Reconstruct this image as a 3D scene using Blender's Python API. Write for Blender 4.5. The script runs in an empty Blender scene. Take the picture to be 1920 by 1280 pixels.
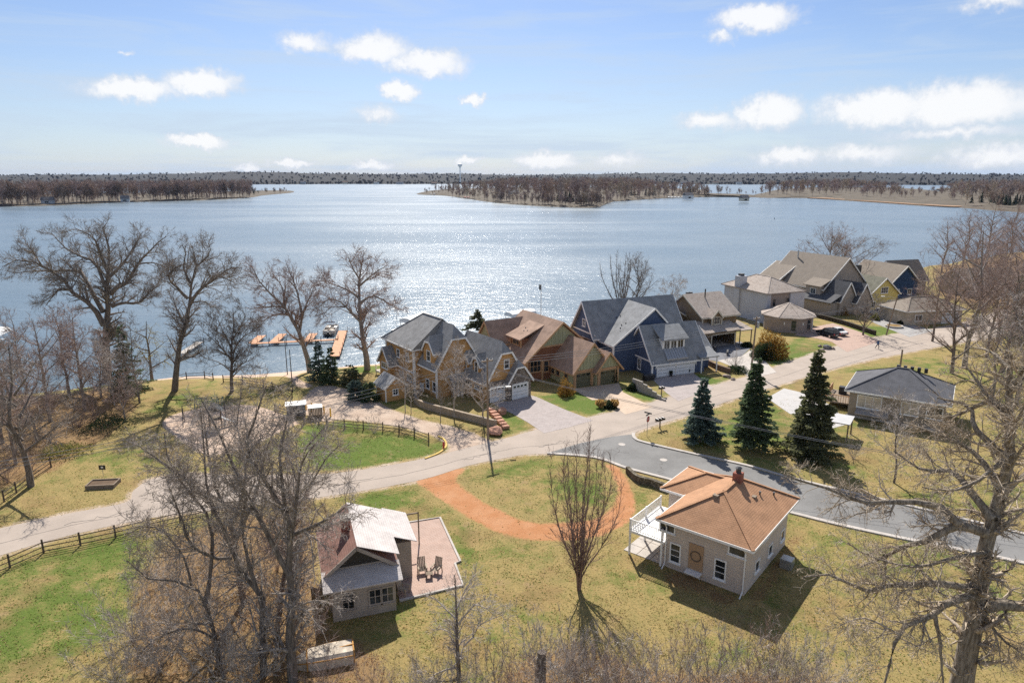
import bpy, math, random
import numpy as np
from mathutils import Vector, Matrix
from math import radians as RAD, sin, cos, pi

SC = bpy.context.scene
COL = SC.collection
# ------------------------------------------------------------------ camera
CAM_H, PITCH = 31.0, RAD(13.6)
cam = bpy.data.cameras.new("camera"); cam_o = bpy.data.objects.new("camera", cam); COL.objects.link(cam_o)
cam_o.location = (0, 0, CAM_H); cam_o.rotation_euler = (pi/2 - PITCH, 0, 0)
cam.sensor_width = 36.0; cam.lens = 24.0; cam.clip_start = 0.5; cam.clip_end = 30000
SC.camera = cam_o
# ------------------------------------------------------------------ sun, sky, exposure
SUN_EL, SUN_AZ = RAD(44.0), RAD(-5.0)          # azimuth measured from +Y (ahead), negative = to the left
sdir = Vector((sin(SUN_AZ)*cos(SUN_EL), cos(SUN_AZ)*cos(SUN_EL), sin(SUN_EL)))
sun = bpy.data.lights.new("sun", 'SUN'); sun_o = bpy.data.objects.new("sun", sun); COL.objects.link(sun_o)
sun.energy = 4.5; sun.angle = RAD(0.53); sun.color = (1.0, 0.95, 0.87)
sun_o.rotation_euler = sdir.to_track_quat('Z', 'Y').to_euler(); sun_o.location = (0, 60, 120)
SC.view_settings.view_transform = 'Standard'; SC.view_settings.look = 'None'
SC.view_settings.gamma = 1.0; SC.view_settings.use_curve_mapping = False
SC.view_settings.exposure = 0.75
SC.cycles.max_bounces = 7; SC.cycles.diffuse_bounces = 4; SC.cycles.glossy_bounces = 3
SC.cycles.transparent_max_bounces = 8; SC.cycles.volume_bounces = 0
SC.cycles.sample_clamp_indirect = 2.0; SC.cycles.use_denoising = False; SC.cycles.use_adaptive_sampling = True; SC.cycles.adaptive_threshold = 0.008

class NT:
    """small node-tree helper: n('ShaderNodeX', in0=..., prop=...)"""
    def __init__(s, tree): s.t = tree
    def n(s, typ, props=None, **inp):
        nd = s.t.nodes.new(typ)
        for k, v in (props or {}).items(): setattr(nd, k, v)
        for k, v in inp.items():
            key = k.replace('_', ' ')
            sock = nd.inputs[int(k[1:])] if k[0] == 'i' and k[1:].isdigit() else nd.inputs[key]
            if isinstance(v, bpy.types.NodeSocket): s.t.links.new(v, sock)
            else: sock.default_value = v
        return nd
    def math(s, op, a, b=0.0, c=0.0, clamp=False):
        return s.n('ShaderNodeMath', {'operation': op, 'use_clamp': clamp}, i0=a, i1=b, i2=c).outputs[0]
    def mix(s, f, a, b, blend='MIX'):
        nd = s.t.nodes.new('ShaderNodeMix'); nd.data_type = 'RGBA'; nd.blend_type = blend; nd.clamp_factor = True
        for sock, v in ((nd.inputs[0], f), (nd.inputs[6], a), (nd.inputs[7], b)):
            if isinstance(v, bpy.types.NodeSocket): s.t.links.new(v, sock)
            else: sock.default_value = v if not (isinstance(v, tuple) and len(v) == 3) else (*v, 1)
        return nd.outputs[2]
    def noise(s, vec, scale, detail=3.0, rough=0.55, dist=0.0):
        nd = s.n('ShaderNodeTexNoise', None, Scale=scale, Detail=detail, Roughness=rough, Distortion=dist)
        if vec is not None: s.t.links.new(vec, nd.inputs['Vector'])
        return nd.outputs[0]
    def ramp(s, f, stops):
        nd = s.t.nodes.new('ShaderNodeValToRGB'); s.t.links.new(f, nd.inputs[0]); cr = nd.color_ramp
        while len(cr.elements) < len(stops): cr.elements.new(0.5)
        for e, (p, c) in zip(cr.elements, stops):
            e.position = p; e.color = (*c, 1) if len(c) == 3 else c
        return nd.outputs[0]
    def smooth(s, x, a, b):
        return s.n('ShaderNodeMapRange', {'interpolation_type': 'SMOOTHSTEP'}, Value=x, From_Min=a, From_Max=b, To_Min=0.0, To_Max=1.0).outputs[0]

def build_world():
    w = bpy.data.worlds.new("World"); SC.world = w; w.use_nodes = True
    w.node_tree.nodes.clear(); T = NT(w.node_tree)
    sky = T.n('ShaderNodeTexSky', {'sky_type': 'NISHITA', 'sun_disc': False, 'sun_elevation': SUN_EL, 'sun_rotation': SUN_AZ,
              'altitude': 300.0, 'air_density': 1.0, 'dust_density': 0.6, 'ozone_density': 3.0}).outputs[0]
    gen = T.n('ShaderNodeTexCoord').outputs['Generated']
    sep = T.n('ShaderNodeSeparateXYZ', None, Vector=gen)
    x, y, z = sep.outputs
    az = T.math('ARCTAN2', x, y); el = T.math('ARCSINE', z)
    n1 = T.n('ShaderNodeTexNoise', None, Vector=gen, Scale=24.0, Detail=4.0, Roughness=.6); n2 = T.n('ShaderNodeTexNoise', None, Vector=gen, Scale=80.0, Detail=4.0, Roughness=.65)
    def off(n, k): return T.n('ShaderNodeVectorMath', {'operation': 'MULTIPLY_ADD'}, i0=n.outputs['Color'], i1=(k, k*.55, 0), i2=(-k*.5, -k*.275, 0)).outputs[0]
    ae = T.n('ShaderNodeCombineXYZ', None, X=az, Y=el).outputs[0]
    for n, k in ((n1, .050), (n2, .034)): ae = T.n('ShaderNodeVectorMath', {'operation': 'ADD'}, i0=ae, i1=off(n, k)).outputs[0]
    # cumulus: (bearing, elevation, half width, half height, strength), bearings in degrees from straight ahead
    def bearing(px, py):
        u = (px-960)/1280; v = (640-py)/1280; d = Vector((u, cos(PITCH)+v*sin(PITCH), -sin(PITCH)+v*cos(PITCH))).normalized()
        return math.degrees(math.atan2(d.x, d.y)), math.degrees(math.asin(d.z))
    cl = [(*bearing(a, b), c/20.5, d/20.5, e) for a, b, c, d, e in [(255,168,82,19,.95),(380,155,62,22,1),(570,82,50,20,.8),(700,92,70,26,1),(800,118,75,24,1),(750,171,36,15,1),(885,188,28,12,1),(712,213,55,15,.6),(372,270,58,13,1),(467,312,26,8,.9),(550,308,40,9,.9),(692,308,46,10,.85),(875,300,38,9,.85),
        (1025,300,66,17,.95),(1160,300,66,17,.6),(1330,226,70,20,.75),(1440,212,62,30,1.05),(1640,205,95,30,1),(1800,198,110,36,1.1),(1415,35,70,22,1),(1350,70,26,12,.6),(1480,290,64,18,.85),(1620,288,95,20,.65),(1790,252,130,14,.6),(1870,292,100,22,.7),(1870,6,46,13,.7),(240,98,13,5,.5)]]
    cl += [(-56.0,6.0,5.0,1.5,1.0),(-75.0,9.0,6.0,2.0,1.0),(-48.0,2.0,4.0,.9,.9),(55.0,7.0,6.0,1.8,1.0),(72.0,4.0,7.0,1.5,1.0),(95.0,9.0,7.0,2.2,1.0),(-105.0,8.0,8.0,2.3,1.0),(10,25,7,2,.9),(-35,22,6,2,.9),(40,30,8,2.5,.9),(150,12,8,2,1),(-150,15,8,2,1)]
    total = None
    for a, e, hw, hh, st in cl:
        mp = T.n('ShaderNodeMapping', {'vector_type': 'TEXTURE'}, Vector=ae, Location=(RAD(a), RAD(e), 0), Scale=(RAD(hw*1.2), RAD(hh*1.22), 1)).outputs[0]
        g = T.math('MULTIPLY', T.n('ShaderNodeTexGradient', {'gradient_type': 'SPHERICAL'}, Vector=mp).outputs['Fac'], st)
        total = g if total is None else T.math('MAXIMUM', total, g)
    # broken cumulus added out of frame to raise the fill light: one layer, seen in perspective
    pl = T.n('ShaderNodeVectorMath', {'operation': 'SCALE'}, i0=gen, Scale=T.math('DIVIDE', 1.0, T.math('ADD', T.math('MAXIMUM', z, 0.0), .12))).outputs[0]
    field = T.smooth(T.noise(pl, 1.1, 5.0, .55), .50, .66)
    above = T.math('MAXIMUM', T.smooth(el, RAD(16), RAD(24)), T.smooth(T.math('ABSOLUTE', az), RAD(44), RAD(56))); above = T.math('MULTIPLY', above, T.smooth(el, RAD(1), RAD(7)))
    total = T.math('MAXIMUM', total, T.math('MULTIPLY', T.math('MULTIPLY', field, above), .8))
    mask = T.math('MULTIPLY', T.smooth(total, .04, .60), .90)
    # thin high veil in streaks, thickening toward the horizon
    mp = T.n('ShaderNodeMapping', None, Vector=gen, Scale=(2.2, 2.2, 22.0)).outputs[0]
    veil = T.smooth(T.noise(mp, 1.6, 5.0, 0.62, 0.5), 0.40, 0.70)
    lowveil = T.math('SUBTRACT', 1.0, T.smooth(z, -0.03, 0.23))
    veil = T.math('ADD', T.math('MULTIPLY', veil, 0.46), T.math('MULTIPLY', lowveil, 0.50), clamp=True)
    shade = T.math('ADD', total, T.math('MULTIPLY', n2.outputs[0], .5))
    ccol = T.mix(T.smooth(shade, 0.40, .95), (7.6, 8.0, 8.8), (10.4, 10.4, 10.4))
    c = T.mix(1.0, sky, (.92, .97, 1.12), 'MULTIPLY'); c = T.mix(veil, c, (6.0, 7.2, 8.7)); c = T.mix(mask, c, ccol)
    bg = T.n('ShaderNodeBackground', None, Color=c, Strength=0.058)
    T.n('ShaderNodeOutputWorld', None, Surface=bg.outputs[0])
    w.cycles.sampling_method = 'MANUAL'; w.cycles.sample_map_resolution = 256
build_world()

# ------------------------------------------------------------------ picture point -> place on the ground (used only to survey positions)
_c, _s, _F = cos(PITCH), sin(PITCH), 1280.0
def ray(px, py):
    u = (px-960)/_F; v = (640-py)/_F
    return (u, _c+v*_s, -_s+v*_c)
def at(px, py, z=0.0):
    d = ray(px, py); t = (z-CAM_H)/d[2]
    return Vector((d[0]*t, d[1]*t, z))
def atY(px, py, Y):
    d = ray(px, py); t = Y/d[1]
    return Vector((d[0]*t, Y, CAM_H+d[2]*t))

# ------------------------------------------------------------------ objects
def tag(o, label=None, cat=None, group=None, kind=None):
    if label: o['label'] = label
    if cat: o['category'] = cat
    if group: o['group'] = group
    if kind: o['kind'] = kind
    return o
def thing(name, label, cat, loc=(0, 0, 0), rz=0.0, group=None):
    o = bpy.data.objects.new(name, None); COL.objects.link(o); o.empty_display_size = 0.3
    o.location = loc; o.rotation_euler = (0, 0, rz)
    return tag(o, label, cat, group)
def link(name, me, parent=None, loc=None, rot=None, mat=None):
    o = bpy.data.objects.new(name, me); COL.objects.link(o)
    if parent is not None: o.parent = parent
    if loc is not None: o.location = loc
    if rot is not None: o.rotation_euler = rot
    return o
def copy_tree(o, parent=None):
    c = o.copy(); COL.objects.link(c); c.parent = parent
    for ch in list(o.children): copy_tree(ch, c)
    return c

class MB:
    """collects polygons, writes one mesh with metre UVs laid along each face"""
    def __init__(s): s.v = []; s.f = []; s.m = []
    def poly(s, pts, mi=0):
        b = len(s.v); s.v += [tuple(p) for p in pts]; s.f.append(tuple(range(b, b+len(pts)))); s.m.append(mi); return s
    def prism(s, pts, vec, mi=0, mi_side=None):
        """solid between the polygon pts and pts+vec"""
        pts = [Vector(p) for p in pts]; vec = Vector(vec); q = [p+vec for p in pts]; n = len(pts)
        nrm = Vector((0, 0, 0))
        for i in range(n): nrm += (pts[i]).cross(pts[(i+1) % n])
        if nrm.dot(vec) > 0: pts.reverse(); q.reverse()
        s.poly(pts, mi); s.poly(list(reversed(q)), mi if mi_side is None else mi_side)
        ms = mi if mi_side is None else mi_side
        for i in range(n):
            j = (i+1) % n; s.poly([pts[j], pts[i], q[i], q[j]], ms)
        return s
    def box(s, x0, x1, y0, y1, z0, z1, mi=0):
        return s.prism([(x0, y0, z0), (x1, y0, z0), (x1, y1, z0), (x0, y1, z0)], (0, 0, z1-z0), mi)
    def obox(s, c, ax, ay, az, mi=0):
        """box from centre and three half-axis vectors"""
        c, ax, ay, az = Vector(c), Vector(ax), Vector(ay), Vector(az)
        return s.prism([c-ax-ay-az, c+ax-ay-az, c+ax+ay-az, c-ax+ay-az], az*2, mi)
    def bar(s, a, b, w, h, mi=0):
        a, b = Vector(a), Vector(b); d = (b-a)
        dn = d.normalized(); up = Vector((0, 0, 1)) if abs(dn.z) < .95 else Vector((0, 1, 0))
        sd = dn.cross(up).normalized(); u2 = sd.cross(dn)
        return s.obox((a+b)/2, d/2, sd*w/2, u2*h/2, mi)
    def tube(s, pts, rad, n=6, mi=0, cap=True):
        pts = [Vector(p) for p in pts]; rad = rad if isinstance(rad, (list, tuple)) else [rad]*len(pts); base = len(s.v); K = len(pts)
        for i, p in enumerate(pts):
            t = (pts[min(i+1, K-1)]-pts[max(i-1, 0)]).normalized()
            r = Vector((0, 0, 1)) if abs(t.z) < .9 else Vector((1, 0, 0))
            a = t.cross(r).normalized(); b = t.cross(a)
            for k in range(n):
                th = 2*pi*k/n; s.v.append(tuple(p+(a*cos(th)+b*sin(th))*rad[i]))
        for i in range(K-1):
            for k in range(n):
                k2 = (k+1) % n
                s.f.append((base+i*n+k, base+(i+1)*n+k, base+(i+1)*n+k2, base+i*n+k2)); s.m.append(mi)
        if cap:
            s.f.append(tuple(base+k for k in range(n))); s.m.append(mi)
            s.f.append(tuple(base+(K-1)*n+k for k in reversed(range(n)))); s.m.append(mi)
        return s
    def lathe(s, prof, c=(0, 0, 0), n=12, mi=0):
        c = Vector(c)
        return s.tube([c+Vector((0, 0, z)) for r, z in prof], [r for r, z in prof], n, mi)
    def mesh(s, name, mats):
        me = bpy.data.meshes.new(name); me.from_pydata(s.v, [], s.f)
        for m in (mats if isinstance(mats, (list, tuple)) else [mats]): me.materials.append(m)
        me.polygons.foreach_set('material_index', s.m)
        uvl = me.uv_layers.new(name='UVMap'); uv = np.zeros((len(me.loops), 2), np.float32)
        li = 0
        for f in s.f:
            P = [Vector(s.v[i]) for i in f]; nrm = Vector((0, 0, 0))
            for i in range(len(P)): nrm += P[i].cross(P[(i+1) % len(P)])
            if nrm.length < 1e-9: nrm = Vector((0, 0, 1))
            nrm.normalize(); t = Vector((0, 0, 1)).cross(nrm)
            t = Vector((1, 0, 0)) if t.length < .05 else t.normalized(); b = nrm.cross(t)
            for p in P: uv[li] = (p.dot(t), p.dot(b)); li += 1
        uvl.data.foreach_set('uv', uv.ravel()); me.update()
        return me
    def build(s, name, mats, parent=None, loc=None, rot=None, smooth=False):
        me = s.mesh(name, mats)
        if smooth: me.polygons.foreach_set('use_smooth', [True]*len(me.polygons))
        return link(name, me, parent, loc, rot)
# ------------------------------------------------------------------ materials (all procedural)
MATS = {}
def material(name, col, rough=0.8, kind='plain', col2=None, var=0.25, scale=1.0, bump=0.3, metal=0.0, row=0.2, brick=0.6, spec=None):
    if name in MATS: return MATS[name]
    m = bpy.data.materials.new(name); m.use_nodes = True; m.node_tree.nodes.clear(); T = NT(m.node_tree); MATS[name] = m
    tc = T.n('ShaderNodeTexCoord'); uv, ob = tc.outputs['UV'], tc.outputs['Object']
    dark = tuple(c*(1-var) for c in col); lite = tuple(min(1, c*(1+var)) for c in col)
    col2 = col2 or lite
    n1 = T.noise(ob, 0.9*scale, 5.0, .6); n2 = T.noise(ob, 14.0*scale, 3.0, .6)
    base = T.mix(T.smooth(n1, .3, .7), dark, lite); h = n2
    base = T.mix(T.math('MULTIPLY', T.smooth(n2, .35, .75), .35), base, col2)
    if kind in ('shingle', 'shake', 'brick', 'paver', 'block'):
        br = T.n('ShaderNodeTexBrick', {'offset': .5}, Vector=uv, Color1=(0.25, 0.25, 0.25, 1), Color2=(.75, .75, .75, 1), Mortar=(0, 0, 0, 1),
                 Scale=1.0, Mortar_Size=0.012 if kind in ('shingle', 'shake') else .015, Brick_Width=brick, Row_Height=row, Bias=0.0)
        cell = T.n('ShaderNodeSeparateColor', None, Color=br.outputs[0]).outputs[0]
        k = {'shingle': .35, 'shake': .75, 'brick': .6, 'paver': .55, 'block': .4}[kind]
        base = T.mix(T.math('MULTIPLY', T.smooth(cell, .2, .8), k), base, col2)
        base = T.mix(T.math('MULTIPLY', br.outputs[1], .55), base, tuple(c*.45 for c in col))
        # each course laps over the next one down
        sy = T.n('ShaderNodeSeparateXYZ', None, Vector=uv).outputs[1]
        saw = T.math('FRACT', T.math('DIVIDE', sy, row))
        h = T.math('ADD', T.math('MULTIPLY', n2, .4), T.math('SUBTRACT', T.math('MULTIPLY', cell, .6), T.math('MULTIPLY', saw if kind in ('shingle', 'shake') else br.outputs[1], .8)))
    elif kind in ('siding', 'batten', 'seam'):
        sx = T.n('ShaderNodeSeparateXYZ', None, Vector=uv).outputs[1 if kind == 'siding' else 0]
        saw = T.math('FRACT', T.math('DIVIDE', sx, row))
        line = T.math('LESS_THAN', saw, .12)
        base = T.mix(T.math('MULTIPLY', line, .35), base, tuple(c*.4 for c in col))
        h = T.math('ADD', T.math('MULTIPLY', saw, -1.2), T.math('MULTIPLY', n2, .25))
    elif kind == 'stone':
        vo = T.n('ShaderNodeTexVoronoi', {'feature': 'F1'}, Vector=uv, Scale=3.2)
        ve = T.n('ShaderNodeTexVoronoi', {'feature': 'DISTANCE_TO_EDGE'}, Vector=uv, Scale=3.2).outputs[0]
        cc = T.n('ShaderNodeSeparateColor', None, Color=vo.outputs['Color']).outputs[0]
        base = T.mix(T.smooth(cc, .1, .9), dark, col2); e = T.smooth(ve, 0.0, .08)
        base = T.mix(T.math('SUBTRACT', 1.0, e), base, tuple(c*.5 for c in col)); h = T.math('ADD', e, T.math('MULTIPLY', n2, .3))
    elif kind == 'bark':
        mp = T.n('ShaderNodeMapping', None, Vector=ob, Scale=(9.0, 9.0, 1.6)).outputs[0]
        b = T.noise(mp, 1.0, 5.0, .65); base = T.mix(T.smooth(b, .3, .7), dark, col2); h = b
    elif kind == 'wood':
        mp = T.n('ShaderNodeMapping', None, Vector=uv, Scale=(1.0, 7.0, 1.0)).outputs[0]
        b = T.noise(mp, 2.0, 4.0, .6); base = T.mix(T.smooth(b, .3, .7), dark, col2); h = b
    elif kind == 'paint':
        base = T.mix(T.math('MULTIPLY', T.smooth(n1, .55, .8), .5), lite, dark)
    bp = T.n('ShaderNodeBump', None, Height=h, Strength=bump, Distance=.03)
    pb = T.n('ShaderNodeBsdfPrincipled', None, Base_Color=base, Roughness=rough, Metallic=metal, Normal=bp.outputs[0])
    if spec is not None: pb.inputs['Specular IOR Level'].default_value = spec
    elif rough > .6: pb.inputs['Specular IOR Level'].default_value = .25
    surf = pb.outputs[0]
    if kind == 'leaf':     # thin foliage lets light through
        tl = T.n('ShaderNodeBsdfTranslucent', None, Color=base); mx = T.n('ShaderNodeMixShader', None, Fac=.45); T.t.links.new(surf, mx.inputs[1]); T.t.links.new(tl.outputs[0], mx.inputs[2]); surf = mx.outputs[0]
    T.n('ShaderNodeOutputMaterial', None, Surface=surf)
    return m

def glass_material():
    m = bpy.data.materials.new('window_glass'); m.use_nodes = True; T = NT(m.node_tree); m.node_tree.nodes.clear()
    n1 = T.noise(T.n('ShaderNodeTexCoord').outputs['Object'], .8, 2.0)
    c = T.mix(T.smooth(n1, .4, .65), (.012, .014, .018), (.06, .065, .07))
    T.n('ShaderNodeOutputMaterial', None, Surface=T.n('ShaderNodeBsdfPrincipled', None, Base_Color=c, Roughness=.06, IOR=1.5).outputs[0])
    MATS['glass'] = m; return m
M_glass = glass_material()
W = lambda v: (v, v*.985, v*.95)
M_white = material('white_trim', W(.74), .55, 'paint', var=.08, bump=.05)
M_door_white = material('white_panel_door', (.70, .71, .72), .5, 'siding', row=.52, var=.05, bump=.15)
M_black = material('black_paint', (.018, .018, .02), .45, var=.2, bump=.05)
M_dark = material('dark_metal', (.05, .05, .052), .5, var=.2, bump=.1)
M_steel = material('galvanised_steel', (.42, .43, .44), .4, metal=.7, var=.1, bump=.05)
M_wood = material('weathered_timber', (.19, .14, .10), .85, 'wood', col2=(.30, .24, .18), bump=.4)
M_rail = material('fence_timber', (.085, .062, .048), .9, 'wood', col2=(.17, .13, .10), bump=.4)
M_pole = material('utility_pole_wood', (.22, .16, .115), .9, 'bark', col2=(.34, .26, .19), bump=.3)
M_dock = material('dock_planks', (.52, .27, .15), .8, 'siding', row=.3, col2=(.62, .36, .22), var=.15)
M_dockgrey = material('dock_grey', (.42, .38, .34), .8, 'siding', row=.3)
M_conc = material('concrete', (.44, .40, .36), .9, var=.12, bump=.2)
M_redbrick = material('red_brick', (.30, .11, .08), .9, 'brick', row=.08, brick=.22, col2=(.4, .17, .12))
M_rubber = material('tyre_rubber', (.02, .02, .02), .8, var=.1)
M_chrome = material('chrome', (.6, .6, .6), .2, metal=1.0, var=.05, bump=0)
M_yellow = material('yellow_paint', (.72, .42, .03), .6, 'paint', var=.12)
M_red = material('red_paint', (.45, .035, .03), .5, 'paint', var=.1)
M_boulder = material('boulder_stone', (.26, .20, .17), .9, var=.35, scale=2.0, bump=.8, col2=(.4, .33, .28))
M_bark = material('bark_grey_brown', (.20, .165, .14), .95, 'bark', col2=(.36, .315, .275), bump=.7)
M_barkdark = material('bark_dark', (.11, .09, .075), .95, 'bark', col2=(.24, .20, .17), bump=.7)
M_barkpale = material('bark_pale', (.40, .345, .30), .95, 'bark', col2=(.54, .48, .43), bump=.5)
M_barkred = material('bark_reddish', (.30, .21, .175), .95, 'bark', col2=(.42, .32, .275), bump=.4)
M_oak = material('oak_bark', (.15, .12, .09), .95, 'bark', col2=(.34, .29, .23), bump=1.0)
M_straw = material('dry_grass_blades', (.42, .27, .10), .9, 'leaf', var=.2)
# ------------------------------------------------------------------ land, water, roads
WL = -2.0
SHORE = np.array([(-600,60),(-250,86),(-130,94),(-95,98),(-75,104),(-57,113),(-44.4,114.3),(-37.8,116.5),(-26.4,120.8),(-16,122),(-4,125),(8,130),(20,138),(33,151),(42,166),(62,192),(100,226),(150,252),(200,288),(262,332),(335,380),(440,425),(700,480)], float)
def seg_dist(X, Y, P, closed):
    best = np.full(X.shape, 1e9)
    n = len(P)
    for i in range(n if closed else n-1):
        a, b = P[i], P[(i+1) % n]; d = b-a; L2 = max(d@d, 1e-9)
        t = np.clip(((X-a[0])*d[0]+(Y-a[1])*d[1])/L2, 0, 1)
        best = np.minimum(best, np.hypot(X-a[0]-t*d[0], Y-a[1]-t*d[1]))
    return best
def inside(X, Y, P):
    r = np.zeros(X.shape, bool); n = len(P)
    for i in range(n):
        a, b = P[i], P[(i+1) % n]
        c = ((a[1] > Y) != (b[1] > Y))
        with np.errstate(divide='ignore', invalid='ignore'):
            xx = (b[0]-a[0])*(Y-a[1])/(b[1]-a[1])+a[0]
        r ^= c & (X < xx)
    return r
def pmask(X, Y, P, soft):
    d = seg_dist(X, Y, P, True); d = np.where(inside(X, Y, P), d, -d)
    t = np.clip((d+soft)/(2*soft), 0, 1); return t*t*(3-2*t)
def land_side(X, Y):
    ys = np.interp(X, SHORE[:, 0], SHORE[:, 1]); return Y < ys
def ground_z(X, Y):
    X = np.asarray(X, float); Y = np.asarray(Y, float)
    d = seg_dist(X, Y, SHORE, False); d = np.where(land_side(X, Y), d, -d)
    t = np.clip((d+1.0)/15.0, 0, 1); up = WL-.25+(2.25)*(t*t*(3-2*t))
    z = np.where(d > -1.0, up, np.maximum(WL-.25+(d+1)*.12, -6.0))
    rough = .05*np.sin(X*.31+1.3*np.sin(Y*.17))+.05*np.sin(Y*.27+X*.11)
    return z+np.where(d > 14, 0, 0)*rough
def gz(x, y): return float(ground_z(np.array([x]), np.array([y]))[0])
def on_ground(px, py):
    p = at(px, py)
    for _ in range(6): p = at(px, py, gz(p.x, p.y))
    return p
def PX(pts, z=0.0): return np.array([tuple(at(a, b, z))[:2] for a, b in pts])
def smooth_line(P, closed=True, sub=5):
    P = np.asarray(P, float); n = len(P); out = []
    for i in range(n if closed else n-1):
        p0, p1, p2, p3 = (P[(i-1) % n], P[i], P[(i+1) % n], P[(i+2) % n]) if closed else (P[max(i-1, 0)], P[i], P[i+1], P[min(i+2, n-1)])
        for k in range(sub):
            t = k/sub
            out.append(.5*((2*p1)+(-p0+p2)*t+(2*p0-5*p1+4*p2-p3)*t*t+(-p0+3*p1-3*p2+p3)*t**3))
    if not closed: out.append(P[-1])
    return np.array(out)
def resample(P, step):
    out = []
    for i in range(len(P)-1):
        n = max(1, int(np.hypot(*(P[i+1]-P[i]))/step)); out += [P[i]+(P[i+1]-P[i])*k/n for k in range(n)]
    out.append(P[-1]); return np.array(out)

POLY = {
 'dirt_track': smooth_line(PX([(783,905),(838,944),(889,979),(955,1006),(1026,1015),(1096,1011),(1150,996),(1186,971),(1192,936),(1172,889),(1160,876),(1135,870),(1147,890),(1158,920),(1143,952),(1111,973),(1033,980),(979,973),(928,950),(877,920),(858,897),(872,876),(800,893)])),
 'gravel_lot': smooth_line(PX([(560,765),(575,738),(600,722),(650,728),(700,748),(740,768),(800,788),(862,802),(905,818),(925,836),(860,860),(815,862),(836,846),(838,834),(815,820),(770,806),(700,793),(640,787),(600,790)])),
 'beach': smooth_line(PX([(300,712),(345,702),(480,692),(572,684),(612,682),(600,692),(570,708),(560,726),(590,742),(560,745),(535,722),(470,717),(400,714),(350,716)], -1.6)),
 'playground_sand': smooth_line(PX([(303,795),(330,775),(400,762),(480,760),(560,790),(545,800),(480,832),(420,852),(370,848),(330,820)])),
}
GREEN = [  # (outline, amount) lawns that are greener than the dry turf
 (PX([(560,800),(640,790),(720,800),(800,825),(825,840),(800,855),(700,875),(600,885),(560,850)]), 1.0),
 (PX([(-200,1110),(0,1062),(120,1022),(260,985),(300,1010),(280,1100),(230,1200),(60,1280),(-200,1330)]), .75),
 (PX([(1000,742),(1110,788),(1170,776),(1140,752),(1080,732)]), .9), (PX([(925,770),(970,778),(1020,812),(940,825),(915,820)]), .6),
 (PX([(1165,730),(1225,762),(1262,748),(1215,735)]), .9), (PX([(1300,700),(1390,722),(1350,735),(1300,715)]), .8),
 (PX([(1420,660),(1500,632),(1560,645),(1590,657),(1450,690)]), .85), (PX([(1590,610),(1680,615),(1720,625),(1640,640)]), .7),
 (PX([(1210,800),(1480,725),(1500,860),(1300,845)]), .55), (PX([(860,895),(1000,855),(1140,870),(1140,950),(1000,975),(900,935)]), .45),
 (PX([(580,945),(760,905),(900,990),(900,1090),(860,1060),(820,965),(640,960)]), .55), (PX([(1560,700),(1760,655),(1800,690),(1700,700)]), .5),
 (PX([(640,690),(740,680),(750,705),(660,712)], -1), .95), (PX([(150,860),(250,820),(330,850),(300,890),(220,920)]), .35), (PX([(1480,980),(1750,1050),(1800,1280),(1500,1280)]), .3),
]
road_far = [(-420,1088),(-150,1025),(0,990),(130,962),(236,941),(250,920),(285,898),(350,889),(480,890),(600,889),(700,877),(800,858),(880,838),(960,818),(1040,796),(1180,765),(1280,737),(1420,700),(1500,671),(1600,641),(1690,624),(1740,618),(1820,600),(1900,575),(1990,552)]
road_near = [(2080,575),(1980,608),(1880,630),(1760,650),(1600,682),(1480,716),(1380,747),(1300,776),(1210,803),(1188,816),(1170,845),(1100,850),(1000,851),(960,856),(880,872),(790,899),(640,926),(450,950),(280,971),(100,1011),(0,1041),(-150,1080),(-420,1150)]
LITTER = [PX([(250,1090),(330,1000),(480,960),(590,985),(600,1080),(620,1180),(720,1230),(740,1300),(230,1320)]), PX([(-120,780),(100,735),(230,722),(262,760),(230,800),(110,880),(-120,960)]), PX([(960,1240),(1080,1200),(1200,1250),(1560,1270),(1560,1340),(900,1340)]), np.array([(112,175),(150,246),(200,282),(262,326),(335,374),(440,418),(700,470),(700,200),(150,130)]), PX([(1240,1075),(1290,1070),(1400,1130),(1480,1010),(1510,1000),(1490,1040),(1410,1150),(1260,1100)])]
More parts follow.
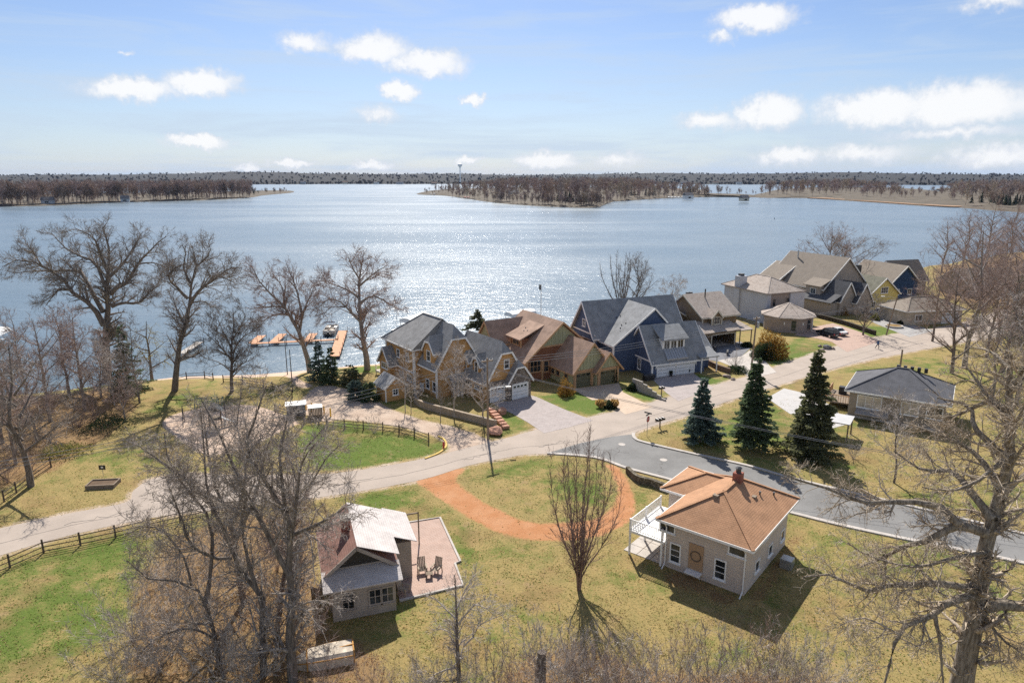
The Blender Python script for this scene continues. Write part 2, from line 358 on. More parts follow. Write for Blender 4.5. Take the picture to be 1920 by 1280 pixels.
def build_ground():
    def axis(a, b, step, lo, hi, g=1.16):
        c = list(np.arange(a, b+step/2, step)); s = step
        while c[0] > lo: s *= g; c.insert(0, c[0]-s)
        s = step
        while c[-1] < hi: s *= g; c.append(c[-1]+s)
        return np.array(c)
    xs = axis(-62, 92, .5, -700, 800); ys = axis(30, 142, .5, -80, 700)
    X, Y = np.meshgrid(xs, ys); Zg = ground_z(X, Y)
    nx, ny = len(xs), len(ys)
    att = {'green': np.full(X.shape, .25), 'dirt': pmask(X, Y, POLY['dirt_track'], .8), 'gravel': pmask(X, Y, POLY['gravel_lot'], 1.0), 'litter': np.zeros(X.shape)}
    for P in LITTER: att['litter'] = np.maximum(att['litter'], pmask(X, Y, P, 2.2))
    att['gravel'] = np.maximum(att['gravel'], .62*np.clip(1.4-seg_dist(X, Y, np.vstack([smooth_line(PX(road_far), False), smooth_line(PX(road_near), False)]), False), 0, 1))
    for P, a in GREEN: att['green'] = np.maximum(att['green'], a*pmask(X, Y, P, 1.8))
    sand = np.maximum(pmask(X, Y, POLY['beach'], .9), pmask(X, Y, POLY['playground_sand'], .7))
    sand = np.maximum(sand, np.where((Zg < WL+.35) & (X > -62) & (X < -20), 1.0, 0.0)); att['sand'] = sand
    cls = np.zeros(X.shape, int)
    cls[att['dirt'] > .5] = 1; cls[att['gravel'] > .5] = 2
    cls[pmask(X, Y, POLY['beach'], .1) > .5] = 3; cls[pmask(X, Y, POLY['playground_sand'], .1) > .5] = 4
    co = np.stack([X, Y, Zg], -1).reshape(-1, 3)
    ii = np.arange(nx*ny).reshape(ny, nx)
    quads = np.stack([ii[:-1, :-1], ii[:-1, 1:], ii[1:, 1:], ii[1:, :-1]], -1).reshape(-1, 4)
    qc = cls[:-1, :-1].ravel()
    m = ground_material()
    for k, nm in enumerate(['ground', 'dirt_track', 'gravel_lot', 'beach', 'playground_sand']):
        q = quads[qc == k]; used, inv = np.unique(q, return_inverse=True)
        o = link(nm, quad_mesh(nm, co[used], inv.reshape(-1, 4), m)); tag(o, kind='structure')
        for an, arr in att.items():
            a = o.data.attributes.new(an, 'FLOAT', 'POINT'); a.data.foreach_set('value', arr.ravel()[used].astype(np.float32))
def quad_mesh(name, co, q, mat, smooth=True):
    me = bpy.data.meshes.new(name); nv, nf = len(co), len(q); k = q.shape[1]
    me.vertices.add(nv); me.vertices.foreach_set('co', np.ascontiguousarray(co, np.float32).ravel())
    me.loops.add(nf*k); me.loops.foreach_set('vertex_index', np.ascontiguousarray(q, np.int32).ravel())
    me.polygons.add(nf); me.polygons.foreach_set('loop_start', np.arange(0, nf*k, k, dtype=np.int32))
    me.polygons.foreach_set('use_smooth', np.full(nf, smooth)); me.update(calc_edges=True)
    if mat: me.materials.append(mat)
    return me
def ground_material():
    m = bpy.data.materials.new('ground_turf_and_soil'); m.use_nodes = True; m.node_tree.nodes.clear(); T = NT(m.node_tree)
    P = T.n('ShaderNodeNewGeometry').outputs['Position']
    at_ = lambda n: T.n('ShaderNodeAttribute', {'attribute_name': n}).outputs['Fac']
    big = T.noise(P, .09, 5.0, .6); mid = T.noise(P, .55, 5.0, .65); fine = T.noise(P, 5.0, 4.0, .7); vf = T.noise(P, 22.0, 3.0, .7)
    g = T.math('ADD', at_('green'), T.math('ADD', T.math('MULTIPLY', T.math('SUBTRACT', big, .5), 2.2), T.math('MULTIPLY', T.math('SUBTRACT', mid, .5), 1.5)))
    g = T.math('ADD', g, T.math('MULTIPLY', T.math('SUBTRACT', fine, .5), 1.1))
    straw = T.mix(T.smooth(mid, .3, .7), (.39, .28, .115), (.295, .23, .09))
    straw = T.mix(T.smooth(fine, .4, .75), straw, (.21, .175, .07))
    green = T.mix(T.smooth(fine, .3, .7), (.07, .125, .018), (.135, .185, .035))
    turf = T.mix(T.smooth(g, .18, .85), straw, green)
    bare = T.smooth(T.math('ADD', T.noise(P, .33, 5.0, .7), T.math('MULTIPLY', fine, .25)), .70, .84)
    turf = T.mix(T.math('MULTIPLY', bare, .7), turf, (.36, .24, .14))
    turf = T.mix(T.math('MULTIPLY', T.smooth(T.math('ADD', T.noise(P, .17, 4.0, .6), T.math('MULTIPLY', fine, .25)), .64, .78), .55), turf, (.25, .155, .075))
    turf = T.mix(T.math('MULTIPLY', T.smooth(vf, .45, .8), .45), turf, (.11, .10, .035))
    def edge(a, w=.9): return T.smooth(T.math('ADD', a, T.math('ADD', T.math('MULTIPLY', T.math('SUBTRACT', fine, .5), w), T.math('MULTIPLY', T.math('SUBTRACT', mid, .5), w))), .40, .78)
    dirt = T.mix(T.smooth(mid, .35, .7), (.44, .20, .09), (.50, .26, .135)); dirt = T.mix(T.math('MULTIPLY', T.smooth(fine, .5, .8), .5), dirt, (.34, .22, .13))
    grav = T.mix(T.smooth(mid, .35, .7), (.46, .35, .27), (.54, .43, .34)); grav = T.mix(T.math('MULTIPLY', T.smooth(vf, .5, .8), .5), grav, (.34, .26, .2))
    sand = T.mix(T.smooth(mid, .3, .7), (.52, .38, .28), (.60, .46, .36)); sand = T.mix(T.math('MULTIPLY', T.smooth(vf, .5, .8), .4), sand, (.40, .30, .22))
    lit = T.mix(T.smooth(fine, .35, .7), (.30, .175, .085), (.20, .125, .07)); lit = T.mix(T.math('MULTIPLY', T.smooth(vf, .5, .75), .6), lit, (.40, .28, .17))
    turf = T.mix(T.math('MULTIPLY', edge(at_('litter'), 1.2), .85), turf, lit)
    grain = T.noise(P, 34.0, 2.0, .8); turf = T.mix(T.math('MULTIPLY', T.smooth(grain, .52, .72), .36), turf, (.46, .40, .20)); turf = T.mix(T.math('MULTIPLY', T.smooth(grain, .46, .30), .6), turf, (.07, .075, .025))
    c = T.mix(edge(at_('sand'), .5), turf, sand); c = T.mix(edge(at_('gravel')), c, grav); c = T.mix(edge(at_('dirt'), 1.1), c, dirt)
    h = T.math('ADD', T.math('MULTIPLY', fine, .7), T.math('MULTIPLY', vf, .5))
    bp = T.n('ShaderNodeBump', None, Height=h, Strength=1.0, Distance=.10)
    pb = T.n('ShaderNodeBsdfPrincipled', None, Base_Color=c, Roughness=.95, Normal=bp.outputs[0]); pb.inputs['Specular IOR Level'].default_value = .1
    T.n('ShaderNodeOutputMaterial', None, Surface=pb.outputs[0]); return m
build_ground()

# ---- lake
def build_lake():
    m = bpy.data.materials.new('lake_water'); m.use_nodes = True; m.node_tree.nodes.clear(); T = NT(m.node_tree)
    P = T.n('ShaderNodeNewGeometry').outputs['Position']
    mp = T.n('ShaderNodeMapping', None, Vector=P, Scale=(.55, 1.0, 1.0), Rotation=(0, 0, .25)).outputs[0]
    w1 = T.noise(mp, .32, 3.0, .6, .5); w2 = T.noise(mp, 1.9, 3.0, .65); sw = T.noise(P, .012, 4.0, .6)
    h = T.math('ADD', T.math('MULTIPLY', w1, .8), T.math('MULTIPLY', w2, .30))
    bp = T.n('ShaderNodeBump', None, Height=h, Strength=T.math('ADD', .35, T.math('MULTIPLY', sw, .4)), Distance=.85)
    col = T.mix(T.smooth(sw, .35, .65), (.11, .155, .19), (.14, .185, .22))
    pb = T.n('ShaderNodeBsdfPrincipled', None, Base_Color=col, Roughness=T.math('ADD', .235, T.math('MULTIPLY', T.smooth(T.noise(T.n('ShaderNodeMapping', None, Vector=P, Scale=(.004, .016, 1.0)).outputs[0], 1.0, 3.0, .6, .6), .35, .65), .085)), IOR=1.333, Normal=bp.outputs[0])
    T.n('ShaderNodeOutputMaterial', None, Surface=pb.outputs[0])
    b = MB(); b.poly([(-9000, 40, WL), (9000, 40, WL), (9000, 14000, WL), (-9000, 14000, WL)])
    tag(b.build('lake_water', m), kind='structure')
build_lake()

# ---- paved sheets
def sheet(name, P, z, mat, kind='structure', close=True):
    b = MB(); b.poly([(p[0], p[1], z) for p in P]); o = b.build(name, mat); 
    if kind: tag(o, kind=kind)
    return o
M_road = material('road_pale_asphalt', (.36, .30, .25), .9, var=.10, scale=.25, bump=.25, col2=(.41, .345, .295))
M_side = material('side_street_asphalt', (.185, .180, .172), .9, var=.16, scale=.3, bump=.25, col2=(.24, .235, .23))
M_pav1 = material('paver_grey_pink', (.34, .29, .27), .9, 'paver', row=.25, brick=.4, col2=(.44, .39, .37), var=.1)
M_pav2 = material('paver_tan', (.50, .38, .28), .9, 'paver', row=.25, brick=.4, col2=(.57, .46, .36), var=.1)
M_pav3 = material('paver_red', (.42, .29, .23), .9, 'paver', row=.2, brick=.3, col2=(.48, .36, .3), var=.12)
M_padgrey = material('dark_driveway', (.17, .17, .18), .9, var=.15, bump=.25)
RF = smooth_line(PX(road_far), False); RN = smooth_line(PX(road_near), False)
sheet('road', np.vstack([RF, RN]), .012, M_road)
SF = smooth_line(PX([(1186,814),(1189,824),(1210,832),(1300,853),(1400,875),(1500,903),(1700,950),(1920,1004),(2150,1060)]), False)
SN = smooth_line(PX([(2150,1112),(1920,1052),(1650,997),(1500,962),(1260,897),(1180,876),(1120,856),(1030,848)]), False)
sheet('side_street', np.vstack([SF, SN, PX([(1090,830),(1150,818)])]), .02, M_side)
def strip(name, P, w, z0, z1, mat, label=None, cat=None):
    P = np.asarray(P); b = MB(); n = len(P); L, R = [], []
    for i in range(n):
        d = P[min(i+1, n-1)]-P[max(i-1, 0)]; d = d/np.hypot(*d); nn = np.array([-d[1], d[0]])*w/2
        L.append(P[i]+nn); R.append(P[i]-nn)
    for i in range(n-1):
        q = [L[i], R[i], R[i+1], L[i+1]]
        b.poly([(x, y, z1) for x, y in q]); b.poly([(*L[i+1], z1), (*L[i+1], z0), (*L[i], z0), (*L[i], z1)]); b.poly([(*R[i], z1), (*R[i], z0), (*R[i+1], z0), (*R[i+1], z1)])
    for i in (0, n-1): b.poly([(*L[i], z0), (*R[i], z0), (*R[i], z1), (*L[i], z1)])
    o = b.build(name, mat)
    return tag(o, label, cat) if label else tag(o, kind='structure')
strip('kerb', SN+np.array((-.25, -.3)), .45, -.1, .12, M_conc); strip('kerb', SF+np.array((.15, .3)), .4, -.1, .12, M_conc)
strip('kerb_painted_yellow', smooth_line(PX([(797,860),(822,850),(836,838),(834,826),(822,818)]), False), .2, -.1, .13, material('faded_yellow_kerb', (.60, .42, .12), .8, var=.25, scale=3))
sheet('driveway_pavers', smooth_line(PX([(920,752),(957,752),(992,740),(1006,744),(1060,768),(1112,788),(1070,800),(1020,812),(990,792),(962,776),(935,764)]), sub=1), .024, M_pav1)
sheet('driveway_pavers', PX([(1072,729),(1160,718),(1168,735),(1224,763),(1172,777),(1150,760),(1137,749),(1110,750)]), .024, M_pav2)
sheet('driveway_pavers', PX([(1218,706),(1292,694),(1320,714),(1338,728),(1272,752),(1250,737)]), .024, M_pav1)
sheet('driveway_asphalt', PX([(1300,668),(1320,652),(1388,640),(1408,652),(1390,668),(1345,678)]), .024, M_padgrey)
sheet('driveway_concrete', PX([(1345,676),(1390,668),(1408,655),(1422,665),(1456,698),(1408,710),(1385,692)]), .028, M_conc)
sheet('driveway_pavers', PX([(1488,628),(1530,612),(1562,606),(1612,622),(1650,640),(1588,660),(1560,641),(1530,634)]), .024, M_pav3)
sheet('driveway_asphalt', PX([(1620,592),(1665,588),(1690,602),(1752,620),(1705,632),(1640,606)]), .024, material('drive_grey', (.3, .29, .28), .9))
for i, (px, py) in enumerate([(1166, 833), (1244, 862)]):
    p = at(px, py); b = MB(); b.lathe([(.42, 0), (.42, .012)], n=18)
    tag(b.build('manhole_cover', M_conc, loc=(p.x, p.y, .022)), ['pale round manhole cover on grey street nearest the junction', 'pale round manhole cover on grey street nearer the brown hip roof'][i], 'manhole cover', 'manhole covers in the side street')

# longitudinal joints and cracks in the paving
M_seam_tar = material('tar_joint', (.17, .145, .125), .9, var=.2, bump=0)
mid_line = np.array([RF[np.argmin(np.hypot(RF[:, 0]-p[0], RF[:, 1]-p[1]))]*.42+p*.58 for p in resample(RN[:len(RN)], 3.0) if p[0] < 13 or p[0] > 16])
for part in (mid_line[mid_line[:, 0] > 16], mid_line[mid_line[:, 0] < 12]):
    strip('road_joint', part+np.random.default_rng(2).normal(0, .05, part.shape), .07, .0, .018, M_seam_tar)
rc = np.random.default_rng(8)
for k, (a, b) in enumerate([((1166,834),(1150,862)),((1244,864),(1238,890)),((1100,838),(1180,850)),((1330,868),(1420,905)),((1010,838),(1060,826)),((870,862),(930,848)),((560,925),(700,895)),((120,985),(260,955))]):
    A, B = PX([a, b]); n = 12; P = np.array([A+(B-A)*i/n for i in range(n+1)]); P[1:-1] += rc.normal(0, .18, (n-1, 2)); strip('road_crack', P, .045, .0, .026, material('crack', (.13, .12, .11), .95, bump=0))

# real turf: short translucent tufts over the near lawns
def grass():
    rng = np.random.default_rng(77); n = 230000; Y = 31+62*rng.random(n)**1.2; X = (rng.random(n)*2-1)*(Y*.80+3)
    keep = np.ones(n, bool)
    for P in (np.vstack([RF, RN]), np.vstack([SF, SN]), POLY['playground_sand'], PX([(735,990),(767,981),(824,972),(862,1053),(852,1057),(867,1097),(749,1125),(735,1060)])): keep &= ~inside(X, Y, P)
    for P in (POLY['dirt_track'], POLY['gravel_lot']): keep &= ~inside(X, Y, P) | (rng.random(n) < .5*np.exp(-seg_dist(X, Y, P, True)/.35)+.03)
    keep &= Y < np.interp(X, RF[:, 0], RF[:, 1])+(X < -8)*26
    clump = np.sin(X*1.7+2*np.sin(Y*.9))+np.sin(Y*2.1+1.5*np.sin(X*1.3))+.8*np.sin(X*4.1+Y*3.3); keep &= rng.random(n) < .55+.25*clump
    X, Y = X[keep], Y[keep]; n = len(X); g = np.full(n, .22)+.16*np.sin(X*.31+Y*.17)+.14*np.sin(Y*.43-X*.12)
    for P, a in GREEN: g = np.maximum(g, a*inside(X, Y, P))
    lit = np.zeros(n, bool)
    for P in LITTER: lit |= inside(X, Y, P)
    a = rng.random(n)*6.28; h = rng.uniform(.03, .09, n); w = rng.uniform(.03, .085, n); lx, ly = rng.normal(0, .07, n), rng.normal(0, .07, n); z = ground_z(X, Y)
    V = np.stack([np.stack([X-np.cos(a)*w, Y-np.sin(a)*w, z-.01], -1), np.stack([X+np.cos(a)*w, Y+np.sin(a)*w, z-.01], -1), np.stack([X+lx, Y+ly, z+h], -1)], 1)
    me = quad_mesh('grass', V.reshape(-1, 3), np.arange(n*3).reshape(n, 3), None, False)
    for m in (material('tuft_straw', (.52, .41, .20), .95, 'leaf', var=.2, bump=0), material('tuft_green', (.15, .22, .045), .95, 'leaf', var=.25, bump=0), material('tuft_olive', (.32, .29, .10), .95, 'leaf', var=.25, bump=0), material('fallen_leaf', (.36, .20, .10), .95, 'leaf', var=.3, bump=0)): me.materials.append(m)
    r = rng.random(n); mi = np.where(r < g*.8, 1, np.where(r < .5+g*.25, 2, 0)); mi = np.where((lit & (rng.random(n) < .8)) | (rng.random(n) < .05), 3, mi)
    me.polygons.foreach_set('material_index', mi.astype(np.int32)); tag(link('grass', me), kind='stuff')
grass()
# ------------------------------------------------------------------ bare trees: limbs, then branches and twigs grown level by level
class Grower:
    def __init__(s, seed): s.r = np.random.default_rng(seed); s.V = []; s.Q = []; s.nv = 0
    def tubes(s, P, R, S):
        """P (N,K,3) polylines, R (N,K) radii -> S-sided tubes"""
        N, K, _ = P.shape
        if N == 0: return
        T = np.gradient(P, axis=1); T /= np.linalg.norm(T, axis=2, keepdims=True)+1e-9
        ref = np.where(np.abs(T[..., 2:3]) < .9, np.array([0, 0, 1.]), np.array([1., 0, 0]))
        A = np.cross(T, ref); A /= np.linalg.norm(A, axis=2, keepdims=True)+1e-9; B = np.cross(T, A)
        if S == 2:      # finest twigs: flat slivers
            A = A*np.cos(ph := s.r.random((N, 1, 1))*pi)+B*np.sin(ph); V = np.stack([P-A*R[..., None]*1.25, P+A*R[..., None]*1.25], 2); idx = s.nv+np.arange(N*K*2).reshape(N, K, 2)
            s.Q.append(np.stack([idx[:, :-1, 0], idx[:, 1:, 0], idx[:, 1:, 1], idx[:, :-1, 1]], -1).reshape(-1, 4)); s.V.append(V.reshape(-1, 3)); s.nv += N*K*2; return
        th = np.arange(S)*2*pi/S
        V = P[:, :, None]+(A[:, :, None]*np.cos(th)[:, None]+B[:, :, None]*np.sin(th)[:, None])*R[:, :, None, None]
        idx = s.nv+np.arange(N*K*S).reshape(N, K, S); nx = np.roll(idx, -1, axis=2)
        s.Q.append(np.stack([idx[:, :-1], idx[:, 1:], nx[:, 1:], nx[:, :-1]], -1).reshape(-1, 4)); s.V.append(V.reshape(-1, 3)); s.nv += N*K*S
    def limb(s, pts, r0, r1, K=9, S=7, wob=.0):
        P = smooth_line(np.asarray(pts, float), False, 4); d = np.r_[0, np.cumsum(np.linalg.norm(np.diff(P, axis=0), axis=1))]
        t = np.linspace(0, d[-1], K); Q = np.stack([np.interp(t, d, P[:, i]) for i in range(3)], -1)
        if wob: Q[1:-1] += s.r.normal(0, wob, (K-2, 3))
        R = r0+(r1-r0)*np.linspace(0, 1, K)**.8
        s.tubes(Q[None], R[None], S); return Q, R
    def children(s, P, R, dens, lmin, lmax, ang, tro, wig, K=4, S=3, t0=.15, rr=.55, rend=.25, rmin=.006, shape=.6, flat=None):
        """spawn branches on parents P (N,K,3); dens = children per metre; returns their polylines"""
        N, Kp, _ = P.shape; seg = np.linalg.norm(np.diff(P, axis=1), axis=2); L = seg.sum(1)
        cnt = s.r.poisson(np.maximum(L*dens, .01)); par = np.repeat(np.arange(N), cnt); n = len(par)
        if n == 0: return np.zeros((0, K, 3)), np.zeros((0, K))
        t = t0+(1-t0)*s.r.random(n)**.85; f = t*(Kp-1); i = np.minimum(f.astype(int), Kp-2); w = (f-i)[:, None]
        p = P[par, i]*(1-w)+P[par, i+1]*w; tg = P[par, i+1]-P[par, i]; tg /= np.linalg.norm(tg, axis=1, keepdims=True)+1e-9
        rp = R[par, i]*(1-w[:, 0])+R[par, i+1]*w[:, 0]
        rnd = s.r.normal(size=(n, 3)); side = rnd-(rnd*tg).sum(1, keepdims=True)*tg; side /= np.linalg.norm(side, axis=1, keepdims=True)+1e-9
        a = s.r.normal(ang, .22, n)[:, None]; d = tg*np.cos(a)+side*np.sin(a)
        ln = (lmin+(lmax-lmin)*s.r.random(n))*(1-shape*t)
        r0 = np.clip(rp*rr, rmin, None); out = np.zeros((n, K, 3)); out[:, 0] = p
        for k in range(1, K):
            d = d+np.array([0, 0, 1.])*tro+s.r.normal(0, wig, (n, 3)); d /= np.linalg.norm(d, axis=1, keepdims=True)
            out[:, k] = out[:, k-1]+d*(ln/(K-1))[:, None]
        R2 = r0[:, None]*np.linspace(1, rend, K)[None]; R2 = np.maximum(R2, rmin*.5)
        s.tubes(out, R2, S); return out, R2
    def mesh(s, name, mat):
        return quad_mesh(name, np.concatenate(s.V), np.concatenate(s.Q), mat)
def stack(Ls):
    K = max(len(q) for q, r in Ls); return np.stack([q for q, r in Ls]), np.stack([r for q, r in Ls])

def grow_tree(seed, limbs, levels, name_mat, twig_mat=None, K=9):
    """limbs: list of (points, r0, r1). First limb is the trunk. returns (trunk mesh, crown mesh)"""
    g = Grower(seed); Ls = []
    tr = Grower(seed+1)
    for j, (pts, r0, r1) in enumerate(limbs):
        q, r = (tr if r0 > .09 else g).limb(pts, r0, r1, K, 8 if r0 > .15 else 5, wob=r0*.12); Ls.append((q, r))
    P, R = stack(Ls); allP, allR = P, R
    for lv in levels:
        P, R = g.children(P, R, **lv)
    return tr, g
def tree_thing(name, label, seed, base, limbs, levels, mat, twig_mat=None, group=None, cat='tree', twig_name='crown'):
    base = Vector(base)
    limbs = [([(p[0]-base.x, p[1]-base.y, p[2]-base.z) for p in pts], a, b) for pts, a, b in limbs]
    tr, g = grow_tree(seed, limbs, levels, mat)
    o = thing(name, label, cat, base, group=group)
    if tr.V: link('trunk', tr.mesh('trunk', mat), o)
    if g.V: link(twig_name, g.mesh(twig_name, twig_mat or mat), o)
    return o
def traced(pts, Y0, dY, tr=lambda a, b: (a, b)):
    """limb seen in the survey photo: drawn at depth Y0 at its root, drifting by dY (m) to its tip"""
    n = len(pts); return [tuple(atY(*tr(*p), Y0+dY*(i/(n-1))**1.0)) for i, p in enumerate(pts)]

def lv(dens, lmin, lmax, ang, tro, wig, **k): return dict(dens=dens, lmin=lmin, lmax=lmax, ang=ang, tro=tro, wig=wig, **k)
def replant(src, label, px, py, sc, rz, group=None, dy=0):
    """another tree of the same stock: shares meshes, turned and scaled"""
    p = on_ground(px, py); c = copy_tree(src); c.location = (p.x, p.y+dy, gz(p.x, p.y+dy)); c.rotation_euler = (0, 0, rz); c.scale = (sc, sc, sc); c['label'] = label
    if group: c['group'] = group
    return c
def generic_limbs(rng, h, r, spread, n, fork=.3, lean=(0, 0), up=.6):
    """trunk that breaks into n rising limbs"""
    tx, ty = lean; limbs = []
    top = Vector((tx*h*.75, ty*h*.75, h*.75))
    limbs.append(([(0, 0, -.3), (tx*h*.2, ty*h*.2, h*.22), (tx*h*.45+rng.normal(0, .03*h), ty*h*.45+rng.normal(0, .03*h), h*.48), tuple(top), (top.x+rng.normal(0, .04*h), top.y+rng.normal(0, .04*h), h*.97)], r, r*.12))
    for i in range(n):
        f = fork+(.72-fork)*i/max(n-1, 1); a = i*2.4+rng.normal(0, .35); z0 = h*f
        rad = spread*(1.0-.35*(f-fork)/max(.72-fork, .01))*rng.uniform(.8, 1.1); zt = min(h*rng.uniform(.86, 1.0), z0+rad*up*rng.uniform(.9, 1.6))
        x0, y0 = tx*z0, ty*z0
        p1 = (x0+cos(a)*rad*.35, y0+sin(a)*rad*.35, z0+(zt-z0)*.33); p2 = (x0+cos(a)*rad*.72, y0+sin(a)*rad*.72, z0+(zt-z0)*.72)
        limbs.append(([(x0, y0, z0), p1, p2, (x0+cos(a)*rad, y0+sin(a)*rad, zt)], r*.5*(1-.35*i/n), r*.07))
    return limbs
# ------------------------------------------------------------------ far shores: islands, point, marsh, hills and their woods
def land_blob(name, outline, h, mat, seed):
    """low island: shoreline at the water, gently domed"""
    P = smooth_line(outline, True, 4); c = P.mean(0); b = MB(); rng = np.random.default_rng(seed); rings = []
    for k, (s, z) in enumerate([(1.0, WL-.6), (.985, WL+.5), (.9, WL+h*.45), (.6, WL+h*.85), (.2, WL+h)]):
        rings.append([((c+(p-c)*s)[0], (c+(p-c)*s)[1], z+(rng.normal(0, .25) if 0 < k < 4 else 0)) for p in P])
    n = len(P)
    for k in range(4):
        for i in range(n):
            j = (i+1) % n; b.poly([rings[k][i], rings[k][j], rings[k+1][j], rings[k+1][i]])
    b.poly(rings[-1]); o = b.build(name, mat); return tag(o, kind='structure')
M_farland = material('dry_shore_turf', (.095, .075, .058), .95, var=.3, scale=.05, bump=0, col2=(.16, .14, .06))
M_reed = material('marsh_reed', (.30, .185, .11), .95, var=.3, scale=.3, bump=0, col2=(.38, .26, .16))
ISL = PX([(-260,398),(-80,391),(0,388),(100,385.5),(200,381),(300,378),(400,375),(468,371),(500,366),(552,361),(540,357.5),(470,359),(300,362),(0,366),(-260,370)], WL)
PEN = PX([(778,363.5),(830,367),(870,372.5),(930,381),(1000,386.5),(1080,390),(1122,388.5),(1150,379),(1185,376),(1250,372),(1330,369.5),(1425,370),(1425,367),(1332,364),(1320,356),(1200,353),(1000,352),(840,355)], WL)
RGT = PX([(1415,370.5),(1500,371.5),(1560,375),(1650,381),(1720,386),(1800,390),(1850,394),(1920,399),(2100,410),(2400,420),(2500,360),(2200,352),(1790,353),(1770,360),(1700,362),(1680,353),(1500,352),(1425,362)], WL)
MARSH = PX([(1515,372),(1560,374.6),(1650,380.5),(1720,385.4),(1800,389.4),(1790,382),(1720,377.5),(1620,373.5)], WL)
land_blob('island', ISL, 4.0, M_farland, 1); land_blob('peninsula', PEN, 6.0, M_farland, 2); land_blob('right_shore', RGT, 5.0, M_farland, 3)
b = MB(); b.prism([(p[0], p[1], WL-.2) for p in smooth_line(MARSH)], (0, 0, 1.5)); tag(b.build('marsh', M_reed), kind='structure')

def hills():
    rng = np.random.default_rng(5); xs = np.linspace(-5200, 5200, 260); rows = [(0, -1.0), (12, .5), (250, 12), (700, 20), (1300, 32), (2100, 46), (2500, 40), (3000, 10)]
    # the far waterline bends: nearer on the left and right, farther in the gap
    def y0(x):
        a = np.interp(x, [-5200,-2300,-1400,-700,-200,300,900,1500,2200,5200], [2300,2500,2750,2950,3050,3000,2900,2650,2300,2000]); return a+40*np.sin(x*.006)+25*np.sin(x*.017+1)
    Yb = y0(xs); V = []
    prof = np.interp(xs, [-5200,-2600,-1900,-1200,-300,300,1000,2000,3000,5200], [.86,.84,.98,1.12,1.12,1.02,1.0,1.02,1.05,1.0])
    for k, (dy, h) in enumerate(rows):
        hh = h*prof if h > 1 else np.full(xs.shape, float(h))
        if h > 5: hh = hh+h*.16*np.sin(xs*.0021+k)+h*.10*np.sin(xs*.0057+2*k)+rng.normal(0, h*.02+.5, len(xs))
        V.append(np.stack([xs*(1+dy/9000), Yb+dy, WL+hh], -1))
    V = np.array(V); ny, nx = V.shape[:2]; ii = np.arange(nx*ny).reshape(ny, nx)
    q = np.stack([ii[:-1, :-1], ii[:-1, 1:], ii[1:, 1:], ii[1:, :-1]], -1).reshape(-1, 4)
    m = material('wooded_hill_ground', (.017, .0165, .017), 1.0, var=.3, scale=.012, bump=0, col2=(.06, .06, .045))
    tag(link('hills', quad_mesh('hills', V.reshape(-1, 3), q, m)), kind='structure')
    return V
HV = hills()

def low_tree(seed, h, spread, n1, n2, r, tw):
    """small skeleton tree for distant woods: trunk, branches, many flat twigs"""
    rng = np.random.default_rng(seed); g = Grower(seed)
    q, rr = g.limb([(0, 0, -1), (rng.normal(0, .3), rng.normal(0, .3), h*.4), (rng.normal(0, .6), rng.normal(0, .6), h*.95)], r, r*.25, 4, 3)
    P, R = g.children(q[None], rr[None], n1/h, spread*.9, spread*1.4, .75, .12, .12, K=3, S=3, t0=.22, rmin=tw*1.2, shape=.35)
    n = int(n1*n2); i = rng.integers(len(P), size=n); f = rng.random(n)[:, None]; k = (rng.random(n) < .6).astype(int)
    p = P[i, k]*(1-f)+P[i, k+1]*f; d = rng.normal(size=(n, 3))+np.array([0, 0, .5]); d /= np.linalg.norm(d, axis=1, keepdims=True)
    sd = np.cross(d, rng.normal(size=(n, 3))); sd /= np.linalg.norm(sd, axis=1, keepdims=True); L = spread*rng.uniform(.3, .75, n)[:, None]
    V = np.stack([p-sd*tw, p+sd*tw, p+d*L+sd*tw*.5, p+d*L-sd*tw*.5], 1).reshape(-1, 3)
    g.V.append(V); g.Q.append(g.nv+np.arange(n*4).reshape(n, 4)); g.nv += n*4
    return np.concatenate(g.V), np.concatenate(g.Q)
def scatter_woods(name, mats, protos, spots, sizes, rngseed):
    """one joined mesh of many distant trees (too many and small to tell apart)"""
    rng = np.random.default_rng(rngseed); Vs, Qs, Ms, n = [], [], [], 0
    for (x, y, z), s in zip(spots, sizes):
        k = rng.integers(len(protos)); V, Q = protos[k]; a = rng.random()*6.28; c, sn = cos(a), sin(a)
        W = np.stack([V[:, 0]*c-V[:, 1]*sn, V[:, 0]*sn+V[:, 1]*c, V[:, 2]], -1)*np.array([s*rng.uniform(.85, 1.2), s*rng.uniform(.85, 1.2), s])+np.array([x, y, z])
        Vs.append(W); Qs.append(Q+n); n += len(W); Ms.append(np.full(len(Q), rng.integers(len(mats))))
    me = quad_mesh(name, np.concatenate(Vs), np.concatenate(Qs), None)
    for m in mats: me.materials.append(m)
    me.polygons.foreach_set('material_index', np.concatenate(Ms).astype(np.int32))
    return tag(link(name, me), kind='stuff')
M_wd = [material('far_wood_grey', (.27, .215, .19), 1, var=.15, bump=0, scale=.1), material('far_wood_brown', (.32, .235, .185), 1, var=.15, bump=0, scale=.1), material('far_wood_red', (.32, .24, .215), 1, var=.15, bump=0, scale=.1), material('far_wood_tan', (.36, .29, .215), 1, var=.15, bump=0, scale=.1)]
M_everg = material('far_evergreen', (.035, .05, .03), 1, var=.2, bump=0, scale=.1)
def pts_in(outline, n, seed, shrink=.93):
    rng = np.random.default_rng(seed); P = np.asarray(outline); c = P.mean(0); lo, hi = P.min(0), P.max(0); out = []
    while len(out) < n:
        q = lo+(hi-lo)*rng.random((n*4, 2)); qi = inside(q[:, 0], q[:, 1], c+(P-c)*shrink); out += list(q[qi])
    return np.array(out[:n])
def xpx(p): return 960+1280*p[0]/(p[1]*_c+(CAM_H-WL)*_s)
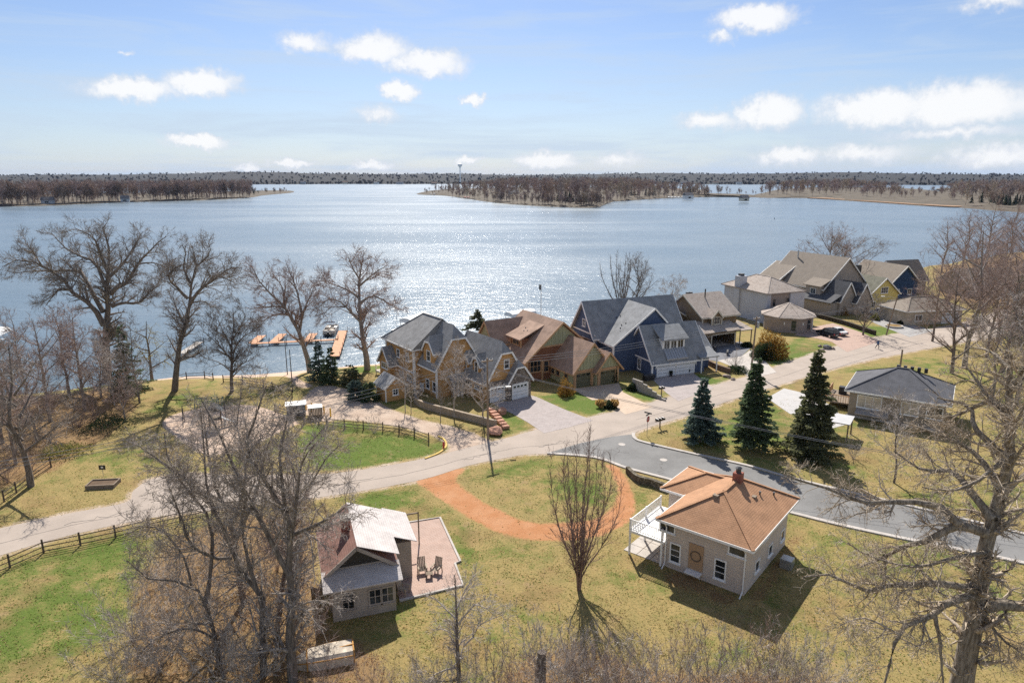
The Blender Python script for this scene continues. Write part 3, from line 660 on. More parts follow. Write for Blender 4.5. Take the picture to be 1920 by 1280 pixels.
def line_spots(L, n, seed, z, jit=14):
    rng = np.random.default_rng(seed); L = np.asarray(L); t = rng.random(n)*(len(L)-1); i = np.minimum(t.astype(int), len(L)-2); w = (t-i)[:, None]
    p = L[i]*(1-w)+L[i+1]*w+rng.normal(0, jit, (n, 2)); return [(a, b, z) for a, b in p]
protos = [low_tree(40+i, 16, 6.6, 10, 17, .35, .15) for i in range(5)]
q = pts_in(ISL, 520, 11, .985); keep = [p for p in q if xpx(p) < 472]; rng = np.random.default_rng(3)
keep = list(keep)+[np.array(p[:2]) for p in line_spots(PX([(0,386.5),(100,384),(200,379.8),(300,377),(400,374),(466,370.5)], WL), 130, 31, 0, 4)]
scatter_woods('island_woods', M_wd[:3], protos, [(p[0], p[1], WL+2.5) for p in keep], rng.uniform(.85, 1.3, len(keep)), 4)
low = [p for p in pts_in(ISL, 700, 12, .96) if xpx(p) > 462][:70]
und = pts_in(ISL, 420, 51, .99); scatter_woods('island_underbrush', M_wd[:3], protos, [(p[0], p[1], WL+.8) for p in und if xpx(p) < 480], [rng.uniform(.25, .45) for p in und if xpx(p) < 480], 52)
und = pts_in(PEN, 380, 53, .99); scatter_woods('peninsula_underbrush', M_wd, protos, [(p[0], p[1], WL+1.5) for p in und], rng.uniform(.25, .45, len(und)), 54)
scatter_woods('island_scrub', M_wd[:2]+[M_everg], protos, [(p[0], p[1], WL+.8) for p in low], rng.uniform(.25, .5, len(low)), 5)
q = pts_in(PEN, 600, 13, .985); sp, sz = [], []
for p in q:
    X = xpx(p); s = np.interp(X, [780, 840, 900, 960, 1180, 1240, 1330, 1420], [.35, .6, 1.0, 1.25, 1.2, .85, .7, .25])
    sp.append((p[0], p[1], WL+4)); sz.append(s*rng.uniform(.75, 1.15))
for p in line_spots(PX([(850,369),(930,379.5),(1000,385),(1080,388.5),(1120,387),(1150,378.5),(1250,371.5),(1330,369)], WL), 150, 32, WL+1.5, 4): sp.append(p); sz.append(rng.uniform(.3, .8))
scatter_woods('peninsula_woods', M_wd, protos, sp, sz, 6)
q = pts_in(RGT, 1500, 14, .985); sp, sz = [], []
for p in q:
    X = xpx(p)
    if X > 1990 or rng.random() < .25: continue
    if inside(np.array([p[0]]), np.array([p[1]]), smooth_line(MARSH))[0]: continue
    s = np.interp(X, [1415, 1440, 1600, 1670, 1700, 1760, 1800, 2400], [.6, 1.0, 1.1, .8, .5, .55, 1.0, 1.1]); sp.append((p[0], p[1], WL+3)); sz.append(s*rng.uniform(.75, 1.15))
scatter_woods('right_shore_woods', M_wd, protos, sp, sz, 7)
# evergreens on the point and the right shore
def cone_tree(seed, h=13, r=3.2):
    rng = np.random.default_rng(seed); g = Grower(seed); n = 90
    t = rng.random(n)**.8; a = rng.random(n)*6.28; z = h*(.08+.9*t); rad = r*(1-t)*rng.uniform(.7, 1.1, n)+.25
    P = np.zeros((n, 2, 3)); P[:, 0, 2] = z+.6; P[:, 1, 0] = np.cos(a)*rad; P[:, 1, 1] = np.sin(a)*rad; P[:, 1, 2] = z-.5
    g.tubes(P, np.stack([np.full(n, .55), np.full(n, .28)], 1)*(1-.5*t)[:, None], 3); return np.concatenate(g.V), np.concatenate(g.Q)
cones = [cone_tree(60+i) for i in range(3)]
sp = line_spots(PX([(1040,382),(1085,384),(1118,382)], WL), 34, 1, WL+1, 7)+line_spots(PX([(1180,372),(1225,370)], WL), 6, 2, WL+2, 5)+line_spots(PX([(1285,366),(1318,366)], WL), 8, 3, WL+1, 4)+line_spots(PX([(940,371),(950,371)], WL), 4, 4, WL+3, 4)+line_spots(PX([(1845,385),(1885,388),(1900,390)], WL), 26, 5, WL+2, 8)
scatter_woods('shore_evergreens', [M_everg, M_everg], cones, sp, rng.uniform(.6, 1.15, len(sp)), 8)
# far shore woods: a mass of crowns over the hills
fp = [low_tree(80+i, 10, 9.0, 6, 7, .8, 1.1) for i in range(4)]
sp, sz = [], []; ny, nx = HV.shape[:2]
for k in range(4600):
    v = rng.random()**1.5*(ny-2.3); r0 = int(v); w = v-r0; u = rng.random()*(nx-1.01); c0 = int(u); f = u-c0
    p = (HV[r0, c0]*(1-f)+HV[r0, c0+1]*f)*(1-w)+(HV[r0+1, c0]*(1-f)+HV[r0+1, c0+1]*f)*w
    if abs(p[0]/p[1]) > .8: continue
    sp.append((p[0], p[1], p[2]-2)); sz.append(rng.uniform(.5, .95))
scatter_woods('far_shore_woods', [material('hill_wood_%d' % i, c, 1, var=.1, bump=0, scale=.02) for i, c in enumerate(((.095, .085, .08), (.11, .092, .08), (.085, .08, .075)))], fp, sp, sz, 9)
# small pale houses dotted along the far shores
ORD = 'first second third fourth fifth sixth seventh eighth'.split()
def far_label(k): return '%s tiny house from the %s along the far lake shore' % ((ORD[k], 'left') if k < 8 else (ORD[15-k], 'right'))
def far_houses():
    rng = np.random.default_rng(21); cols = [W(.7), (.55, .5, .42), (.4, .42, .45), (.6, .55, .45)]
    roof = [material('far_roof_grey', (.16, .15, .15), .9, bump=0), material('far_roof_brown', (.2, .14, .11), .9, bump=0)]
    spots = [(160,347),(330,346),(560,346),(640,346.5),(700,347),(810,348),(1290,347),(1350,346.5),(1395,346.5),(1570,345),(1800,345),(1830,344.5),(100,346),(250,346),(745,347),(1460,345.5)]
    desc = ['left', 'right']
    for i, (x, y) in enumerate(spots):
        p = at(x, y, WL+1); o = thing('far_house', far_label(sorted(spots).index((x, y))), 'house', (p.x, p.y+60, WL+3), rng.normal(0, .4), 'houses on the far shore')
        w, d, h = rng.uniform(16, 28), 12, rng.uniform(5, 7)
        MB().box(-w/2, w/2, -d/2, d/2, 0, h).build('wall', material('far_wall_%d' % (i % 4), cols[i % 4], .8, bump=0), o)
        MB().prism([(-w/2-1, -d/2-1, h), (-w/2-1, d/2+1, h), (-w/2-1, 0, h+5)], (w+2, 0, 0)).build('roof', roof[i % 2], o)
        for k in range(3):
            MB().box(-w/2+w*(k+.5)/3-1.3, -w/2+w*(k+.5)/3+1.3, -d/2-.1, -d/2+.05, 1.5, 4).build('window', M_glass, o)
    for i, (x, y, w, d, h, c, lab) in enumerate([(962,366,16,12,6,1,'grey gabled house among the trees of the wooded point'),(90,379.5,12,8,4,2,'low dark cabin on the wooded island'),(235,376.5,9,7,4,2,'small dark hut near the middle of the wooded island'),(1290,371,12,9,5,0,'white house at the right end of the wooded point'),(1395,375,10,8,4,3,'tan cottage low on the wooded point by the water')]):
        p = at(x, y, WL+3); o = thing('far_house', lab, 'house', (p.x, p.y, WL+1.5), .3, 'houses on the point and island')
        MB().box(-w/2, w/2, -d/2, d/2, 0, h).build('wall', material('far_wall_%d' % c, cols[c], .8, bump=0), o)
        MB().prism([(-w/2-.6, -d/2-.6, h), (-w/2-.6, d/2+.6, h), (-w/2-.6, 0, h+4)], (w+1.2, 0, 0)).build('roof', roof[0], o)
        MB().box(-2, 2, -d/2-.1, -d/2+.05, 1, 3).build('window', M_glass, o)
    for i, (x, y, n) in enumerate([(808,366,2),(872,373.5,2),(1255,373,4),(1280,372.3,4)]):
        for k in range(n):
            p = at(x+k*6, y, WL); o = thing('boat_lift', '%s boat lift, %s in %s of the wooded point' % ('red' if i == 1 else 'white', ORD[k]+' from left', ['the pair at left tip', 'the near-shore pair', 'left row at right end', 'right row at right end'][i]), 'boat lift', (p.x, p.y, WL), 0, 'boat lifts off the point')
            MB().prism([(-1.6, -3.5, 2.6), (1.6, -3.5, 2.6), (1.2, -3.5, 3.4), (-1.2, -3.5, 3.4)], (0, 7, 0)).build('canopy', M_red if i == 1 else M_white, o)
            for sx in (-1.5, 1.5):
                for sy in (-3, 3): MB().box(sx-.08, sx+.08, sy-.08, sy+.08, -1, 2.7).build('post', M_steel, o)
far_houses()
def water_tower():
    p = at(863, 345, WL); Y = 2900; q = atY(863, 345, Y); o = thing('water_tower', 'white water tower with rounded tank on a stem on the far shore', 'water tower', (q.x, Y, 8))
    topz = atY(863, 307, Y).z-8
    MB().lathe([(3.5, 0), (2.2, 6), (2.0, topz-18), (4.0, topz-13)], n=12).build('stem', M_white, o)
    MB().lathe([(4, topz-13), (8.5, topz-9), (9.5, topz-5), (8, topz-1.5), (3, topz)], n=16).build('tank', M_white, o)
water_tower()
# ------------------------------------------------------------------ house builder
N_OF = {'F': (0, -1), 'B': (0, 1), 'L': (-1, 0), 'R': (1, 0)}
class House:
    def __init__(s, name, label, o, a, cat='house', z=0.0, group=None):
        s.r = thing(name, label, cat, (o[0], o[1], z), RAD(a), group)
    def part(s, b, name, mat, parent=None): return b.build(name, mat, parent or s.r)
    def slab(s, pts, mat, th=.16, name='roof'):
        return MB().prism(pts, (0, 0, th)).build(name, mat, s.r)
    def box(s, u0, u1, v0, v1, z0, z1, mat, name='wall'):
        return MB().box(u0, u1, v0, v1, z0, z1).build(name, mat, s.r)
    def gable(s, u0, u1, v0, v1, z0, ze, zr, axis, wm, rm, ov=.45, j0=0, j1=0, zc=None, trim=M_white, tr=None, eo=None, wall=True):
        """block with a ridge along axis; j0/j1: depth of the clipped gable at the low/high end; tr: off-centre ridge position"""
        eo = ov if eo is None else eo
        f = (lambda q, t, z: (t, q, z)) if axis == 'v' else (lambda q, t, z: (q, t, z))
        q0, q1, t0, t1 = (v0, v1, u0, u1) if axis == 'v' else (u0, u1, v0, v1)
        tc = (t0+t1)/2 if tr is None else tr
        if wall:
            prof = [(t0, z0), (t1, z0), (t1, ze), (tc, zr), (t0, ze)]
            if j0 or j1:
                cut = zc if zc else ze+(zr-ze)*.6; w = lambda te: te+(tc-te)*(cut-ze)/(zr-ze)
                prof = [(t0, z0), (t1, z0), (t1, ze), (w(t1), cut), (w(t0), cut), (t0, ze)]
            MB().prism([f(q0, t, z) for t, z in prof], tuple(Vector(f(q1, 0, 0))-Vector(f(q0, 0, 0)))).build('wall', wm, s.r)
        tb = MB()
        cut = zc if zc else ze+(zr-ze)*.6
        for te, sg in ((t0, -1), (t1, 1)):
            k = (zr-ze)/abs(tc-te); tl = te+sg*eo; zl = ze-eo*k+.02; zr_ = zr+.02; tcut = te+(tc-te)*(cut-ze)/(zr-ze)
            a, b_ = q0-ov, q1+ov
            pts = [f(a, tl, zl), f(b_, tl, zl)]
            pts += [f(b_, tcut, cut+.02), f(b_-j1, tc, zr_)] if j1 else [f(b_, tc, zr_)]
            pts += [f(a+j0, tc, zr_), f(a, tcut, cut+.02)] if j0 else [f(a, tc, zr_)]
            s.slab(pts, rm)
            for q, j in ((a, j0), (b_, j1)):     # rake boards
                tb.bar(f(q, tl, zl+.02), f(q, tcut if j else tc, (cut if j else zr)+.04), .07, .26)
            tb.bar(f(a, tl, zl), f(b_, tl, zl), .07, .2)
        for q, j, sg in ((q0-ov, j0, 1), (q1+ov, j1, -1)):
            if j:
                wl = t0+(tc-t0)*(cut-ze)/(zr-ze); wr = t1+(tc-t1)*(cut-ze)/(zr-ze)
                s.slab([f(q, wl, cut+.02), f(q, wr, cut+.02), f(q+sg*j, tc, zr+.02)], rm); tb.bar(f(q, wl, cut+.03), f(q, wr, cut+.03), .07, .22)
        tb.build('fascia', trim, s.r)
    def hip(s, u0, u1, v0, v1, z0, ze, zr, wm, rm, ov=.5, trim=M_white, ridge=None, wall=True):
        if wall: s.box(u0, u1, v0, v1, z0, ze, wm)
        a, b, c, d = u0-ov, u1+ov, v0-ov, v1+ov; W_, D_ = b-a, d-c
        if ridge is None:
            m = min(W_, D_)/2
            ridge = ((a+m, (c+d)/2), (b-m, (c+d)/2)) if W_ >= D_ else (((a+b)/2, c+m), ((a+b)/2, d-m))
        (r0, r1) = [Vector((*r, zr)) for r in ridge]; A, B, C_, D = [Vector((x, y, ze-.05)) for x, y in ((a, c), (b, c), (b, d), (a, d))]
        if W_ >= D_: faces = [(A, B, r1, r0), (B, C_, r1), (C_, D, r0, r1), (D, A, r0)]
        else: faces = [(A, B, r0), (B, C_, r1, r0), (C_, D, r1), (D, A, r0, r1)]
        for fc in faces: s.slab(fc, rm)
        tb = MB()
        for p, q in ((A, B), (B, C_), (C_, D), (D, A)): tb.bar(p+Vector((0, 0, .06)), q+Vector((0, 0, .06)), .08, .2)
        tb.build('gutter', trim, s.r)
        cap = MB()
        for p, q in ((A, r0), (D, r0 if W_ >= D_ else r1), (B, r1 if W_ >= D_ else r0), (C_, r1)): cap.bar(p+Vector((0, 0, .19)), q+Vector((0, 0, .19)), .28, .05)
        if (r1-r0).length > .1: cap.bar(r0+Vector((0, 0, .19)), r1+Vector((0, 0, .19)), .28, .05)
        cap.build('ridge_cap', rm, s.r)
    def basis(s, fc, plane, c, z):
        n = Vector((*N_OF[fc], 0)); r = Vector((0, 0, 1)).cross(n)
        p = Vector((c, plane, z)) if fc in 'FB' else Vector((plane, c, z))
        return p, r, n
    def win(s, fc, plane, c, z, w, h, nx=1, ny=2, trim=M_white, arch=False):
        """window centred at c along the wall, sill at z"""
        p, r, n = s.basis(fc, plane, c, z); up = Vector((0, 0, 1)); b = MB(); t = .11
        P = lambda x, y, d: p+r*x+up*y+n*d
        for x in (-w/2-t/2, w/2+t/2): b.obox(P(x, h/2, .02), r*t/2, n*.05, up*(h/2+t))
        for y in (-t/2, h+t/2): b.obox(P(0, y, .02), r*w/2, n*.05, up*t/2)
        for i in range(1, nx): b.obox(P(-w/2+w*i/nx, h/2, .015), r*.03, n*.03, up*h/2)
        for i in range(1, ny): b.obox(P(0, h*i/ny, .012), r*w/2, n*.025, up*.025)
        o = b.build('window', trim, s.r)
        for i in range(nx):
            x0 = -w/2+w*i/nx; MB().obox(P(x0+w/nx/2, h/2, .0), r*(w/nx/2-.01), n*.012, up*(h/2)).build('pane', M_glass, o)
        MB().obox(P(0, -t-.03, .06), r*(w/2+t+.06), n*.09, up*.03).build('sill', trim, o)
        return o
    def garage(s, fc, plane, c0, c1, z0, z1, mat=M_door_white, trim=M_white, lights=4, name='garage_door'):
        p, r, n = s.basis(fc, plane, (c0+c1)/2, z0); up = Vector((0, 0, 1)); w, h = abs(c1-c0), z1-z0
        o = MB().obox(p+up*h/2+n*.01, r*w/2, n*.03, up*h/2).build(name, mat, s.r)
        b = MB()
        for x in (-w/2-.08, w/2+.08): b.obox(p+r*x+up*(h/2+.05)+n*.04, r*.08, n*.06, up*(h/2+.05))
        b.obox(p+up*(h+.09)+n*.04, r*(w/2), n*.06, up*.08); b.build('frame', trim, o)
        for i in range(lights):
            x = -w/2+w*(i+.5)/lights; MB().obox(p+r*x+up*(h*.86)+n*.03, r*(w/lights*.34), n*.015, up*.13).build('pane', M_glass, o)
        for k in range(1, 4): MB().obox(p+up*(h*k/4)+n*.041, r*(w/2-.02), n*.004, up*.012).build('panel_joint', M_dark, o)
        return o
    def door(s, fc, plane, c, z, w, h, mat, trim=M_white):
        p, r, n = s.basis(fc, plane, c, z); up = Vector((0, 0, 1))
        o = MB().obox(p+up*h/2+n*.02, r*w/2, n*.03, up*h/2).build('door', mat, s.r); b = MB()
        for x in (-w/2-.06, w/2+.06): b.obox(p+r*x+up*h/2+n*.03, r*.06, n*.05, up*h/2)
        b.obox(p+up*(h+.06)+n*.03, r*(w/2+.12), n*.05, up*.06); b.build('frame', trim, o)
        MB().obox(p+r*(w/2-.1)+up*1.0+n*.07, r*.03, n*.03, up*.05).build('handle', M_dark, o)
        return o
    def corner(s, u, v, z0, z1, mat=M_white, w=.14):
        return MB().box(u-w/2, u+w/2, v-w/2, v+w/2, z0, z1).build('corner_board', mat, s.r)
    def vents(s, pts, h=.35):
        for p in pts: MB().lathe([(.07, -.25), (.07, h), (.10, h), (.10, h+.06)], p, 8).build('vent_pipe', M_dark, s.r)
    def post(s, u, v, z0, z1, mat=M_white, w=.15): return MB().box(u-w/2, u+w/2, v-w/2, v+w/2, z0, z1).build('post', mat, s.r)
    def dormer(s, fc, plane, c, w, z0, ze, zr, depth, wm, rm, clip=True, ov=.25, window=(.8, 1.3), trim=M_white, zb=None):
        """gabled dormer with its face on plane, running back depth into the roof"""
        n = Vector((*N_OF[fc], 0)); d = -1 if (n.x+n.y) > 0 else 1
        lo, hi = (plane, plane+depth) if d > 0 else (plane-depth, plane)
        zb = z0 if zb is None else zb
        a = dict(j0=.5 if clip and d > 0 else 0, j1=.5 if clip and d < 0 else 0, ov=ov, trim=trim)
        if fc in 'FB': s.gable(c-w/2, c+w/2, lo, hi, zb, ze, zr, 'v', wm, rm, **a)
        else: s.gable(lo, hi, c-w/2, c+w/2, zb, ze, zr, 'u', wm, rm, **a)
        if window: s.win(fc, plane, c, z0+(ze-z0)*.25, *window, nx=1 if window[0] < 1 else 2, ny=2, trim=trim)
# ------------------------------------------------------------------ the houses along the lake street
M_h1w = material('orange_shingle_siding', (.48, .275, .11), .85, 'siding', row=.2, var=.12)
M_h1r = material('grey_shingle_roof', (.245, .24, .235), .9, 'shingle', row=.2, brick=.45, col2=(.33, .325, .32))
M_h1s = material('grey_brown_stone', (.21, .175, .15), .9, 'stone', col2=(.34, .29, .25), bump=.7)
def house_orange():
    h = House('gambrel_house', 'tall orange shingled house with grey clipped-gable roofs and two white garage doors', (-.5, 92.25), 36)
    w, r = M_h1w, M_h1r
    # stone garage nearest the street, then the middle wing, then the tall lake block, stepping up
    h.gable(0, 4.0, 0, 4.5, -.3, 2.75, 5.5, 'v', M_h1s, r, ov=.3, j0=.8, zc=4.6)
    h.garage('F', 0, .75, 3.3, .02, 2.15)
    h.gable(-3.0, 3.3, .9, 10.5, -.3, 3.2, 8.2, 'v', w, r, ov=.35, j0=1.1, zc=6.8)
    h.garage('F', .83, -2.5, -.2, .02, 2.15); h.win('F', .9, .3, 4.6, .75, 1.15, 1, 2)
    MB().box(-3.05, .02, .84, .9, -.3, 3.0).build('stone_face', M_h1s, h.r)
    h.dormer('L', -2.7, 7.1, 1.9, 3.3, 5.0, 6.3, 2.6, w, r, window=(.62, 1.5)); h.dormer('L', -2.7, 4.1, 1.9, 3.3, 5.0, 6.3, 2.6, w, r, window=(.62, 1.5))
    h.gable(-7.6, -.4, 7.0, 13.0, -1.5, 4.6, 10.0, 'v', w, r, ov=.4, j0=1.4, zc=8.3)
    h.dormer('L', -7.5, 9.3, 3.0, 4.6, 6.6, 8.6, 3.2, w, r, window=(.9, 1.4))
    h.hip(-8.5, .2, 12.0, 21.0, -2.4, 6.3, 10.3, w, r, ov=.6, ridge=((-4.0, 11.3), (-4.0, 17.0)))
    for v in (14.0, 17.0, 19.5): h.win('L', -8.5, v, 4.2, .8, 1.1, 1, 2)
    for v in (13.6, 16.2): h.win('L', -8.5, v, 1.2, 1.3, .8, 3, 1)
    for v in (14.5, 18): h.win('L', -8.5, v, -1.3, 1.2, .9, 2, 1)
    MB().box(-8.56, -8.5, 12.0, 21, 2.55, 2.8).build('belt_board', M_white, h.r); MB().box(-8.56, -8.5, 12.0, 21, -.25, -.02).build('belt_board', M_white, h.r)
    h.corner(-8.5, 12.0, -2.4, 6.0, w=.3); h.corner(-8.5, 21, -2.4, 6.0, w=.3); h.corner(-7.6, 7.0, -1.5, 4.4, w=.25); h.corner(-3.0, .86, -.3, 3.2)
    # small gabled bay on the lake-side corner
    h.gable(-9.9, -8.4, 17.2, 20.8, -2.4, 3.2, 5.4, 'u', w, r, ov=.35); h.win('L', -9.9, 19.0, 2.2, 1.9, .75, 3, 1)
    h.door('L', -7.6, 12.0-.6, -1.0, .95, 2.1, M_white); h.win('L', -7.6, 9.6, .9, .9, 1.3, 1, 2); h.win('L', -7.6, 7.6, .9, .9, 1.3, 1, 2)
    h.win('L', -3.0, 6.0, 1.5, 2.0, .5, 4, 1); h.win('L', -3.0, 3.0, 1.5, 2.0, .5, 4, 1)
    # entry porch
    pass
    for u in (-5.4, -4.7, -4.0): h.post(u, 5.9, -.3, 2.3, w=.22)
    h.slab([(-6.0, 5.3, 2.3), (-3.2, 5.3, 2.3), (-3.2, 6.6, 3.1), (-6.0, 6.6, 3.1)], r); h.door('F', 6.2, -4.6, 0, 1.0, 2.1, material('grey_door', (.2, .2, .22), .5))
    h.vents([(-6.0, 16.8, 8.2), (-5.6, 9.4, 8.0)])
    # lake deck with white rail
    MB().box(-9.5, 0, 21.05, 23.5, .55, .75).build('deck_floor', M_dockgrey, h.r)
    for u in np.linspace(-9.4, 0, 6): h.post(u, 23.4, -2.4, 1.7, w=.12)
    MB().box(-9.5, 0, 23.36, 23.46, 1.6, 1.7).build('rail', M_white, h.r)
house_orange()
def shed():
    h = House('garden_shed', 'small orange garden shed with white corner boards beside the orange house', (at(724, 754).x, at(724, 754).y), 36, 'shed')
    h.gable(0, 3.0, 0, 3.0, -.6, 2.2, 3.4, 'v', M_h1w, M_h1r, ov=.3); h.win('F', 0, 1.5, .9, .7, .75, 2, 2)
    for u, v in ((0, 0), (3, 0), (0, 3)): h.corner(u, v, -.6, 2.2)
shed()

M_h2w = material('sage_board_and_batten', (.38, .37, .23), .85, 'batten', row=.4, var=.1)
M_h2r = material('brown_shingle_roof', (.34, .225, .165), .9, 'shingle', row=.2, brick=.45, col2=(.36, .245, .18))
M_h2t = material('cedar_trim', (.50, .29, .15), .7, 'wood', col2=(.58, .36, .2), bump=.1)
M_h2b = material('redwood_shingle', (.23, .10, .055), .9, 'siding', row=.2, var=.15)
M_h2d = material('olive_garage_door', (.12, .11, .06), .6, 'siding', row=.55, var=.1)
def house_brown():
    h = House('craftsman_house', 'craftsman house with brown shingle roofs, sage gables and two olive garage doors', (9.3, 98.2), 31)
    w, r, t = M_h2w, M_h2r, M_h2t
    h.gable(0, 6.6, 0, 9, -.3, 2.7, 6.5, 'v', w, r, ov=.5, trim=t); h.gable(3.7, 8.1, -.7, 4, -.3, 2.5, 4.9, 'v', w, r, ov=.5, trim=t)
    h.garage('F', 0, .35, 3.05, .02, 2.15, M_h2d, t, 3); h.garage('F', -.7, 4.4, 7.2, .02, 2.15, M_h2d, t, 3)
    for u in (.1, 3.35): h.post(u, -.06, -.3, 2.5, t, .3)
    for u in (4.0, 7.7): h.post(u, -.76, -.3, 2.4, t, .3)
    MB().box(-.1, 3.6, -.1, -.02, 2.35, 2.65).build('beam', t, h.r); MB().box(3.6, 8.2, -.8, -.72, 2.3, 2.6).build('beam', t, h.r)
    for k in range(9):      # battens on the two street gables
        u = .5+k*.62; zt = 2.7+(6.5-2.7)*(1-abs(u-3.3)/3.3)-.25
        if zt > 3.0 and u < 4.3: MB().box(u-.03, u+.03, -.05, -.002, 2.7, zt).build('batten', M_h2w, h.r)
    for k in range(7):
        u = 4.2+k*.55; zt = 2.5+2.4*(1-abs(u-5.9)/2.2)-.2
        if zt > 2.75: MB().box(u-.03, u+.03, -.75, -.702, 2.6, zt).build('batten', M_h2w, h.r)
    h.gable(-4.6, 8.4, 6.2, 17.0, -1.5, 3.5, 8.8, 'v', M_h2b, r, ov=.6, trim=t)
    pts = [(-2.0, 6.13, 5.4), (5.8, 6.13, 5.4), (1.9, 6.13, 8.5)]; MB().prism(pts, (0, .06, 0)).build('gable_panel', w, h.r)
    for k in range(10):
        u = -1.4+k*.7; zt = 5.4+3.1*(1-abs(u-1.9)/3.9)-.15
        MB().box(u-.035, u+.035, 6.08, 6.13, 5.4, zt).build('batten', w, h.r)
    MB().box(-2.3, 6.0, 6.05, 6.15, 5.15, 5.4).build('beam', t, h.r); h.win('F', 6.2, -2.9, 1.5, 1.9, 1.7, 3, 2, t)
    h.win('F', 6.2, -.9, 1.3, .8, 1.6, 1, 2, t)
    for u in (-4.5, -1.7): h.post(u, 6.1, -.5, 3.3, t, .28)
    for v in (2.0, 4.2, 5.6): h.win('L', 0, v, 1.0, .8, 1.4, 1, 2, t)
    # shed dormer on the left slope
    MB().prism([(-3.3, 9.6, 4.6), (-3.3, 13.0, 4.6), (-3.3, 13.0, 6.0), (-3.3, 9.6, 6.0)], (3.4, 0, 0)).build('dormer_wall', M_h2b, h.r)
    h.slab([(-4.0, 9.1, 5.9), (-4.0, 13.5, 5.9), (.9, 13.5, 7.9), (.9, 9.1, 7.9)], r, .18, 'dormer_roof'); h.win('L', -3.3, 11.3, 4.95, 1.8, .75, 3, 1, t)
    for v in (9.7, 12.9): MB().box(-3.45, -3.25, v-.1, v+.1, 4.4, 6.0).build('post', t, h.r)
    # cross gable to the lake side
    h.gable(-6.2, 2.0, 13.4, 18.4, -2, 5.0, 8.0, 'u', w, r, ov=.4, trim=t); h.gable(-9.0, -5.5, 15.6, 19.0, -2, 3.6, 5.4, 'u', M_h1w, r, ov=.4, trim=t)
    # low dormer roof on the far slope
    h.slab([(4.6, 8.0, 6.6), (9.2, 8.0, 4.6), (9.2, 12.5, 4.6), (4.6, 12.5, 6.6)], r); MB().box(5.6, 8.9, 8.3, 12.2, 3.5, 4.7).build('dormer_wall', M_h2b, h.r)
    h.vents([(-1.6, 10.6, 6.9), (-1.2, 11.8, 7.1), (-1.9, 11.2, 6.8)], .2)
    MB().tube([(5.5, 17.5, -2), (5.5, 17.5, 13.0)], .05, 6).build('flagpole', M_steel, h.r); MB().box(5.45, 5.55, 17.55, 18.1, 12.0, 12.9).build('flag', M_dark, h.r)
house_brown()

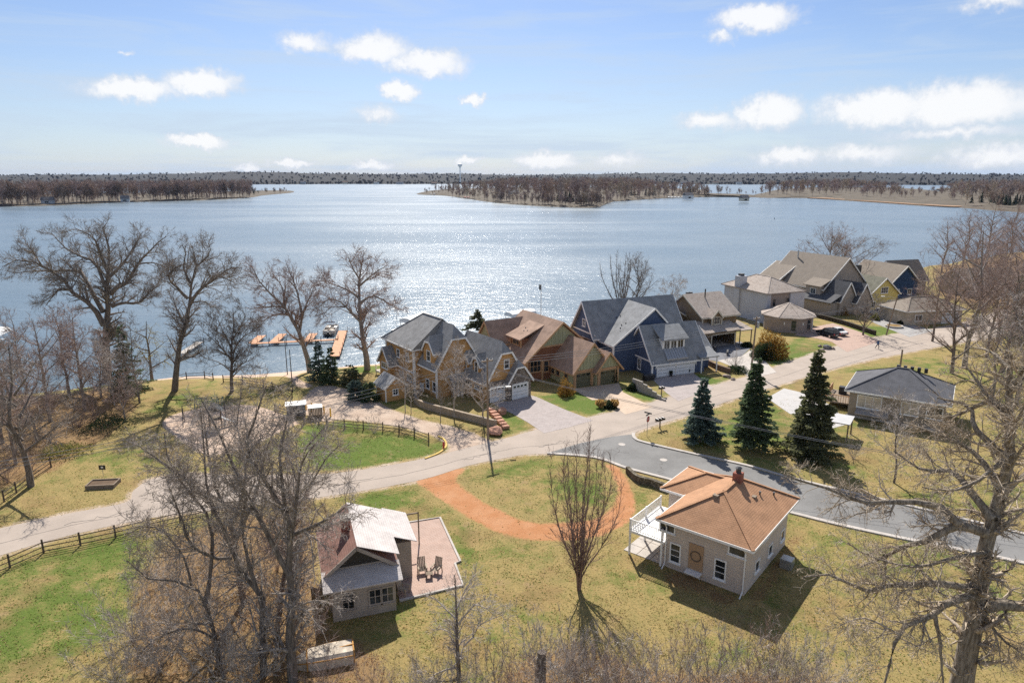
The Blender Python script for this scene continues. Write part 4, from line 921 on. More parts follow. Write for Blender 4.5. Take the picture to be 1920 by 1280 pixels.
M_h3w = material('navy_lap_siding', (.07, .10, .175), .7, 'siding', row=.18, var=.12)
M_h3r = material('slate_grey_shingle', (.235, .24, .245), .9, 'shingle', row=.2, brick=.45, col2=(.31, .31, .31))
M_seam = material('standing_seam_metal', (.33, .34, .36), .4, 'seam', row=.4, metal=.3, var=.08)
def house_navy():
    h = House('navy_house', 'navy blue house with slate grey roofs and a wide white double garage door', (22.1, 103.6), 22)
    w, r = M_h3w, M_h3r
    h.gable(0, 10.0, 0, 7.4, -2.0, 2.7, 7.6, 'u', w, r, ov=.45)
    h.garage('F', 0, 1.0, 4.4, .02, 2.2, lights=0); h.garage('F', 0, 4.5, 7.9, .02, 2.2, lights=0)
    MB().box(.5, 8.6, -.12, -.03, 2.3, 2.62).build('header_trim', M_white, h.r)
    for u in (.6, 8.35): MB().prism([(u, -.1, 2.3), (u, -.1, 1.2), (u+(.5 if u < 4 else -.5), -.1, 2.3)], (0, .06, 0)).build('bracket', M_white, h.r)
    # shed dormer over the garage
    MB().box(2.4, 6.6, 1.0, 3.4, 4.0, 5.75).build('dormer_wall', M_white, h.r); h.slab([(1.9, .5, 5.6), (7.1, .5, 5.6), (7.1, 3.7, 7.5), (1.9, 3.7, 7.5)], r, .2, 'dormer_roof')
    for u in (3.2, 4.5, 5.8): h.win('F', 1.0, u, 4.25, 1.0, 1.2, 2, 1)
    h.slab([(2.5, -.35, 2.65), (6.5, -.35, 2.65), (6.5, 1.0, 4.1), (2.5, 1.0, 4.1)], M_seam, .22, 'metal_roof')
    for k in range(9): MB().bar((2.6+k*.475, -.36, 2.9), (2.6+k*.475, .98, 4.35), .04, .05).build('seam_rib', M_seam, h.r)
    h.win('L', 0, 3.7, .6, .8, 1.6, 2, 2); h.corner(0, 0, -2, 2.6, w=.25); h.corner(0, 7.4, -2, 2.8, w=.25)
    MB().bar((-.06, -.4, 2.55), (-.06, 7.8, 2.55), .06, .24).build('belt_board', M_white, h.r)
    # small dormer and side roof to the right
    h.gable(8.0, 12.4, 2.0, 9.4, -2, 3.2, 6.2, 'u', w, r, ov=.4); h.dormer('F', 2.3, 9.6, 1.1, 3.5, 4.4, 5.1, 1.8, M_white, r, clip=False, window=(.5, .7))
    h.slab([(8.4, -.9, 2.5), (12.2, -.9, 2.5), (12.2, 1.9, 3.5), (8.4, 1.9, 3.5)], r); h.post(11.9, -.7, -.3, 2.5); h.post(8.9, -.7, -.3, 2.5); h.door('F', 2.0, 10.4, 0, 1.0, 2.1, M_white)
    # tall lake block: cross gable toward the street, ridge across at the back
    h.gable(-4.2, 8.6, 5.0, 14.0, -2.5, 4.6, 10.0, 'v', w, r, ov=.4, tr=3.2); h.gable(-5.2, 12.0, 9.6, 17.0, -2.5, 5.4, 10.3, 'u', w, r, ov=.6)
    for v, z in ((11.2, 2.5), (13.3, 2.9), (15.5, 2.9), (11.0, -.6), (14, -.6)): h.win('L', -5.2, v, z, .7, 1.3, 1, 2)
    h.win('L', -4.2, 7.2, 1.0, .7, 1.5, 1, 2); h.win('L', -5.2, 13.3, 6.2, .9, 1.1, 2, 2)
    h.corner(-5.2, 9.6, -2.5, 5.2, w=.25); h.corner(-4.2, 5.0, -2.5, 4.4, w=.25)
    MB().bar((-5.28, 9.2, 5.3), (-5.28, 17.4, 5.3), .06, .22).build('belt_board', M_white, h.r)
    h.vents([(-1.6, 7.4, 6.6), (-1.1, 7.9, 7.0), (-2.0, 6.7, 6.2), (-.6, 7.4, 7.3), (-.3, 10.8, 7.6), (.2, 10.6, 8.0)], .18)
house_navy()

M_h4w = material('brown_lap_siding', (.20, .14, .08), .8, 'siding', row=.2, var=.12)
M_shake = material('cedar_shake_roof', (.33, .27, .225), .95, 'shake', row=.28, brick=.32, col2=(.46, .40, .35), var=.2)
M_tarp = material('blue_tarp', (.05, .09, .45), .45, var=.3, scale=2, bump=.6, col2=(.35, .38, .6))
M_cream = material('cream_trim', (.55, .50, .40), .6, 'paint', var=.08)
def house_shake():
    h = House('brown_house', 'brown house with weathered cedar shake roof and an open double garage', (34.2, 121.9), 25)
    w, r, t = M_h4w, M_shake, M_cream
    # garage storey: front wall with a real opening
    MB().box(0, .5, 0, .2, -.3, 3.0).box(2.9, 3.2, 0, .2, -.3, 3.0).box(8.6, 9.0, 0, .2, -.3, 3.0).box(.5, 2.9, 0, .2, 2.3, 3.0).box(3.2, 8.6, 0, .2, 2.3, 3.0).build('wall', w, h.r)
    h.box(0, .2, .2, 7, -.3, 3.0, w); h.box(8.8, 9.0, .2, 7, -.3, 3.0, w); h.box(0, 9, 7, 7.2, -.3, 3.0, w)
    h.garage('F', .1, .5, 2.9, .02, 2.25, material('brown_panel', (.17, .12, .075), .7, 'siding', row=.5), t, 0)
    b = MB()
    for u in (3.1, 8.7): b.box(u-.12, u+.12, -.08, -.02, -.1, 2.4)
    b.box(3.2, 8.6, -.08, -.02, 2.3, 2.5); b.build('opening_frame', t, h.r); MB().box(.2, 8.8, .3, 7, -.1, .03).build('garage_floor', M_conc, h.r)
    MB().box(3.6, 4.6, 3.5, 4.2, .03, 1.3).box(6.2, 7.6, 4.5, 5.0, .03, 1.6).build('stored_boxes', M_dark, h.r)
    h.slab([(-.5, -.6, 2.85), (9.5, -.6, 2.85), (9.5, 3.2, 4.3), (-.5, 3.2, 4.3)], r); h.slab([(-.6, 3.0, 4.2), (3.2, 3.0, 4.2), (3.2, 8.2, 3.6), (-.6, 8.2, 3.6)], r)
    MB().box(-.5, 9.5, -.68, -.6, 2.7, 3.0).build('fascia', w, h.r)
    h.gable(2.9, 11.2, 2.6, 12.6, 2.6, 5.4, 8.7, 'u', w, r, ov=.5, trim=t, tr=8.0)
    h.dormer('F', 1.6, 5.5, 2.3, 3.6, 5.3, 6.5, 3.2, w, r, clip=False, window=(1.3, 1.25), trim=t)
    for u in (2.95, 4.35, 6.65): h.corner(u, 1.6 if u > 3 else 2.6, 3.6, 5.2, t, .2)
    h.box(2.9, 11.2, 7.2, 12.6, -2, 2.6, w)
    h.gable(-1.0, 3.0, 7.6, 11.0, -1.5, 4.6, 5.7, 'v', w, r, ov=.4, trim=t); h.slab([(1.0, 7.5, 5.87), (1.0, 10.5, 5.87), (3.2, 10.5, 4.78), (3.2, 7.5, 4.78)], M_tarp, .06, 'tarp')
    h.slab([(9.2, -.8, 2.7), (12.4, -.8, 2.7), (12.4, 3.4, 3.6), (9.2, 3.4, 3.6)], r); h.post(12.2, -.6, -.3, 2.7, M_wood); h.post(9.4, -.6, -.3, 2.7, M_wood)
    MB().tube([(6.8, 6.8, 7.5), (6.8, 6.8, 9.8)], .12, 8).build('flue', M_black, h.r)
    for u in (3.6, 4.4): MB().box(u, u+.5, 8.2, 8.7, 8.3, 9.1).build('chimney', M_dark, h.r)
house_shake()

M_h5w = material('pale_grey_stucco', (.47, .47, .50), .9, var=.06, scale=.6, bump=.1)
M_h5s = material('grey_tan_shingle_wall', (.33, .27, .235), .9, 'siding', row=.25, var=.12)
M_teal = material('teal_door', (.02, .16, .19), .5, var=.1)
def house_stucco():
    p = at(1308+90, 612); h = House('stucco_house', 'pale grey stucco house with hipped cedar shake roof and white chimney', (55.6, 144.6), 22)
    r = M_shake
    h.box(-1.0, 0, 0, 14, -2, 6.6, M_h5w); h.box(0, 7.5, 0, 14, -2, 6.6, M_h5s)
    h.hip(-1.0, 8.5, 0, 14, 6.2, 6.6, 9.2, M_h5w, r, ov=.6, trim=M_h5s, wall=False)
    h.box(-1.4, .6, 8.5, 10.2, 0, 9.2, M_h5w, 'chimney'); MB().box(-.9, .1, 8.9, 9.8, 9.2, 9.7).build('chimney_cap', M_dark, h.r)
    h.door('F', 0, 2.7, 0, 1.0, 2.2, M_teal, M_h5s)
    for u, z, hh in ((.9, .7, 1.6), (.9, 3.6, 1.7), (4.6, 3.6, 1.7), (4.4, .9, 1.2)): h.win('F', 0, u, z, .75, hh, 1, 1, M_h5s)
    h.box(5.0, 9.0, -.4, 6, 2.6, 6.55, M_h5w, 'upper_wall')
house_stucco()
def pavilion():
    c = at(1484, 620); o = thing('octagonal_garage', 'eight-sided grey garage with faceted cedar shake roof beside the parked cars', 'garage', (c.x, c.y+2.5, 0), RAD(27))
    R, n = 5.0, 8; ang = [2*pi*(k+.5)/n for k in range(n)]
    P = [(R*cos(a), R*sin(a)) for a in ang]; MB().prism([(x, y, -.6) for x, y in P], (0, 0, 3.7)).build('wall', M_h5s, o)
    Q = [(1.14*x, 1.14*y) for x, y in P]
    for k in range(n):
        a, b2 = Q[k], Q[(k+1) % n]; MB().prism([(*a, 2.95), (*b2, 2.95), (0, 0, 5.3)], (0, 0, .18)).build('roof', M_shake, o)
        MB().bar((*a, 3.16), (0, 0, 5.5), .25, .06).build('ridge_cap', M_shake, o)
    for k in (4, 5, 6):      # tall dark windows and white lamps on the sides that face the street
        a = (ang[k]+ang[(k+1) % n])/2 if k < 7 else 0; ap = R*cos(pi/n); c0 = Vector((cos(a), sin(a), 0)); r_ = Vector((-sin(a), cos(a), 0))
        if k != 6:
            wd = MB().obox(c0*(ap+.02)+r_*.9+Vector((0, 0, 1.5)), r_*.42, c0*.04, Vector((0, 0, 1.0))).build('window', M_glass, o)
        MB().obox(c0*(ap+.08)-r_*.9+Vector((0, 0, 1.9)), r_*.1, c0*.1, Vector((0, 0, .25))).build('wall_lamp', M_white, o)
    a = (ang[6]+ang[7])/2; c0 = Vector((cos(a), sin(a), 0)); r_ = Vector((-sin(a), cos(a), 0)); ap = R*cos(pi/n)
    MB().obox(c0*(ap+.03)+Vector((0, 0, 1.1)), r_*1.5, c0*.05, Vector((0, 0, 1.1))).build('garage_door', M_dark, o)
    for s in (-1, 1): MB().obox(c0*(ap+.06)+r_*1.62*s+Vector((0, 0, 1.3)), r_*.12, c0*.1, Vector((0, 0, 1.4))).build('post', M_white, o)
pavilion()

M_h6w = material('taupe_siding', (.36, .31, .265), .85, 'siding', row=.2, var=.08)
M_h6r = material('taupe_shingle', (.25, .21, .17), .9, 'shingle', row=.2, brick=.5, col2=(.26, .215, .17), var=.12)
M_h6r2 = material('charcoal_shingle', (.085, .085, .09), .9, 'shingle', row=.2, brick=.5, col2=(.12, .12, .125))
def house_taupe():
    h = House('taupe_house', 'large taupe house with a long steep brown roof and dark lower roofs', (70.5, 158.5), 25)
    w, r = M_h6w, M_h6r
    h.gable(1.8, 16, -1.5, 15.5, -2, 5.6, 12.2, 'v', w, r, ov=.5, tr=9.0)
    h.gable(.2, 9, 11.0, 17.5, -2, 5.8, 9.6, 'v', w, r, ov=.4, tr=6.5)
    h.box(.9, 3.2, -1.4, 2.8, 3.0, 6.0, w, 'dormer_wall'); h.slab([(.4, -1.9, 5.9), (3.8, -1.9, 7.4), (3.8, 3.3, 7.4), (.4, 3.3, 5.9)], r, .16, 'dormer_roof'); h.win('L', .9, .6, 4.1, 1.4, 1.2, 2, 1)
    h.slab([(-1.2, -6.4, 2.9), (-1.2, 4.0, 2.9), (2.4, 4.0, 4.6), (2.4, -6.4, 4.6)], M_h6r2); h.box(-.6, 2.2, -6.0, 3.6, -2, 2.9, w)
    h.gable(1.6, 6.6, -6.6, 0, -2, 3.6, 7.4, 'v', w, M_h6r2, ov=.4); h.gable(5.6, 10.6, -7.6, 0, -2, 3.2, 7.0, 'v', w, M_h6r2, ov=.4)
    MB().tube([(7.5, 12.0, 10.6), (7.5, 12.0, 12.9)], .16, 8).build('flue', M_steel, h.r)
house_taupe()
M_h7w = material('yellow_siding', (.62, .52, .20), .85, 'siding', row=.2, var=.06)
M_h7r = material('moss_grey_shingle', (.155, .15, .11), .9, 'shingle', row=.2, brick=.5, col2=(.21, .2, .16))
def house_yellow():
    c = at(1630, 585); h = House('yellow_house', 'pale yellow gabled house with mossy grey roof by the pickup', (c.x, c.y+1, 0), 20)
    h.gable(0, 9, 0, 12, -1, 4.0, 7.6, 'v', M_h7w, M_h7r, ov=.5); h.win('F', 0, 4.6, 4.1, 2.0, 1.3, 3, 2)
    for u in (1.6, 6.6): h.win('F', 0, u, .9, 1.1, 1.3, 2, 1)
    h.gable(-6, 1, 4, 12, -1, 3.8, 7.0, 'u', M_h7w, M_h7r, ov=.4); MB().box(-1.5, -.5, 8, 9, 6.5, 8.4).build('chimney', M_redbrick, h.r)
    h.door('F', 0, 8.1, 0, .95, 2.1, M_white)
house_yellow()
def house_blue_far():
    c = at(1748, 566); h = House('blue_house', 'dark blue gabled house with grey-brown roof behind the yellow house', (c.x-9, c.y+4, 0), 16)
    h.gable(0, 9, 0, 14, -1, 4.2, 8.4, 'v', material('dark_blue_siding', (.03, .06, .13), .8, 'siding', row=.2), M_h6r, ov=.6)
    for u in (2.5, 6.5): h.win('F', 0, u, 1, 1.2, 1.4, 2, 1)
    h.gable(7, 17, 5, 13, -1, 4.0, 8.6, 'u', M_h6w, M_h6r, ov=.5); MB().box(-2.6, -1.2, 9, 10.2, 0, 7.8).build('chimney', M_dark, h.r)
    c = at(1790, 618); g = House('tan_garage', 'low tan garage with hipped brown roof half hidden behind the bare trees', (c.x-8, c.y+4, 0), 12, 'garage')
    g.hip(0, 14, 0, 8, -1, 3.0, 5.2, material('tan_wall', (.42, .35, .27), .85, 'siding', row=.2), M_h6r, ov=.5); g.garage('F', 0, 9.0, 13, .02, 2.3); g.win('F', 0, 3, .9, 1.6, 1.2, 2, 1)
    c = at(1850, 575); k = House('grey_house', 'grey-roofed house deep among the bare trees at right edge', (c.x+4, c.y+14, 0), 8)
    k.gable(0, 16, 0, 10, -1, 3.6, 6.8, 'u', M_h6w, M_h6r, ov=.5)
    for u in (3, 8, 13): k.win('F', 0, u, .9, 1.4, 1.3, 2, 1)
house_blue_far()

M_h9w = material('olive_taupe_siding', (.30, .245, .185), .85, 'siding', row=.22, var=.1)
M_h9r = material('charcoal_blue_shingle', (.105, .105, .115), .9, 'shingle', row=.2, brick=.5, col2=(.105, .105, .115))
def house_ranch():
    o_ = at(1592, 790); h = House('ranch_house', 'olive taupe ranch house with charcoal hip roof and curtained windows', (44.6, 86.0), -34)
    h.hip(0, 10.8, 0, 9.5, -.3, 3.6, 6.2, M_h9w, M_h9r, ov=.6)
    for c, n in ((2.4, 3), (7.0, 2)): h.win('F', 0, c, 1.6, .9*n, 1.5, n, 1)
    for c in (2.4, 7.0):
        w_ = .9*(3 if c < 5 else 2); MB().box(c-w_/2, c+w_/2, -.035, -.022, 1.6, 3.1).build('curtain', material('cream_curtain', (.55, .47, .36), .9, 'batten', row=.2), h.r)
    for c in (9.7,): h.win('F', 0, c, 1.6, 1.6, 1.4, 2, 1)
    h.slab([(1.0, -1.7, 1.0), (4.8, -1.7, 1.0), (4.8, 0, 1.35), (1.0, 0, 1.35)], M_h6w, .1, 'awning'); MB().box(-.2, 11, -.12, -.02, -.3, .3).build('plinth', M_conc, h.r)
    for k in range(5): MB().box(4.6+k*.8, 5.0+k*.8, 5.3, 5.8, 5.9, 6.5).build('roof_vent', M_black, h.r)
    # timber deck with rail at the left end
    MB().box(-3.4, -.05, 2.5, 8.5, .75, .95).build('deck_floor', M_wood, h.r)
    for v in (2.6, 5.5, 8.4): MB().box(-3.4, -3.25, v-.07, v+.07, -.3, 2.0).build('post', M_h2t, h.r)
    MB().box(-3.38, -3.28, 2.6, 8.4, 1.85, 1.95).build('rail', M_h2t, h.r)
    for k in range(18): MB().box(-3.36, -3.3, 2.8+k*.32, 2.86+k*.32, .95, 1.85).build('baluster', M_h2t, h.r)
    MB().box(-3.4, -.2, 2.5, 2.6, 1.85, 1.95).build('rail', M_h2t, h.r)
    for k in range(10): MB().box(-3.2+k*.31, -3.14+k*.31, 2.52, 2.58, .95, 1.85).build('baluster', M_h2t, h.r)
    g = MB().box(-2.2, -1.2, 6.5, 7.3, .95, 2.0).build('grill', M_black, h.r)
house_ranch()
def carport():
    p = at(1508, 815); o = thing('carport', 'flat white-roofed carport left of the olive ranch house', 'carport', (at(1556, 822).x-1, at(1556, 822).y-.5, 0), RAD(-34))
    MB().box(-.6, 2.6, .6, 4.2, 2.2, 2.32).build('roof', material('white_roof', (.44, .43, .42), .6, var=.06), o)
    for u, v in ((-.4, .8), (2.4, .8), (-.4, 4.0), (2.4, 4.0)): MB().box(u-.08, u+.08, v-.08, v+.08, -.1, 2.3).build('post', M_wood, o)
    sheet('concrete_pad', PX([(1438,746),(1470,728),(1500,735),(1560,760),(1590,795),(1560,803),(1480,775)]), .02, material('pale_slab', (.45, .43, .41), .9, var=.06))
carport()

M_h10w = material('tan_lap_siding', (.54, .46, .39), .85, 'siding', row=.24, var=.06)
M_h10r = material('rust_brown_shingle', (.37, .20, .11), .9, 'shingle', row=.18, brick=.35, col2=(.47, .27, .155), var=.2)
def house_tan():
    # corner nearest the camera is the origin; u runs up-left along the wall with windows, v runs away to the right
    o0 = at(1394, 1117); h = House('tan_house', 'two-storey tan house with rust brown hip roof and white deck in the foreground', (o0.x, o0.y), 141)
    L1, D = 6.6, -9.6
    # in this frame the camera-facing wall is v=0, outward = +v ; the house body lies at v<0
    h.hip(0, L1, D, 0, -.2, 4.2, 6.3, M_h10w, M_h10r, ov=.65, ridge=((3.3, -6.4), (3.3, -3.2)))
    h.hip(L1-4.6, L1+2.4, D-.4, D+4.3, -.2, 4.15, 5.35, M_h10w, M_h10r, ov=.6)
    for c in (1.95, 5.7): h.win('B', 0, c, .75, .75, 1.5, 1, 3)
    for c in (.75, 6.5): h.win('B', 0, c, 3.2, 1.2, .55, 1, 1)
    MB().box(3.35, 4.55, .01, .07, .7, 2.9).build('plywood_panel', material('plywood', (.50, .33, .20), .85, 'wood', col2=(.42, .27, .16)), h.r)
    ring = [(3.95+.42*cos(a), .11, 1.9+.42*sin(a)) for a in np.linspace(0, 6.28, 17)]; MB().tube(ring, .035, 6).build('hose_coil', M_rail, h.r)
    MB().box(3.35, 4.6, .02, .65, .5, .6).build('shelf', M_white, h.r)
    for u in (3.5, 4.5): MB().bar((u, .1, .05), (u, .6, .5), .07, .07).build('bracket', M_white, h.r)
    for u in (.08, L1-.08):      # downspouts
        MB().tube([(u, .55, 4.1), (u, .12, 3.6), (u, .1, .4), (u, .65, .05)], .06, 6).build('downspout', M_white, h.r)
    for v in (-2.5, -5.5, -8.5): h.win('L', 0, v, 1.0, .8, .8, 1, 1)
    h.win('L', 0, -4.0, 3.1, 1.2, .6, 1, 1)
    MB().box(2.9, 3.6, -6.3, -5.6, 5.6, 7.1).build('chimney', M_redbrick, h.r); MB().lathe([(.22, 0), (.22, .35), (.3, .4), (.1, .55)], (3.25, -5.95, 7.1), 8).build('chimney_pot', M_dark, h.r)
    for u, v, z in ((3.7, -2.6, 6.0), (1.7, -5.5, 5.4)): MB().box(u-.22, u+.22, v-.22, v+.22, z-.2, z+.25).build('roof_vent', M_wood, h.r)
    h.vents([(1.5, -6.4, 5.3), (.8, -7.8, 4.9)], .4)
    MB().box(-1.7, -.8, -6.6, -5.7, -.1, .8).build('air_conditioner', M_steel, h.r)
    # upper deck on the left, with white rails on each balustrade post
    u0, u1, v0, v1, zd = L1+.02, L1+3.2, D+4.3, .3, 2.25
    MB().box(u0, u1, v0, v1, zd-.18, zd).build('deck_floor', M_white, h.r)
    for u, v in ((u1-.08, v1-.08), (u1-.08, v0+.1), (u0+.2, v1-.08), (u1-.08, (v0+v1)/2)): MB().box(u-.07, u+.07, v-.07, v+.07, -.1, zd+1.05).build('post', M_white, h.r)
    for z in (zd+.12, zd+.98): MB().box(u1-.11, u1-.05, v0, v1, z-.03, z+.03).build('rail', M_white, h.r); MB().box(u0, u1, v1-.11, v1-.05, z-.03, z+.03).build('rail', M_white, h.r)
    me = MB().box(-.02, .02, -.02, .02, .12, .98).mesh('baluster', M_white)
    for k in range(int((v1-v0)/.16)): link('baluster', me, h.r, (u1-.08, v0+.1+k*.16, zd))
    for k in range(int((u1-u0)/.16)): link('baluster', me, h.r, (u0+.08+k*.16, v1-.08, zd))
    # patio slabs under the deck
    for i in range(3):
        for j in range(4): MB().box(L1+.1+i*1.25, L1+1.3+i*1.25, -5.0+j*1.25, -3.8+j*1.25, -.05, .05).build('paving_slab', M_conc, h.r)
house_tan()

M_h11r = material('red_brown_old_roof', (.22, .115, .09), .9, 'shingle', row=.2, brick=.4, col2=(.3, .18, .15), var=.25)
M_h11w = material('weathered_white_roof', (.50, .455, .43), .9, 'shingle', row=.2, brick=.4, col2=(.60, .55, .52), var=.18)
M_h11s = material('grey_shingle_wall', (.36, .31, .265), .9, 'siding', row=.2, var=.15)
def cottage():
    h = House('old_cottage', 'small weathered cottage with half red-brown, half bleached white roof beside a paved patio', (-12.6, 42.0), 19)
    h.gable(0, 4.6, 2.0, 8.2, -.2, 3.3, 5.0, 'v', M_h11s, M_h11r, ov=.45, trim=M_h11s, tr=2.05)
    # bleached half of the roof, continuing over the side room
    h.slab([(2.08, 1.5, 5.2), (2.08, 8.7, 5.2), (5.1, 8.7, 4.02), (5.1, 1.5, 4.02)], M_h11w, .05, 'bleached_roof')
    h.box(4.6, 6.5, 4.5, 8.9, -.2, 3.2, M_h11s); h.slab([(4.9, 4.1, 4.08), (6.9, 4.1, 3.3), (6.9, 9.0, 3.3), (4.9, 9.0, 4.08)], M_h11w, .06, 'side_roof')
    # lean-to porch across the front
    h.slab([(-.5, .3, 2.6), (5.1, .3, 2.6), (5.1, 1.98, 3.25), (-.5, 1.98, 3.25)], M_h11w, .1, 'porch_roof'); h.box(.1, 4.6, .75, 1.95, -.2, 2.6, M_h11s, 'porch_wall')
    for u in (1.2, 3.1, 4.0): h.win('F', .75, u, .9, .75, 1.1, 2, 2, M_h11s)
    MB().prism([(.6, 1.96, 3.5), (3.9, 1.96, 3.5), (2.05, 1.96, 4.6)], (0, .03, 0)).build('dark_louvre', M_black, h.r)
    MB().box(1.3, 1.95, 4.6, 5.2, 4.3, 5.9).build('chimney', M_redbrick, h.r); MB().box(1.22, 2.03, 4.52, 5.28, 5.9, 6.0).build('chimney_cap', M_conc, h.r)
    MB().bar((8.0, 9.2, 0), (8.0, 9.2, 3.1), .1, .1).build('post', M_wood, h.r); MB().bar((6.4, 9.2, 3.05), (8.05, 9.2, 3.05), .1, .1).build('beam', M_wood, h.r)
    sheet('patio_pavers', PX([(735,990),(767,981),(824,972),(862,1053),(852,1057),(867,1097),(749,1125),(735,1060)]), .06, M_pav3)
    strip('patio_edging', PX([(767,980),(825,971),(863,1053),(853,1057),(868,1098),(749,1127)]), .18, -.05, .14, M_conc)
cottage()
# ------------------------------------------------------------------ the trees that stand out one by one
ZL1 = lambda x, y: (x/4, 400+y/4)
ZL2 = lambda x, y: (360+x/4, 440+y/4)
ZOK = lambda x, y: (1440+x/2.206, 700+y/2.206)
ZFG = lambda x, y: (200+x/2.133, 680+y/2.133)
TW = dict(S=3, K=3)
def hero(name, label, seed, Y0, tr, spec, levels, mat, twig=None, group=None, rs=1.0):
    """spec: list of (points in the survey frame, root radius, tip radius, depth drift)"""
    limbs = [(traced(p, Y0 if i == 0 else Y0+spec[i][4] if len(spec[i]) > 4 else Y0, d[3], tr), d[1]*rs, d[2]*rs) for i, (p, d) in enumerate([(s[0], s) for s in spec])]
    b = limbs[0][0][0]; g = gz(b[0], b[1]); base = (b[0], b[1], min(g, b[2])-.0)
    limbs[0][0].insert(0, (b[0], b[1], min(g, b[2])-.4))
    return tree_thing(name, label, seed, base, limbs, levels, mat, twig, group)
LV_BIG = [lv(2.3, 2.0, 5.4, .75, .05, .16, K=4, S=4, rr=.5, rmin=.03), lv(2.9, 1.0, 2.9, .75, .03, .2, K=3, S=3, rmin=.02), lv(6.0, .5, 1.6, .7, .02, .2, K=3, S=2, rmin=.016)]
LS = 'tall lakeside cottonwoods and willows'
hero('cottonwood_tree', 'broadest dark bare cottonwood with spreading crown over the lake at far left', 101, 109.5, ZL1, [
 ([(790,1180),(800,1000),(795,860),(795,700),(800,560),(810,420),(820,300),(790,200),(770,100)], .85, .08, 1.5),
 ([(780,840),(700,700),(640,660),(540,580),(450,480),(310,390),(200,350),(80,360),(20,400)], .5, .05, -4), ([(310,390),(250,290),(190,225)], .16, .04, -2, -2.5),
 ([(540,580),(460,560),(400,620),(345,690)], .2, .04, -2, -2), ([(775,740),(720,640),(640,500),(600,430),(480,430),(300,430),(100,450)], .42, .05, 4),
 ([(795,560),(720,380),(600,320),(480,250),(390,150)], .32, .05, 4), ([(830,600),(880,550),(960,510),(1000,430),(1030,380),(1130,280),(1245,175)], .42, .05, -3),
 ([(835,700),(930,670),(1050,670),(1130,580),(1210,530)], .3, .05, 3), ([(1030,380),(1150,370),(1260,420)], .16, .04, 1, -2), ([(815,480),(900,400),(1000,260),(1060,150)], .3, .05, 3), ([(805,420),(740,280),(700,180),(560,110)], .28, .05, -4)],
 LV_BIG, M_barkdark, M_bark, LS)
hero('cottonwood_tree', 'leaning bare cottonwood with crooked crown left of the park fence', 102, 97.0, ZL1, [
 ([(1305,1360),(1320,1200),(1340,1050),(1370,870),(1420,780),(1420,600),(1440,480),(1480,330),(1440,240)], .55, .05, 1),
 ([(1385,830),(1330,730),(1300,640)], .25, .05, 2), ([(1410,640),(1330,560),(1260,480),(1330,400),(1420,370)], .25, .04, -2), ([(1420,690),(1470,600),(1560,530),(1640,470),(1720,410),(1810,410)], .3, .04, -2),
 ([(1640,470),(1720,500),(1790,540)], .12, .03, 1, -1.2), ([(1430,670),(1530,660),(1590,710)], .14, .03, 2), ([(1430,520),(1380,420),(1390,300),(1370,240)], .2, .04, 2), ([(1470,400),(1550,330),(1580,270)], .18, .04, -2)],
 LV_BIG, M_barkdark, M_bark, LS)
hero('maple_tree', 'small round-crowned bare maple standing at the beach fence', 103, 96.5, ZL1, [
 ([(1735,1310),(1735,1100),(1740,950),(1755,850),(1745,720)], .32, .04, .5), ([(1730,1090),(1660,1010),(1580,930),(1530,890)], .15, .03, -2), ([(1735,1000),(1680,900),(1630,790)], .14, .03, 2), ([(1745,1050),(1800,950),(1890,880)], .15, .03, 1.5),
 ([(1738,1190),(1650,1120),(1520,1080)], .12, .03, 2), ([(1745,1190),(1830,1120),(1920,1085)], .12, .03, -2), ([(1745,950),(1800,850),(1840,760)], .12, .03, -2)], LV_BIG, M_barkdark, M_barkdark)
hero('cottonwood_tree', 'bare cottonwood leaning left beside the two spruces on the beach', 104, 109.0, ZL2, [
 ([(885,1010),(850,880),(800,730),(730,600),(660,500),(580,430),(500,330),(450,240)], .52, .05, -1), ([(805,740),(840,570),(890,450),(925,370)], .26, .04, 2), ([(825,600),(790,430),(740,300),(700,190)], .22, .04, 2),
 ([(720,590),(600,610),(510,660)], .16, .03, -2), ([(690,540),(560,540),(430,560)], .16, .03, -2.5), ([(690,520),(680,400),(600,290)], .18, .04, 1.5)], LV_BIG, M_bark, M_barkred, LS)
hero('cottonwood_tree', 'straight bare cottonwood with reddish twigs just left of the orange house', 105, 108.5, ZL2, [
 ([(1315,1010),(1300,880),(1270,720),(1260,560),(1250,400),(1270,260),(1290,130)], .58, .05, .5), ([(1262,650),(1200,590),(1120,510),(1030,480),(950,550)], .24, .04, -2), ([(1258,480),(1180,420),(1080,380),(990,340)], .22, .04, 2.5),
 ([(1260,510),(1350,460),(1430,490),(1530,555)], .22, .04, 2), ([(1260,380),(1350,300),(1460,230)], .2, .04, -2), ([(1260,340),(1200,240),(1170,160)], .18, .04, -2), ([(1150,545),(1040,545),(980,615)], .1, .03, -1, -1), ([(1268,590),(1330,560),(1370,600)], .1, .03, 1)],
 LV_BIG, M_bark, M_barkred, LS)
LV_NEAR = [lv(3.0, 1.3, 4.2, .8, .05, .2, K=5, S=4, rr=.5, rmin=.018), lv(4.0, .6, 1.9, .8, .03, .26, K=4, S=3, rmin=.011), lv(9.0, .25, 1.0, .8, .03, .28, K=3, S=2, rmin=.011)]
